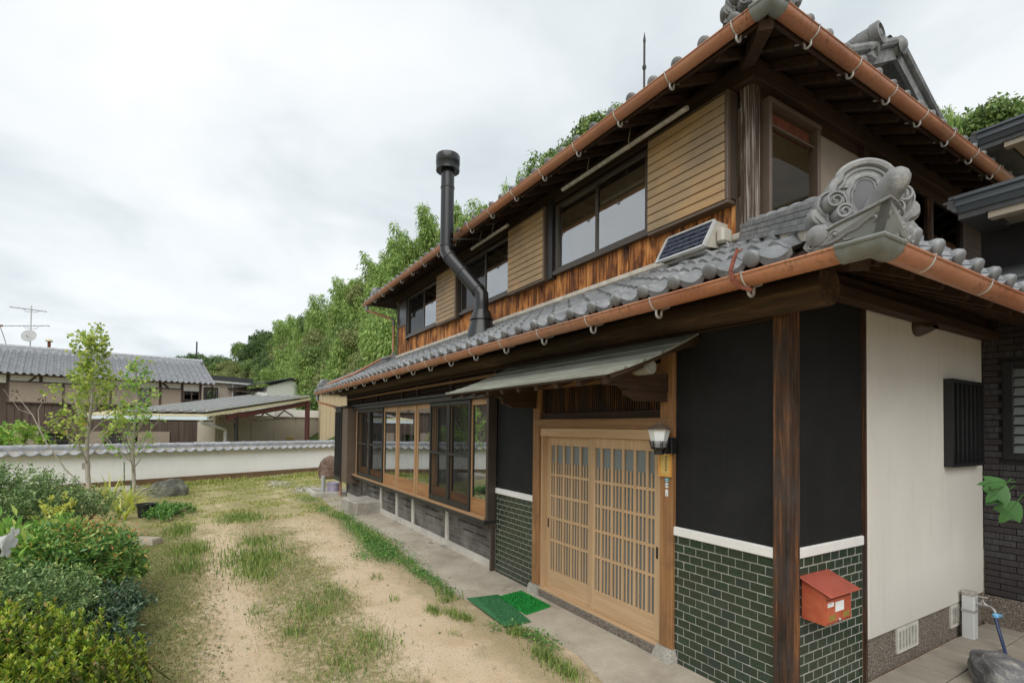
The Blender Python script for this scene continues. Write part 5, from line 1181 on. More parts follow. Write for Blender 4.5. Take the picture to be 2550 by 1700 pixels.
# ================================================================== DARK TILED ANNEX
AX = thing('annex', 'dark brick tiled annex at the right with grey metal eaves', 'annex', (0, 3.42, 0))
part('wall', 'ink', AX, (.002, .012, .32, 5.5, .2, 4.0)); part('foundation', 'aggregate', AX, (.002, -.005, 0, 5.5, .2, .318))
wt = bpy.data.objects['wall'] if False else None
it = []; 
wl_ = part('tile_wall', 'ink', AX, (.003, .008, .325, 5.5, .0125, 3.2)); tm = {}
for r in range(46):
    z = .33+.062*r; x = .012-(.12 if r % 2 else 0)
    while x < 1.7:
        a, b2 = max(x, .006), x+.232
        if b2-a > .03 and not (.15 < (a+b2)/2 < 1.05 and 1.66 < z+.03 < 2.66):
            k = round(b2-a, 3)
            if k not in tm: tm[k] = MB().box(-k/2, -.012, -.0275, k/2, .008, .0275, .002).mesh('wall_tile', 'dark_tile')
            it.append((tm[k], Matrix.Translation(((a+b2)/2, -.001+random.uniform(-.002, .002), z+.03))))
        x += .238
put_tiles(wl_, 'wall_tile', it, 300, 'wall_tiles')
f = part('window', 'black_metal', AX, (.16, -.03, 1.68, .24, .03, 2.64), (.96, -.03, 1.68, 1.04, .03, 2.64), (.24, -.03, 1.68, .96, .03, 1.74), (.24, -.03, 2.58, .96, .03, 2.64), c=.004)
for k in range(9): MB().obox((.60, .0, 1.79+.093*k), (1, 0, 0), (0, .35, .93), (0, -.93, .35), .72, .10, .006).build('louvre', 'frosted', f)
def eave(name, x0, y0, z0, x1, y1, lbl=None):
    """box gutter along the front (-y) and left (-x) edges of a metal eave, beige soffit behind"""
    gprof = [(0, 0), (-.02, .0), (-.05, .05), (-.07, .055), (-.07, .11), (-.10, .115), (-.10, .14), (0, .14)]
    g = MB().prism([(a, b2) for a, b2 in gprof], (x0, y0, z0), (0, 1, 0), (0, 0, 1), (1, 0, 0), x1-x0).build(name, 'blue_grey_metal', AX)
    MB().prism([(a, b2*.86) for a, b2 in gprof], (x0+.004, y0-.06, z0+.003), (1, 0, 0), (0, 0, 1), (0, 1, 0), y1-y0).build('verge_board', 'slate_dark', AX)
    part('soffit', 'soffit_beige', AX, (x0+.22, y0+.14, z0-.03, x1, y1, z0+.0)); part('fascia', 'slate_dark', AX, (x0, y0+.0, z0-.06, x0+.2, y1, z0+.02), (x0+.2, y0, z0-.05, x1, y0+.13, z0+.02)); part('roof', 'slate_dark', AX, (x0-.06, y0-.05, z0+.135, x1, y1, z0+.165))
    part('fascia', 'soffit_beige', AX, (x0+.21, y0+.02, z0-.11, x1, y0+.125, z0-.031))
eave('eave_gutter', .02, -.63, 4.03, 4.5, .4); eave('eave_gutter', -.28, .98, 5.32, 4.5, 2.6)
part('upper_wall', 'interior_dark', AX, (1.2, 1.7, 3.2, 5.5, 1.8, 5.4)); part('wall', 'ink', AX, (.5, .1, 4.002, 5.5, .2, 4.1))
pr = MB().obox((2.0, -.30, 3.42), (1, 0, 0), Vector((0, .9, .38)).normalized(), Vector((0, -.38, .9)).normalized(), 4.1, .62, .03).build('pent_roof', 'slate_dark', AX); sl_ = MB().box(-.30, -.06, -.008, .30, .06, .008).mesh('slate', 'slate_dark')
dv, nv = Vector((0, .9, .38)).normalized(), Vector((0, -.38, .9)).normalized()
for r in range(5):
    for c in range(6): obj('slate', sl_, pr, mat=frame(Vector((.27+.62*c+.3*(r % 2), -.30, 3.42))+dv*(-.25+.125*r)+nv*.026, (1, 0, 0), (dv+nv*.06).normalized(), nv))
part('pent_gutter', 'blue_grey_metal', AX, (-.06, -.66, 3.17, 4.0, -.56, 3.27), (-.06, -.68, 3.26, 4.0, -.55, 3.285))
# ================================================================== WHITE GARDEN WALL WITH A TILED CAP
wb = Vector((-.49, 1, 0)).normalized(); wa = Vector((-19.834, 0, 0)); wn_ = Vector((wb.y, -wb.x, 0))   # wn_ faces the yard
ang = math.atan2(wb.y, wb.x)-math.pi/2
GW = thing('garden_wall', 'long white plastered garden wall capped with silvery grey tiles', 'wall', wa, ang)   # local +y along the wall, +x towards the yard
part('wall', 'white_wall', GW, (-.08, -16, .22, .06, 9, 1.06)); part('base', 'wall_base', GW, (-.09, -16, -.05, .075, 9, .22)); part('kerb', 'pale_concrete', GW, (.3, -1.5, -.05, .42, 9, .05)); part('vent', 'pale_concrete', GW, (.058, -7.05, .62, .064, -6.85, .80))
part('cap_bed', 'mortar', GW, (-.10, -16, 1.06, .10, 9, 1.19), (-.2, -16, 1.062, .17, 9, 1.075))
CT = eave_mesh('cap_tile', 'silver_tile', w=.30, l=.30, roll=.11, rh=.05, dip=.03, drop=.045, disc=.0501); WV = Vector((-.92, 0, .39)); WN = Vector((.39, 0, .92)); its = []
for k in range(82):
    y = -15.6+.30*k; its.append((CT, frame((.25, y, 1.045), (0, 1, 0), WV, WN)))
BT = tile_mesh('back_tile', 'silver_tile', w=.30, l=.30, roll=.11, n=6); b = MB()
part('cap_course', 'silver_tile', GW, (-.11, -16, 1.175, .105, 9, 1.215), (-.085, -16, 1.22, .08, 9, 1.25))
put_tiles(GW, 'cap_tile', its, 300, 'cap_tiles')
b = MB(); b.add([(-.25, -16, 1.06), (-.05, -16, 1.17), (-.05, 9, 1.17), (-.25, 9, 1.06)], [(0, 1, 2, 3)]); b.build('back_slope', 'silver_tile', GW)
rm = MB(); q = 8; vs = []
for yy, rr in ((-.27, .078), (.215, .078), (.22, .092), (.27, .092)): vs += [(rr*math.cos(math.pi*i/q), yy, 1.25+rr*math.sin(math.pi*i/q)) for i in range(q+1)]
rm.add(vs, [(j*(q+1)+i, j*(q+1)+i+1, (j+1)*(q+1)+i+1, (j+1)*(q+1)+i) for j in range(3) for i in range(q)]); rm.add(vs[-q-1:], [tuple(range(q+1))]); rme = rm.mesh('ridge_tile', 'silver_tile', 50)
for k in range(46): obj('ridge_tile', rme, GW, (0, -15.6+.54*k, 0))
# ================================================================== BROWN NEIGHBOUR HOUSE
NB = thing('house', 'brown boarded house with a long grey tiled roof behind the garden wall', 'house', (-36.15, -3.6, -.5), R(7.1))
part('wall', 'brown_siding', NB, (-7, -26, 0, -.5, .05, 4.9)); sd = MB()
for k in range(88): sd.box(-.502, -26+.3*k, 0, -.475, -26+.3*k+.27, 3.5)
tag(sd.build('boards', 'brown_siding', NB), kind='stuff')
part('plaster_band', 'nbr_white', NB, (-.52, -26, 4.55, -.44, .07, 4.98)); part('eave_beam', 'brown_siding', NB, (-.47, -26, 4.98, -.40, .4, 5.08))
for y in (-8.9, -7.6, -2.14, -1.0, .0, -12): part('post', 'brown_siding', NB, (-.47, y-.07, 3.5, -.40, y+.07, 5.0))
for y, s_ in ((-8.2, 1), (-1.6, -1), (.3, 1)): MB().beam((-.43, y, 4.55), (-.43 if abs(s_) == 1 else 0, y+.4*s_, 4.95), .08, .1).build('brace', 'brown_siding', NB)
for y0, y1 in ((-8.85, -6.7), (-6.6, -4.6), (-4.5, -3.2), (-2.62, -2.2), (-2.08, -1.06)):
    p_ = part('shutter_panel', 'beige_panel', NB, (-.47, y0, 3.55, -.36, y1, 4.62)); part('frame', 'brown_siding', p_, (-.46, y0-.06, 3.48, -.33, y1+.06, 3.55), (-.46, y0-.06, 4.62, -.33, y1+.06, 4.68), (-.46, y0-.06, 3.55, -.33, y0, 4.62), (-.46, y1, 3.55, -.33, y1+.06, 4.62))
def nwin(y0, y1, z0, z1, split=True):
    w = part('window', 'brown_siding', NB, (-.45, y0, z0, -.31, y1, z0+.06), (-.45, y0, z1-.06, -.31, y1, z1), (-.45, y0, z0+.06, -.31, y0+.06, z1-.06), (-.45, y1-.06, z0+.06, -.31, y1, z1-.06), (-.45, (y0+y1)/2-.03, z0+.06, -.33, (y0+y1)/2+.03, z1-.06)); part('pane', 'dark_glass', w, (-.46, y0+.06, z0+.06, -.36, y1-.06, z1-.06)); part('room', 'ink', w, (-.495, y0+.06, z0+.06, -.47, y1-.06, z1-.06))
nwin(-3.12, -2.68, 3.55, 4.6); nwin(-.94, -.04, 3.95, 4.55)
for y0, y1 in ((-8.75, -7.6), (-5.6, -4.8), (-3.7, -1.6)): part('shutter_panel', 'beige_panel', NB, (-.47, y0, .4, -.38, y1, 1.95))
for y0, y1 in ((-7.55, -6.3), (-4.7, -3.75)): nwin(y0, y1, .6, 1.9)
NR = MB(); slab(NR, [(.25, -26, 4.99), (.25, .72, 4.99), (-3.6, .5, 6.62), (-3.6, -26, 6.62)]); slab(NR, [(-7.65, .72, 4.93), (-7.65, -26, 4.93), (-3.6, -26, 6.62), (-3.6, .5, 6.62)]); nr = NR.build('roof', 'brown_siding', NB)
MB().prism([(-7, 4.85), (-.5, 4.85), (-3.6, 6.5)], (0, -.15, 0), (1, 0, 0), (0, 0, 1), (0, 1, 0), .2).build('gable', 'nbr_white', NB)
NT = tile_mesh('roof_tile', 'silver_tile', w=.30, l=.33, roll=.12, rh=.06, dip=.045, th=.05, lift=.06, n=8); na = math.atan2(1.69, 4.05); NV = Vector((-math.cos(na), 0, math.sin(na))); NN = Vector((math.sin(na), 0, math.cos(na))); its = []
for c in range(80):
    for r in range(15):
        p = Vector((.27, .72-.30*(c+1)-.015*r, 5.03))+NV*.29*r; its.append((NT, frame(p, (0, 1, 0), NV, NN)))
put_tiles(nr, 'roof_tile', its, 300, 'roof_tiles')
part('ridge', 'silver_tile', nr, (-3.74, -26, 6.55, -3.46, .3, 6.80)); MB().tube([(-3.6, -26, 6.85), (-3.6, .35, 6.85)], .13, 10).build('ridge_cap', 'silver_tile', nr, 40); MB().lathe((-3.6, .32, 6.80), [(.2, 0), (.22, .08), (.15, .16), (.0001, .17)], (0, 1, 0), 12).build('ridge_end', 'silver_tile', nr, 40)
t = thing('tv_antenna', 'tall television aerial mast with a satellite dish on the brown house', 'antenna', (-39.3, -12.5, 6.0)); MB().tube([(0, 0, 0), (0, .0, 3.0)], .03, 8).build('mast', 'zinc', t)
for z, hw, tilt, m in ((2.75, .95, .04, 12), (1.75, 1.15, -.12, 7)):
    b = MB(); b.tube([(0, -hw, z+tilt), (0, hw*.75, z-tilt)], .018, 6)
    for k in range(m): y = -hw+1.7*hw*k/(m-1); b.tube([(-.16, y, z+tilt*(-y/hw)), (.16, y, z+tilt*(-y/hw))], .010, 5)
    b.tube([(0, -.35, z), (0, -.25, z-.14), (0, .25, z-.14), (0, .35, z)], .012, 5); b.build('aerial', 'dark_metal', t)
MB().lathe((.12, .0, 1.1), [(.0001, .02), (.2, .05), (.36, .12), (.375, .12)], (.95, -.2, .25), 20).build('dish', 'grey_plastic', t, 40); MB().tube([(.12, 0, 1.0), (.5, -.1, 1.1)], .015, 5).build('arm', 'dark_metal', t)
t = thing('vent_pipe', 'short vent pipe with a cream cap on the brown house roof', 'pipe', (-39.6, -11.7, 6.1)); MB().tube([(0, 0, 0), (0, 0, .85)], .08, 10).build('pipe', 'rust', t); MB().lathe((0, 0, .82), [(.17, 0), (.19, .06), (.12, .14), (.0001, .18)], n=12).build('cap', 'cream_metal', t, 40)
t = thing('power_line', 'thin dark wires with a wooden crossarm at the far left', 'wire', (-46, -15.5, 5)); MB().tube([(0, -.5, 5.0), (0, .1, 3.0), (0, .9, 0.0)], .02, 5).build('wire', 'wire', t); MB().beam((0, -2.5, 3.62), (0, .1, 3.55), .10, .12).build('crossarm', 'lintel_wood', t)
# ================================================================== CARPORT AND BUILDINGS BEYOND THE WALL
CP = thing('carport', 'open carport with grey sheet roof over red brown steel trusses', 'carport', (-26.117, -3.336, 0), R(58.8+180))   # local x along the eave (away from its right corner), y up the slope
e1 = Vector((-.52, -.855, 0)).normalized(); 
CPm = Matrix.Rotation(R(58.8+180), 4, 'Z').inverted()
sv = CPm.to_3x3() @ (Vector((-32.1, 2.3, 0))-Vector((-26.117, -3.336, 0))); Ls = sv.length
rs = (3.62-2.37)/Ls
def cpp(u, v, w): return Vector((u, 0, 2.37)) + Vector((sv.x, sv.y, rs*Ls))*v + Vector((0, 0, w))
b = MB(); b.quad(cpp(0, 0, 0), cpp(5.7, 0, 0), cpp(4.6, 1, 0), cpp(0, 1, 0)); 
for k in range(45):
    u = .06+.125*k; v1 = 1 if u < 4.4 else .12; p, q = cpp(u, -.005, -.045), cpp(u, v1, -.045); b.add([p, cpp(u+.09, -.005, -.045), cpp(u+.045, -.005, .03), q, cpp(u+.09, v1, -.045), cpp(u+.045, v1, .03)], [(0, 1, 2), (0, 2, 5, 3), (1, 4, 5, 2)])
b.beam(cpp(-.02, 0, -.02), cpp(-.02, 1, -.02), .05, .13); CR = b.build('roof', 'cream_metal', CP)
for k in range(7):
    u = .05+.62*k; b = MB()
    b.beam(cpp(u+.31, .015, .13), cpp(u+.31, 1, .13), .54, .05); b.build('roof_sheet', 'sheet_roof', CR)
    MB().beam(cpp(u, .015, .19), cpp(u, 1, .19), .09, .08).build('roof_rib', 'aluminium', CR)
MB().beam((-.15, .06, 2.22), (5.5, .06, 2.22), .16, .17).build('gutter', 'pale_blue_metal', CP)
MB().tube([(.15, .06, 2.14), (.12, .0, 2.0), (.1, -1.7, 1.72), (.1, -1.85, 1.6), (.1, -1.85, 0)], .085, 10).build('downpipe', 'grey_plastic', CP, 40)
MB().beam(cpp(.12, .18, -.30), cpp(.12, 1.02, -.28), .12, .26).build('rafter', 'red_brown_steel', CP)
tr_ = MB(); z0 = 1.95
for (u0, v0, w0), (u1, v1, w1) in (((.3, .1, -.40), (5.5, .1, -.40)), ((.3, .1, -.12), (5.5, .1, -.12))): tr_.beam(cpp(u0, v0, w0), cpp(u1, v1, w1), .06, .06)
for k in range(14): tr_.beam(cpp(.3+.38*k, .1, -.40 if k % 2 else -.12), cpp(.3+.38*(k+1), .1, -.12 if k % 2 else -.40), .04, .05)
for k in range(7): tr_.beam(cpp(.1, .12+.10*k, -.55-.06*k if k % 2 else -.30-.03*k), cpp(.1, .12+.10*(k+1), -.30-.03*k if k % 2 else -.55-.06*k), .05, .06)
tr_.beam(cpp(.1, .12, -.55), cpp(.1, .72, -.95), .06, .07); tr_.build('truss', 'brown_siding', CP)
for u, v in ((.12, .26), (4.4, .14)): p = cpp(u, v, 0); part('post', 'dark_metal', CP, (p.x-.08, p.y-.08, 0, p.x+.08, p.y+.08, p.z-.3))
p = cpp(.1, .99, 0); part('post', 'red_brown_steel', CP, (p.x-.11, p.y-.11, 0, p.x+.11, p.y+.11, p.z-.1))
t = thing('shutter_shed', 'beige shed with ribbed roller shutters under the carport', 'shed', (-34.4, .2, 0), R(28))
part('wall', 'grey_shutter', t, (-2, -3.4, 0, -.05, 4.2, 2.55)); part('lintel_panel', 'nbr_white', t, (-.06, .3, 2.5, .12, 4.2, 3.0)); part('corner_panel', 'nbr_white', t, (-.05, 3.95, 0, .1, 4.2, 2.5))
for y0, y1 in ((-3.3, -1.3), (-1.2, .2), (.35, 1.9), (2.0, 3.9)):
    s_ = part('roller_shutter', 'grey_shutter', t, (-.05, y0, 0, -.02, y1, 2.5)); q = MB()
    for k in range(26): q.box(-.02, y0+.02, .3+.085*k, .012, y1-.02, .3+.085*k+.07)
    tag(q.build('slats', 'grey_shutter', s_), kind='stuff')
part('sign', 'plate_gold', t, (.13, 1.2, 1.02, .15, 1.75, 1.16)); part('sign_text', 'ink', t, *[(.151, 1.24+.08*k, 1.06, .153, 1.29+.08*k, 1.12) for k in range(6)])
t = thing('metal_barn', 'tan ribbed metal building beyond the far end of the house', 'building', (-31.0, 2.75, 0), R(-9)); part('wall', 'tan_cladding', t, (-6, 0, 0, 0, 9, 3.95)); part('eave_trim', 'cream_metal', t, (-.1, -.1, 3.9, .16, 9, 4.1))
q = MB()
for k in range(40): q.box(0, .02+.23*k, 0, .03, .09+.23*k, 3.72)
tag(q.build('ribs', 'tan_cladding', t), kind='stuff')
t = thing('beige_house', 'pinkish beige sided house with a dark flat eave and dark framed window', 'house', (-50.8, -3.9, 0), R(28)); part('wall', 'pinkish_siding', t, (-5, -.3, 0, 0, 4.45, 5.75)); q = MB()
for k in range(22): q.box(0, -.3, 1.6+.19*k, .015, 4.45, 1.6+.19*k+.175)
tag(q.build('siding', 'pinkish_siding', t), kind='stuff'); part('roof', 'slate_dark', t, (-5.2, -.9, 5.95, .45, 4.75, 6.35)); part('fascia', 'nbr_white', t, (-5.1, -.8, 5.75, .38, 4.65, 5.949)); MB().tube([(.08, 3.0, 0), (.08, 3.0, 5.75)], .06, 8).build('downpipe', 'nbr_white', t)
w = part('bay_window', 'dark_metal', t, (0, .40, 3.8, .5, .50, 5.25), (0, 1.32, 3.8, .5, 1.42, 5.25), (0, .5, 3.8, .5, 1.32, 3.9), (0, .5, 5.12, .55, 1.32, 5.25), (.4, .87, 3.9, .5, .95, 5.12)); part('pane', 'upper_glass', w, (.44, .5, 3.9, .46, 1.32, 5.12)); part('curtain', 'curtain', w, (.2, .5, 3.9, .24, 1.32, 5.12))
t = thing('gabled_shed', 'pale green grey gabled shed with a dark sheet roof below the wooded hill', 'shed', (-50.5, 1.0, 0), R(14)); part('wall', 'pale_shed', t, (-7, .6, 0, 0, 4.9, 5.55)); part('wall', 'nbr_white', t, (-7, -.9, 0, .02, .58, 5.0))
MB().prism([(.6, 5.55), (4.9, 5.55), (2.75, 6.35)], (-.3, 0, 0), (0, 1, 0), (0, 0, 1), (1, 0, 0), .3).build('gable', 'pale_shed', t); q = MB(); slab(q, [(.35, -2.2, 5.35), (.35, 2.75, 6.55), (-7, 2.75, 6.55), (-7, -2.2, 5.35)], .1); slab(q, [(.35, 2.75, 6.55), (.35, 5.3, 5.6), (-7, 5.3, 5.6), (-7, 2.75, 6.55)], .1); q.build('roof', 'slate_dark', t)
part('window', 'ink', t, (.0, -.75, 4.0, .03, .4, 4.55)); part('lean_to_roof', 'brown_siding', t, (-.2, -2.1, 4.9, .7, -.5, 5.0)); part('opening', 'ink', t, (-.3, -2.2, 3.6, .0, -.95, 4.85))
o = MB().tube([(0, 0, 0), (0, 0, 8.6)], .07, 8).build('utility_pole', 'dark_metal', None, None, (-62, -4.3, 2.2)); tag(o, 'thin distant pole standing before the wooded hill', 'pole')
TREES = [(-166.1, -11.2, 18.6, 6.8, 3.2, 1), (-158, -8.5, 20.2, 6.6, 3.2, 1), (-148, -5.2, 20, 6.1, 3.2, 1), (-137.4, -1.4, 18.2, 6.4, 3.2, 1), (-127.2, 0.8, 16.8, 7.3, 3.2, 1), (-103.8, 2.7, 17.5, 6.1, 2.44, 2), (-92.5, 4.6, 17.9, 7, 2.16, 1), (-83.5, 5.9, 16.5, 6, 2.47, 1), (-75.6, 7.1, 17, 6.3, 2.31, 0), (-67.9, 8.1, 16.6, 6.7, 1.92, 1), (-60.9, 8.9, 16.3, 6.8, 2.4, 0), (-50.1, 8.9, 16.2, 6.1, 2.11, 0), (-44.2, 10.1, 17.1, 7.4, 2.44, 0), (-39, 11, 17.8, 7, 2.16, 0), (-37, 12.7, 19.4, 7, 2.06, 0), (-35.7, 14.8, 19.8, 6.6, 2.24, 0), (-157.7, -10.9, 16.1, 5.9, 2.3, 2), (-151.4, -7.7, 16.1, 6.2, 2.3, 2), (-146.1, -6.4, 15.9, 5.6, 2.3, 3), (-140.6, -4.9, 15.7, 5.5, 2.3, 3), (-135.1, -4, 16.3, 5.9, 2.3, 3), (-128.2, -0.7, 16, 6.5, 2.3, 2), (-122.1, 0.8, 15.8, 5.6, 2.3, 3), (-114.1, 2.3, 14.5, 5.2, 2.3, 3), (-97.7, 2.6, 15.3, 5.2, 1.62, 1), (-91.8, 3.4, 15.7, 5, 1.93, 1), (-84.1, 4.9, 14.5, 5.7, 1.33, 1), (-79.8, 5.4, 15, 6.2, 1.56, 2), (-75.8, 6.1, 14.9, 6, 1.51, 2), (-72.2, 6.1, 15.2, 5.3, 1.78, 0), (-67.3, 7.1, 14.8, 6.3, 1.33, 0), (-63.4, 7.8, 14.6, 6.2, 1.46, 0), (-58.9, 8.5, 14.8, 6.2, 2, 0), (-51.5, 8.4, 14.5, 5.8, 1.36, 3), (-47.3, 8.2, 15, 5.8, 1.43, 0), (-44.2, 8.7, 14.9, 5.7, 1.58, 3), (-40.5, 9.4, 15.5, 5.7, 1.69, 2), (-37.6, 10, 15.9, 5.3, 1.7, 0), (-148.7, -9.4, 14.1, 5.7, 2.3, 2), (-144.1, -9.1, 14.5, 5.4, 2.3, 3), (-138.3, -6.9, 13.4, 5.4, 2.3, 2), (-132.5, -5, 13.4, 5.8, 2.3, 3), (-126.3, -2.8, 13.8, 5.7, 2.3, 3), (-120.4, -1.5, 12.7, 5.4, 2.3, 2), (-114.1, 0.3, 13.2, 6.4, 2.3, 3), (-101.5, 1.1, 13.5, 5.3, 1.48, 3), (-91.5, 3, 12.7, 5.4, 1.53, 3), (-86.5, 2.8, 12.6, 5.6, 1.7, 2), (-79.6, 4.2, 12.7, 5.2, 1.85, 1), (-74.1, 5, 12.8, 6.4, 1.83, 3), (-69.4, 5.8, 12.9, 5.5, 1.49, 3), (-65.4, 6.3, 13.2, 5.8, 1.2, 0), (-62.1, 6.8, 12.5, 5.2, 1.55, 0), (-57.7, 7.3, 12.9, 6.2, 1.49, 3), (-52.4, 8.2, 12.6, 5.4, 1.17, 0), (-47.5, 8.1, 12.6, 5.1, 1.58, 0), (-43.4, 8.1, 12.9, 6.1, 1.62, 0), (-39.9, 8.5, 13.5, 6, 1.32, 0), (-36.9, 8.8, 14.2, 5.6, 1.86, 0), (-88.6, 1.9, 10.8, 6.2, 1.6, 3), (-82.5, 3.1, 10.9, 6.4, 1.38, 3), (-77.5, 3.4, 10.8, 6.3, 1.28, 2), (-72.8, 3.7, 10.8, 6.2, 1.27, 1), (-69.7, 4.2, 10.3, 6.4, 1.51, 2), (-65.3, 5.6, 11.1, 5.6, 1.76, 0), (-60.8, 5.9, 11.2, 6.3, 1.18, 0), (-57.6, 6.2, 11.3, 5.1, 1.37, 3), (-53.6, 6.7, 10.6, 5.3, 1.99, 2), (-46.3, 7, 10.8, 5.5, 1.39, 2), (-41.8, 7.3, 11.1, 6.5, 1.66, 2), (-38, 8.1, 11.5, 5.7, 1.69, 0), (-34.5, 8.2, 12.4, 5.1, 1.74, 0), (-83.3, 1.6, 9.1, 6, 1.38, 2), (-78.1, 2.6, 9, 5.9, 2.05, 2), (-70.5, 3.5, 8.7, 5.8, 1.68, 3), (-65.8, 3.9, 8.4, 5.4, 1.81, 0), (-61, 4.9, 9, 5.1, 1.38, 0), (-57.3, 5.4, 8.9, 6.4, 1.41, 0), (-53.3, 5.8, 9.3, 5.8, 1.97, 0), (-47.1, 6.9, 9, 5.7, 1.49, 2), (-40.8, 6.8, 9.7, 5.3, 1.36, 3), (-37.7, 7.2, 10, 5.3, 1.74, 3), (-33.9, 7.6, 10.4, 5.8, 1.53, 2), (-31.4, 8, 10.8, 5.3, 1.37, 2), (-60.1, 3.6, 6.8, 5.1, 1.79, 3), (-55.2, 4.8, 7.5, 6.1, 1.43, 0), (-51.4, 5.2, 7.4, 5.2, 1.91, 0), (-45.6, 6.2, 7.6, 6.2, 2, 3), (-38.1, 5.7, 8.2, 6, 1.5, 0), (-34.7, 6.5, 8.2, 6.3, 1.32, 3), (-31.9, 6.6, 8.9, 5.2, 1.42, 0), (-29.4, 7.2, 9.5, 5.4, 1.4, 2), (-44.5, 5, 5.9, 6.5, 1.64, 2), (-38.7, 5.4, 6.1, 5, 1.81, 0), (-33.2, 5.8, 6.6, 5.8, 1.33, 3), (-30.3, 6.1, 7.4, 5.7, 1.19, 2), (-28, 6.1, 8, 6, 2, 0), (-28.7, 18.6, 21.9, 7.5, 2.2, 2), (-28.2, 19.3, 23.4, 7.5, 2.4, 2), (-27.4, 20.6, 24.9, 7.5, 2.6, 2), (-26.5, 21.9, 25.7, 7.5, 2.6, 2), (-25.8, 23.2, 26.3, 7.5, 2.8, 2), (-29.4, 17.4, 21.2, 7.5, 1.6, 2), (-31.9, 17.1, 21.4, 7.5, 1.4, 0), (-12.1, 38.1, 23.5, 7.5, 1.05, 0), (-11.4, 39.3, 22.7, 7.5, 0.91, 0), (-10.4, 40.9, 24.1, 7.5, 2.2, 2), (-10.5, 44.5, 25.6, 7.5, 1.8, 3), (-9.2, 43, 24, 7.5, 2.4, 2), (-8.6, 36.4, 19.9, 7.5, 2.2, 2), (-7.8, 37.7, 19.1, 7.5, 2.2, 3), (-9.8, 38.2, 20.8, 7.5, 1.8, 2), (-33.9, 14, 18.8, 7.5, 1.6, 0), (-34.4, 13.2, 18.3, 7.5, 1.6, 2)]  # tree tops read off image pixels, set along camera rays at chosen depths
# ================================================================== WOODED HILL
TA = np.array([(t[0], t[1], max(0, t[2]-t[3]*.93)) for t in TREES])
anc = [(x, y, -.6) for x in range(-60, 12, 4) for y in range(-40, 13, 4) if not (x < -52 and y > -2) and not (x > -40 and y > 8.5 and x < -14)] + [(-52, -2, 1.0), (-54, 4, 1.8), (-30, 8, 1.2), (-14, 9.5, 0.4), (-2, 13, .3), (8, 12, 0), (-90, -25, 0), (-140, -45, 0), (10, 20, 3), (-24, 7, .8), (-20, 10, 2)]
AL = np.concatenate([TA, np.array(anc, float)])
gx_ = np.concatenate([np.arange(-230, -70, 8), np.arange(-70, 30, 2.5), np.arange(30, 90, 10)]); gy_ = np.concatenate([np.arange(-60, -6, 6), np.arange(-6, 50, 2.2), np.arange(50, 130, 10)])
GX, GY = np.meshgrid(gx_, gy_, indexing='ij'); d2 = (GX[..., None]-AL[:, 0])**2+(GY[..., None]-AL[:, 1])**2+2.0
wgt = d2**-1.6; GZ = (wgt*AL[:, 2]).sum(-1)/wgt.sum(-1) + rng.normal(0, .12, GX.shape)
nx, ny = GX.shape; ii = (np.arange(nx-1)[:, None]*ny+np.arange(ny-1)).ravel()
tag(obj('hill', npmesh('hill', np.stack([GX, GY, GZ], -1).reshape(-1, 3), np.stack([ii, ii+ny, ii+ny+1, ii+1], 1), 'hill_soil', True)), kind='structure')
def crown_mesh(name, mat, seed, n, size, lobes, asp=.62):
    global rng
    rng = np.random.default_rng(seed); Ps = []; Ns = []
    L = [(rand_dirs(1)[0]*np.array([.62, .62, .42])*rng.uniform(.3, 1), rng.uniform(.30, .52)) for _ in range(lobes)]
    m = n//lobes
    for c, r in L:
        d = rand_dirs(m); d[:, 2] = np.where(d[:, 2] < -.35, -d[:, 2], d[:, 2]); rr = r*rng.uniform(.55, 1.08, m)[:, None]**.6
        rr *= (1+.22*np.sin(d[:, :1]*7+seed)*np.cos(d[:, 1:2]*6+c[0]*9)); Ps.append(c+d*rr); Ns.append(d+rng.normal(0, .55, (m, 3)))
    P, N = np.concatenate(Ps), np.concatenate(Ns); V, F = leaf_cloud(P, N, size, asp, .3, .45); return npmesh(name, V, F, mat)
def bamboo_mesh(name, mat, seed, culms=13):
    global rng
    rng = np.random.default_rng(seed); Ps = []; Ds = []; st = MB()
    for k in range(culms):
        a = rng.uniform(0, 6.28); r0 = rng.uniform(.0, .5); lean = rng.uniform(.15, .55); h = rng.uniform(.75, 1.12); bx, by_ = r0*math.cos(a), r0*math.sin(a)
        for j in range(26):
            t = .25+.75*(j+rng.uniform(0, 1))/26; off = lean*t**2.6; c = np.array([bx+off*math.cos(a), by_+off*math.sin(a), -1+2*h*t-.55*lean*max(0, t-.75)])
            m = int(34*(1.15-abs(t-.72)))
            sp_ = rng.normal(0, 1, (m, 3))*np.array([.19, .19, .06])*(1.35-t); sp_[:, 2] -= .10*np.linalg.norm(sp_[:, :2], axis=1)
            Ps.append(c+sp_); dd = sp_/np.linalg.norm(sp_, axis=1, keepdims=True).clip(1e-3); dd[:, 2] -= .7; Ds.append(dd+rng.normal(0, .3, (m, 3)))
    P, Dd = np.concatenate(Ps), np.concatenate(Ds); V, F = leaf_dir(P, Dd, np.array([0, 0, 1.])+rng.normal(0, .4, P.shape), .115, .28, .1, .4); return npmesh(name, V, F, mat)
KN = ['bamboo_clump', 'dark_tree', 'leafy_tree', 'olive_tree']
CM = {0: [bamboo_mesh('crown', 'bamboo_leaf', s) for s in (1, 2, 3)], 1: [crown_mesh('crown', 'tree_dark', s, 10000, .085, 18) for s in (11, 12, 13)], 2: [crown_mesh('crown', 'tree_mid', s, 10000, .085, 20) for s in (21, 22, 23)], 3: [crown_mesh('crown', 'tree_olive', s, 9000, .078, 17) for s in (31, 32)]}
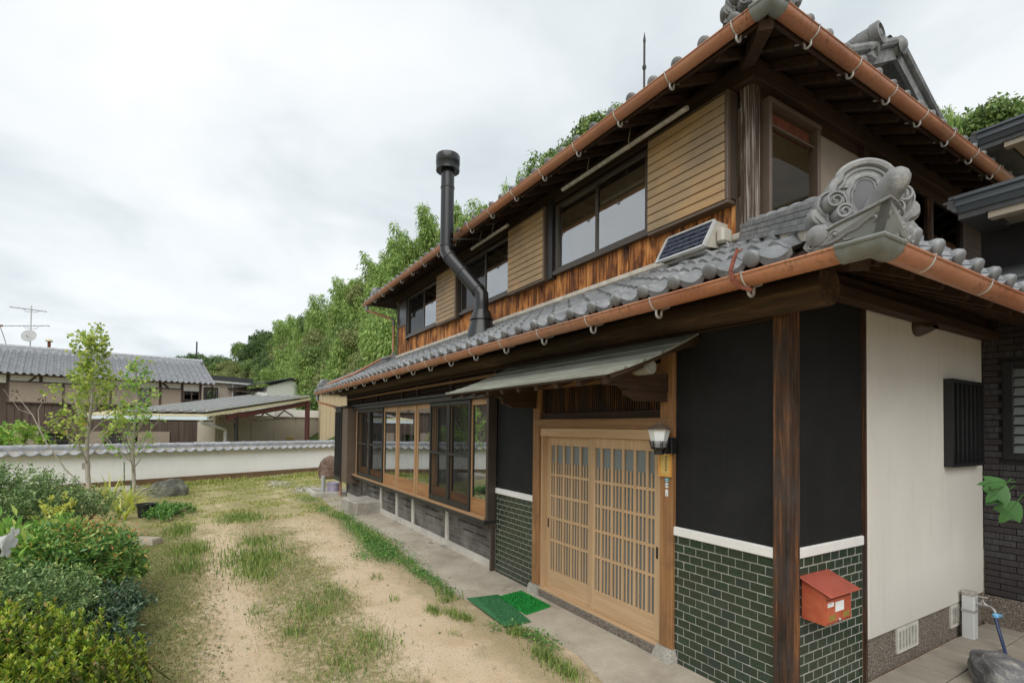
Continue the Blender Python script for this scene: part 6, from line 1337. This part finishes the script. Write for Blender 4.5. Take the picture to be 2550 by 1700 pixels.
b = MB(); b.tube([(0, 0, -1.9), (.02, .01, -.9), (0, .03, -.2), (.05, 0, .25)], [.11, .085, .06, .02], 7); b.tube([(0, .02, -.5), (.25, .1, .0), (.4, .15, .3)], [.05, .035, .01], 5); b.tube([(0, .02, -.4), (-.22, -.1, .1), (-.35, -.1, .35)], [.045, .03, .01], 5)
TRK = b.mesh('trunk', 'bark'); b = MB()
for k in range(9): a = k*2.4; b.tube([(.3*math.cos(a), .3*math.sin(a), -1.6), (.34*math.cos(a), .34*math.sin(a), -.2), (.5*math.cos(a), .5*math.sin(a), .6)], [.022, .018, .008], 5)
CUL = b.mesh('culm', 'leaf_strap')
LB = ['feathery light green bamboo clump growing on the hill behind the house', 'dark green broadleaved tree growing on the hill behind the house', 'mid green bushy tree growing on the hill behind the house', 'olive green loose crowned tree growing on the hill behind the house']
GP = ['bamboo on the hill', 'dark trees on the hill', 'mid green trees on the hill', 'olive trees on the hill']
rr = random.Random(4)
def az(t): return math.atan2(t[1]-CAM.y, t[0]-CAM.x)
def elev(t): return (t[2]-CAM.z)/math.hypot(t[0]-CAM.x, t[1]-CAM.y)
ORD = ['leftmost', '2nd', '3rd', '4th', '5th', '6th', '7th', '8th', '9th', '10th', '11th', '12th', '13th', '14th', '15th', '16th', '17th', '18th', '19th', '20th', '21st', '22nd', '23rd', '24th', '25th'] + ['%dth' % i for i in range(26, 90)]
LBL = {}
for k in range(4):
    for row in (0, 1):
        L = sorted([t for t in TREES if t[5] == k and (any(abs(az(u)-az(t)) < .05 and elev(u) > elev(t)+.012 for u in TREES)) == bool(row)], key=az, reverse=True)
        for i, t in enumerate(L):
            nm = ['feathery light green bamboo clump', 'dark green broadleaved tree', 'mid green bushy tree', 'olive green loose crowned tree'][k]
            LBL[t] = '%s, %s%s %s' % (nm, ORD[i], '' if i == 0 else ' from left', 'along the hill skyline' if row == 0 else 'of those on the slope below the skyline')
for (x, y, zt_, h, r, k) in TREES:
    if k == 0: sx, sz = r*1.15, h*.5
    else: sx, sz = r*1.22, max(r*1.15, h*.40)
    t = thing(KN[k], LBL[(x, y, zt_, h, r, k)], 'bamboo' if k == 0 else 'tree', (x, y, zt_-sz*(1.9 if k == 0 else 1.75)), rr.uniform(0, 6.28), GP[k])
    m4 = Matrix.Translation((0, 0, sz*(1.0 if k == 0 else .95))) @ Matrix.Diagonal((sx, sx*rr.uniform(.9, 1.1), sz, 1))
    obj('crown', rr.choice(CM[k]), t, mat=m4); obj('culm' if k == 0 else 'trunk', CUL if k == 0 else TRK, t, mat=m4)
# ================================================================== YOUNG TREES IN THE YARD
def young_tree(name, lbl, loc, H_, seed, mat, nl, spread, lsize, first=.25, rz=0.0):
    global rng
    rng = np.random.default_rng(seed); r_ = random.Random(seed); t = thing(name, lbl, 'tree', loc, rz); b = MB(); tips = []
    tp = [Vector((0, 0, -.1))]; 
    for k in range(1, 11): tp.append(Vector((.03*math.sin(k*1.3+seed)*H_*.3, .03*math.cos(k*.9)*H_*.25, H_*k/10)))
    b.tube(tp, [.055*H_/4*(1-.088*k) for k in range(11)], 8)
    for k in range(30):
        f = first+(1-first-.04)*(k/30)**.9; i = min(9, int(f*10)); p = tp[i].lerp(tp[i+1], f*10-i); a = k*2.4+r_.uniform(-.4, .4); L = spread*H_*(1.12-f)**.75*r_.uniform(.7, 1.15)
        d = Vector((math.cos(a), math.sin(a), 1.15)).normalized(); pts = [p]; q = p.copy()
        for j in range(5): d = (d+Vector((r_.uniform(-.16, .16), r_.uniform(-.16, .16), .05))).normalized(); q = q+d*L/5; pts.append(q.copy())
        b.tube(pts, [.016*(1-.16*j)*(1.1-f) +.002 for j in range(6)], 5); tips += [(pts[j], .5+.1*j) for j in (2, 3, 4, 5)]
        for j in (2, 3, 4):
            for s_ in range(2):
                dd = (d+Vector((r_.uniform(-1, 1), r_.uniform(-1, 1), r_.uniform(-.2, .6)))).normalized(); e_ = pts[j]+dd*L*.28; b.tube([pts[j], (pts[j]+e_)/2+Vector((0, 0, .02)), e_], [.004, .003, .002], 4); tips += [(e_, 1.0), ((pts[j]+e_)/2, .7)]
    b.build('trunk', 'pale_bark', t, 60)
    w = np.array([q[1] for q in tips]); T = np.array([tuple(q[0]) for q in tips]); idx = rng.choice(len(T), nl, p=w/w.sum()); P = T[idx]+rng.normal(0, .045, (nl, 3)); P[:, 2] += rng.uniform(-.06, .02, nl)
    N = rng.normal(0, .5, (nl, 3)); N[:, 2] += 1.0; Dd = rng.normal(0, 1, (nl, 3)); Dd[:, 2] -= .35
    V, F = leaf_dir(P, Dd, N, lsize, .88, .5, .25); obj('leaves', npmesh('leaves', V, F, mat), t); return t
young_tree('young_tree', 'taller young tree with yellow green leaves, left of the two before the garden wall', (-12.45, -5.52, 0), 3.95, 3, 'leaf_maple', 1700, .36, .085)
young_tree('young_tree', 'slimmer young tree with green leaves before the garden wall beside the pale stone', (-14.2, -4.88, 0), 3.6, 8, 'leaf_young', 700, .32, .09, .18)
t = thing('bare_sapling', 'nearly bare thin sapling with a few brown seed heads left of the young tree', 'sapling', (-12.5, -5.66, 0)); b = MB(); b.tube([(0, .1, .5), (-.05, -.25, .9), (-.1, -.6, 1.5), (-.15, -.85, 2.1), (-.2, -1.15, 2.55)], [.018, .016, .013, .01, .005], 6); b.tube([(-.13, -.72, 1.8), (-.1, -.75, 2.2), (-.1, -.62, 2.5)], [.009, .006, .003], 5); b.tube([(-.15, -.85, 2.1), (-.1, -1.05, 2.2), (-.1, -1.3, 2.62)], [.007, .005, .003], 5); b.build('stem', 'pale_bark', t, 60)
rng = np.random.default_rng(40); P = np.concatenate([np.array([-.2, -1.15, 2.55])+rng.normal(0, .07, (26, 3)), np.array([-.1, -.65, 2.45])+rng.normal(0, .06, (14, 3))]); V, F = leaf_cloud(P, rng.normal(size=P.shape), .06, .6); obj('seed_head', npmesh('seed_head', V, F, 'twig'), t)
V, F = leaf_cloud(np.array([[-.12, -.35, 1.75]]), np.array([[.9, .2, .2]]), .12, .9); obj('red_leaf', npmesh('red_leaf', V, F, 'leaf_red'), t)
# ================================================================== SHRUBS
def shrub(name, lbl, cat, loc, lobes, n, size, mat, asp, seed, stems=14, up=.5, rz=0, shell=.5, extra=None):
    """lobes: (centre, radii); leaves gather on twigs that radiate from the shrub's foot"""
    global rng
    rng = np.random.default_rng(seed); t = thing(name, lbl, cat, loc, rz); Ps = []; Ds = []; b = MB(); tot = sum(r[0]*r[1]*r[2] for _, r in lobes)**1.0
    for c, r in lobes:
        c, r = np.array(c), np.array(r); m = int(n*r[0]*r[1]*r[2]/tot); k = max(12, m//26); d = rand_dirs(k); d[:, 2] = np.abs(d[:, 2])*1.0-.25*(rng.random(k) < .35)
        d /= np.linalg.norm(d, axis=1, keepdims=True); tip = c+d*r*(rng.uniform(shell, 1.1, (k, 1))); dirn = d*np.array([1, 1, .8])+np.array([0, 0, up])+rng.normal(0, .35, (k, 3)); dirn /= np.linalg.norm(dirn, axis=1, keepdims=True)
        L = rng.uniform(.5, 1.1, (k, 1))*min(r)*.55
        for j in range(26):
            f = rng.uniform(-.75, .25, (k, 1)); Ps.append(tip+dirn*L*f+rng.normal(0, size*.35, (k, 3))); s_ = rng.normal(0, 1, (k, 3)); Ds.append(s_+dirn*.9)
        for q in range(min(k, stems)): b.tube([(c[0]*.6+tip[q][0]*.1, c[1]*.6+tip[q][1]*.1, 0), tuple((c*.5+tip[q]*.5)), tuple(tip[q])], [.012, .007, .002], 4)
    P, Dd = np.concatenate(Ps), np.concatenate(Ds); ok = P[:, 2] > .02; P, Dd = P[ok], Dd[ok]; N = rng.normal(0, .55, P.shape)+np.array([0, 0, 1.])
    V, F = leaf_dir(P, Dd, N, size, asp, .3, .3); obj('leaves', npmesh('leaves', V, F, mat), t); b.build('stems', 'twig', t); return t
shrub('shrub', 'broad grey green small leaved shrub in front of the white garden wall', 'shrub', (-7.6, -5.80, 0), [((0, 0, .75), (1.1, .85, .62)), ((.2, -.2, 1.1), (.7, .5, .42)), ((-.4, .5, .6), (.8, .55, .5)), ((.5, -.9, .8), (.9, .8, .65)), ((.7, .1, .5), (.8, .6, .5)), ((1.2, -1.2, .6), (.7, .7, .6)), ((-.9, .9, .5), (.6, .45, .4))], 62000, .036, 'leaf_grey', .55, 51)
nd = shrub('nandina_shrub', 'dense dark green shrub with a red tinted crown at the edge of the yard', 'shrub', (-4.55, -4.46, 0), [((0, .0, .55), (.75, .5, .40)), ((-.5, .15, .48), (.6, .42, .34)), ((.35, -.25, .55), (.6, .5, .36)), ((.55, .12, .30), (.55, .38, .28)), ((-.2, .2, .3), (.7, .42, .26)), ((1.0, -.2, .35), (.5, .4, .28))], 30000, .055, 'leaf_nandina', .36, 52)
rng = np.random.default_rng(60); k = 420; P = np.stack([rng.normal(-.15, .30, k), rng.normal(.1, .22, k), .90+rng.uniform(-.05, .10, k)], 1); P[:, 2] -= .22*(np.abs(P[:, 0]+.15)+np.abs(P[:, 1]-.1)); Dd = rng.normal(0, .7, (k, 3)); Dd[:, 2] += .5; V, F = leaf_dir(P, Dd, rng.normal(0, .5, P.shape)+np.array([0, 0, 1.]), .045, .26, .2); tag(obj('red_shoots', npmesh('red_shoots', V, F, 'leaf_red'), nd), kind='stuff')
shrub('shrub', 'fine leaved pale green shrub between the lily and the azalea', 'shrub', (-3.35, -4.42, 0), [((0, 0, .48), (.55, .42, .34)), ((.15, -.35, .52), (.5, .42, .36)), ((-.15, -.55, .55), (.55, .4, .36)), ((.4, .12, .30), (.42, .3, .26))], 30000, .026, 'leaf_grey', .5, 53)
shrub('shrub', 'low dark glossy shrub under the pale green shrub beside the yard', 'shrub', (-3.75, -4.08, 0), [((0, 0, .26), (.6, .32, .24)), ((.55, .05, .22), (.5, .3, .22))], 6000, .05, 'leaf_dark', .34, 54)
shrub('shrub', 'yellowing low shrub at the left edge beside the azalea', 'shrub', (-2.85, -4.62, 0), [((0, 0, .52), (.26, .26, .22)), ((.2, -.25, .52), (.25, .25, .2))], 2200, .034, 'leaf_yellow', .55, 55)
shrub('leafy_plant', 'bright green broad leaved plant below the white lily', 'plant', (-4.3, -4.95, 0), [((0, 0, .72), (.55, .4, .25)), ((.4, -.35, .75), (.5, .4, .22)), ((-.5, .25, .68), (.4, .3, .2))], 2600, .12, 'leaf_young', .30, 56)
shrub('shrub', 'small yellow green shrub with upright tip in front of the big grey green shrub', 'shrub', (-5.7, -4.75, 0), [((0, 0, .75), (.22, .2, .38)), ((.1, .1, .45), (.3, .28, .3))], 2600, .03, 'leaf_yellow', .55, 57)
shrub('shrub', 'leafy branch tips of a shrub rising beyond the garden wall at the left edge', 'shrub', (-30.2, -11.0, 0), [((0, .2, 1.0), (.9, 1.1, .85)), ((.2, -1.2, .9), (.8, 1.0, .9))], 2600, .17, 'leaf_young', .5, 58)
shrub('weed_clump', 'low dark green weeds beside the black plant pot', 'weeds', (-10.9, -4.05, 0), [((0, 0, .10), (.8, .35, .13)), ((-.3, .3, .08), (.4, .25, .1))], 3200, .055, 'weed_green', .5, 59)
# azalea: upright shoots carrying whorls of leaves
def azalea(loc, lbl, seed, spots, n, hmax):
    global rng
    rng = np.random.default_rng(seed); t = thing('azalea_bush', lbl, 'shrub', loc); b = MB(); G = [[], []]; Gd = [[], []]
    for k in range(n):
        cxy = spots[rng.integers(len(spots))]; x, y = cxy[0]+rng.normal(0, cxy[2]), cxy[1]+rng.normal(0, cxy[2]*.8); top_ = cxy[3]*rng.uniform(.72, 1.12)
        ln = rng.normal(0, .045, 2); p0 = np.array([x-ln[0]*2, y-ln[1]*2, max(0.02, top_-.34)]); p1 = np.array([x, y, top_]); d = (p1-p0)/np.linalg.norm(p1-p0)
        b.tube([tuple(p0), tuple((p0+p1)/2+rng.normal(0, .01, 3)), tuple(p1)], [.006, .0045, .002], 4)
        for j in range(13):
            f = .22+.78*j/12; c = p0+(p1-p0)*f; m = 4 if j < 12 else 7
            for q in range(m):
                a = rng.uniform(0, 6.28); s_ = np.array([math.cos(a), math.sin(a), .55 if j < 11 else 1.4]); i = 0 if j > 7 else 1; G[i].append(c); Gd[i].append(s_+d*.5)
    for i, mt in ((0, 'leaf_azalea'), (1, 'leaf_azalea_low')):
        P, Dd = np.array(G[i]), np.array(Gd[i]); V, F = leaf_dir(P, Dd, rng.normal(0, .3, P.shape)+np.array([0, 0, 1.]), .040 if i == 0 else .036, .42, .3); obj('leaves', npmesh('leaves', V, F, mt), t)
    b.build('shoots', 'leaf_azalea_low', t, 60)
azalea((-2.05, -4.15, 0), 'yellow green azalea bush with upright leafy shoots in the lower left corner', 71, [(0, .12, .16, .58), (-.25, -.0, .18, .66), (.2, -.05, .15, .60), (-.1, -.28, .18, .72), (.32, .1, .12, .42), (.1, .28, .11, .36), (-.3, .28, .12, .40), (.45, -.22, .13, .66), (.25, -.4, .15, .74), (-.35, -.42, .16, .76), (.45, -.05, .1, .5)], 900, .7)
# strap-leaved plants, lilies
def straps(parent, o, n, L, w, seed, mat, name='leaves'):
    r_ = random.Random(seed); b = MB()
    for k in range(n):
        a = r_.uniform(0, 6.28); l = L*r_.uniform(.6, 1.1); ln = r_.uniform(.25, .9); dx = Vector((math.cos(a), math.sin(a), 0)); sx = Vector((-dx.y, dx.x, 0)); pts = []
        for j in range(7): f = j/6; pts.append((Vector(o)+dx*(l*ln*f**1.5)+Vector((r_.uniform(-.003, .003), 0, l*(f-ln*.62*f**2.6))), w*(1-f**2)*.5+.001))
        vs = []
        for p, ww in pts: vs += [p-sx*ww+Vector((0, 0, ww*.5)), p, p+sx*ww+Vector((0, 0, ww*.5))]
        b.add(vs, [(3*j+i, 3*j+i+1, 3*j+i+4, 3*j+i+3) for j in range(6) for i in range(2)])
    return b.build(name, mat, parent, 60)
for i, (x, y, n_, L, lbl) in enumerate(((-11.9, -4.75, 30, .85, 'arching yellow green strap leaved plant beside the black pot'), (-10.9, -4.78, 22, .6, 'strap leaved plant in front of the plant stakes'), (-12.6, -5.15, 24, 1.05, 'tall strap leaved plant behind the plant stakes'))):
    t = thing('strap_leaf_plant', lbl, 'plant', (x, y, 0), 0, 'strap leaved plants'); straps(t, (0, 0, 0), n_, L, .045, 80+i, 'leaf_strap'); straps(t, (.2, .12, 0), n_//2, L*.8, .04, 90+i, 'leaf_yellow')
t = thing('grassy_plant', 'blue green narrow leaved grass clump at the lower left edge', 'plant', (-1.62, -4.36, .15)); straps(t, (0, 0, 0), 26, .62, .014, 96, 'leaf_young')
t = thing('lily', 'large white trumpet lily facing the yard at the left edge', 'flower', (-3.5, -4.77, 0)); MB().tube([(-.1, -.2, 0), (-.06, -.12, .6), (.0, -.02, .98), (.0, .02, 1.03)], .008, 7).build('stem', 'leaf_young', t, 60)
ax_ = Vector((.16, .95, -.2)).normalized(); sd_ = ax_.cross(Vector((0, 0, 1))).normalized(); uv_ = sd_.cross(ax_); b = MB(); n_ = 24; rows_ = [(0, .012), (.04, .019), (.09, .033), (.125, .054), (.148, .078)]
for s_, r in rows_: pass
vs = []
for s_, r in rows_:
    for j in range(n_): a = 2*math.pi*j/n_; k_ = 1+.10*math.cos(6*a)*(s_/.148); vs.append(ax_*s_+(sd_*math.cos(a)+uv_*math.sin(a))*r*k_)
b.add([v+Vector((0, .0, 1.03)) for v in vs], [(i*n_+j, i*n_+(j+1) % n_, (i+1)*n_+(j+1) % n_, (i+1)*n_+j) for i in range(4) for j in range(n_)]); b.build('trumpet', 'petal', t, 70)
for k in range(6):
    a0 = 2*math.pi*(k+.25)/6; b = MB(); vs = []
    for (s_, r, hw) in ((.143, .074, .041), (.160, .091, .040), (.168, .106, .031), (.164, .119, .016), (.155, .126, .003)):
        rd = sd_*math.cos(a0)+uv_*math.sin(a0); tn = -sd_*math.sin(a0)+uv_*math.cos(a0); c = ax_*s_+rd*r+Vector((0, 0, 1.03)); vs += [c-tn*hw-ax_*.006, c, c+tn*hw-ax_*.006]
    b.add(vs, [(3*j+i, 3*j+i+1, 3*j+i+4, 3*j+i+3) for j in range(4) for i in range(2)]); b.build('petal', 'petal', t, 70)
straps(t, (-.08, -.16, .45), 10, .28, .022, 97, 'leaf_young')
# fig branch at the right edge
t = thing('fig_bush', 'fig branch with large lobed green leaves at the right edge', 'plant', (1.45, .98, 0)); b = MB(); b.tube([(.1, .1, 0), (.05, .0, .8), (-.1, -.15, 1.35), (-.35, -.40, 1.62)], [.022, .018, .012, .006], 8); b.tube([(-.08, -.12, 1.3), (-.28, -.3, 1.42), (-.42, -.46, 1.52)], [.009, .007, .004], 6); b.build('branch', 'pale_bark', t, 60)
def fig_leaf(base, tipdir, nrm, s_):
    d, n_ = Vector(tipdir).normalized(), Vector(nrm); sd2 = d.cross(n_).normalized(); n_ = sd2.cross(d); out = [(0, 0), (.07, .15), (.20, .27), (.42, .38), (.66, .43), (.47, .13), (.68, .17), (.84, .11), (1.0, 0)]
    b = MB(); vs = []
    for u, v in out: vs += [(u, v), (u, -v)]
    mid = [Vector(base)+d*s_*u-n_*s_*.10*u*u for u, v in out]; L_ = [m+sd2*s_*v+n_*s_*(.12*v) for m, (u, v) in zip(mid, out)]; R2 = [m-sd2*s_*v+n_*s_*(.12*v) for m, (u, v) in zip(mid, out)]; k = len(out)
    b.add(mid+L_+R2, [(i, i+1, k+i+1, k+i) for i in range(k-1)]+[(i+1, i, 2*k+i, 2*k+i+1) for i in range(k-1)]); b.tube([Vector(base)-d*s_*.3, Vector(base), mid[4], mid[-1]], [.0035, .003, .002, .001], 5)
    return b.build('leaf', 'leaf_fig', t, 60)
fig_leaf((-.50, -.53, 1.665), (-.5, -.35, -.06), (.3, -.5, .8), .13); fig_leaf((-.50, -.51, 1.62), (-.42, -.50, -.50), (.5, -.7, .5), .135); fig_leaf((-.50, -.55, 1.655), (-.45, -.5, -.75), (.6, -.7, .4), .14); fig_leaf((-.47, -.48, 1.56), (-.35, -.35, -.75), (.55, -.75, .35), .15)
fig_leaf((-.40, -.42, 1.60), (.1, -.3, -.8), (.5, -.8, .3), .15); fig_leaf((-.36, -.40, 1.52), (.15, .1, -1), (.5, -.8, .2), .16); fig_leaf((-.30, -.36, 1.66), (.4, .3, .2), (.3, -.5, .8), .15); fig_leaf((-.38, -.44, 1.68), (-.1, .3, -.3), (.3, -.6, .7), .14)
# ================================================================== GRASS AND WEEDS ON THE GROUND
rng = np.random.default_rng(99)
def spots(L, dens):
    out = []
    for x, y, rx, ry_, k in L:
        n = int(dens*rx*ry_*math.pi*k); d = rng.normal(0, .55, (n, 2)); out.append(np.stack([x+d[:, 0]*rx, y+d[:, 1]*ry_, np.zeros(n)], 1))
    return np.concatenate(out)
def clumpy(P, cell, keep, thr):
    f = np.sin(P[:, 0]*2.1/cell+1.3)*np.cos(P[:, 1]*2.7/cell+.4)+.6*np.sin(P[:, 0]*5.3/cell+P[:, 1]*4.1/cell)+.4*np.sin(P[:, 1]*9/cell-P[:, 0]*7.7/cell); return P[(f > thr) | (rng.random(len(P)) < keep)]
def area(x0, x1, y0, y1, n): return np.stack([rng.uniform(x0, x1, n), rng.uniform(y0, y1, n), np.zeros(n)], 1)
def st_(o): return tag(o, kind='stuff')
G = spots([(-6.2, -2.7, .65, .42, .75), (-5.4, -2.75, .45, .25, .5), (-7.4, -2.6, .5, .3, .5), (-9.9, -2.7, .6, .4, .7), (-7.2, -3.45, .5, .22, .9), (-6.2, -3.5, .4, .2, .7), (-9.0, -3.7, .6, .25, .6)], 1500)
st_(blades('grass', G, .115, 'grass_green', .0055, .55))
G2 = spots([(-4.1, -2.05, .45, .2, .5), (-3.6, -2.35, .5, .22, .55), (-3.15, -2.6, .14, .1, 1.0), (-2.6, -2.0, .4, .18, .5), (-3.9, -2.85, .25, .12, .35), (-2.3, -2.35, .3, .15, .45), (-3.05, -1.25, .12, .07, 2.2), (-2.85, -1.12, .12, .07, 2.2), (-2.7, -1.05, .10, .06, 2.2), (-2.15, -.80, .13, .08, 2.4), (-1.6, -.84, .22, .10, 1.8), (-1.3, -.86, .2, .09, 1.8), (-3.3, -1.02, .1, .06, 1.5), (-4.5, -1.45, .12, .08, .5), (-3.6, -1.5, .1, .07, .6), (-2.4, -1.3, .1, .05, .5)], 2300)
st_(blades('grass', G2, .085, 'grass_green', .0035, .8))
D1 = np.concatenate([clumpy(area(-8, -.8, -4.3, -3.35, 56000), .5, .5, -.1), clumpy(area(-6.5, -.6, -2.75, -1.95, 26000), .45, .12, .15), clumpy(area(-12, -7, -4.4, -1.2, 9000), .8, .2, .2)])
D1[:, 1] += rng.normal(0, .13, len(D1)); D1[:, 0] += rng.normal(0, .1, len(D1))
st_(blades('dry_grass', D1, .030, 'grass_dry', .0024, 1.6))
T1 = np.concatenate([clumpy(area(-8, -.6, -2.7, -1.95, 9000), .35, .15, .35), clumpy(area(-9, -.8, -4.3, -3.5, 16000), .4, .25, .2), clumpy(area(-9, -5, -3.5, -1.4, 6000), .5, .1, .5)]); T1[:, 1] += rng.normal(0, .14, len(T1)); st_(blades('turf', T1, .042, 'grass_green', .0028, 1.1))
FD = np.concatenate([clumpy(area(-19.5, -9.5, -4.3, .2, 30000), .8, .10, .2), clumpy(area(-21, -15, -5.6, 1.6, 24000), .9, .35, .0)]); FD = FD[FD[:, 0] > -19.3-.49*FD[:, 1]]
st_(blades('field_grass', FD, .05, 'grass_field', .007, .9))
ED = np.stack([rng.uniform(-6.5, 1.3, 9000)]*2+[np.zeros(9000)], 1); ED[:, 0] = -19.834-.49*ED[:, 1]+.35+np.abs(rng.normal(0, .55, 9000))+.25; st_(blades('tall_grass', clumpy(ED, .9, .12, .5), .17, 'grass_field', .010, .55))
WD = spots([(-8.9, -.82, .7, .20, 1.0), (-7.9, -.85, .5, .22, 1.0), (-7.0, -.86, .7, .24, 1.5), (-6.2, -.92, .55, .28, 1.6), (-5.55, -1.0, .45, .28, 1.6), (-5.0, -.85, .3, .16, 1.2), (-4.4, -.9, .45, .12, 1.3), (-3.9, -.88, .35, .11, 1.3), (-3.45, -.9, .2, .08, 1.0), (-1.98, -.72, .22, .10, 1.6), (-1.75, -.70, .2, .08, 1.2), (-2.3, -.95, .12, .07, .8), (-5.6, -1.35, .25, .1, .7), (-10.2, -1.0, .6, .2, .5), (-12.0, -1.0, .7, .3, .4)], 2500)
WD[:, 2] = rng.uniform(.005, .075, len(WD)); N = rng.normal(0, .6, WD.shape)+np.array([0, 0, 1.]); V, F = leaf_cloud(WD, N, .030, .5, .3); st_(obj('weeds', npmesh('weeds', V, F, 'weed_green')))
st_(blades('grass', spots([(-9.2, -.85, .5, .2, 1), (-7.6, -.9, .6, .2, .6), (-6.6, -.9, .5, .2, .6), (-3.4, -.95, .25, .1, .9)], 400), .16, 'grass_green', .006, .5))
lt = np.concatenate([area(-7, -.8, -4.2, -3.1, 1500), area(-7, .5, -3.1, -.6, 260)]); V, F = leaf_cloud(lt+np.array([0, 0, .012]), rng.normal(0, .25, lt.shape)+np.array([0, 0, 1.]), .035, .45); st_(obj('leaf_litter', npmesh('leaf_litter', V, F, 'leaf_azalea_low')))
pb = area(-8, .5, -3.4, -.7, 5000); V, F = leaf_cloud(pb+np.array([0, 0, .004]), rng.normal(0, .3, pb.shape)+np.array([0, 0, 1.]), .011, .8); st_(obj('pebbles', npmesh('pebbles', V, F, 'stone')))
gv = spots([(-14.3, -.6, 1.0, .5, 1), (-16.5, -1.2, 1.2, .4, 1)], 420); V, F = leaf_cloud(gv+np.array([0, 0, .012]), rng.normal(0, .3, gv.shape)+np.array([0, 0, 1.]), .05, .8); st_(obj('gravel', npmesh('gravel', V, F, 'pale_concrete')))
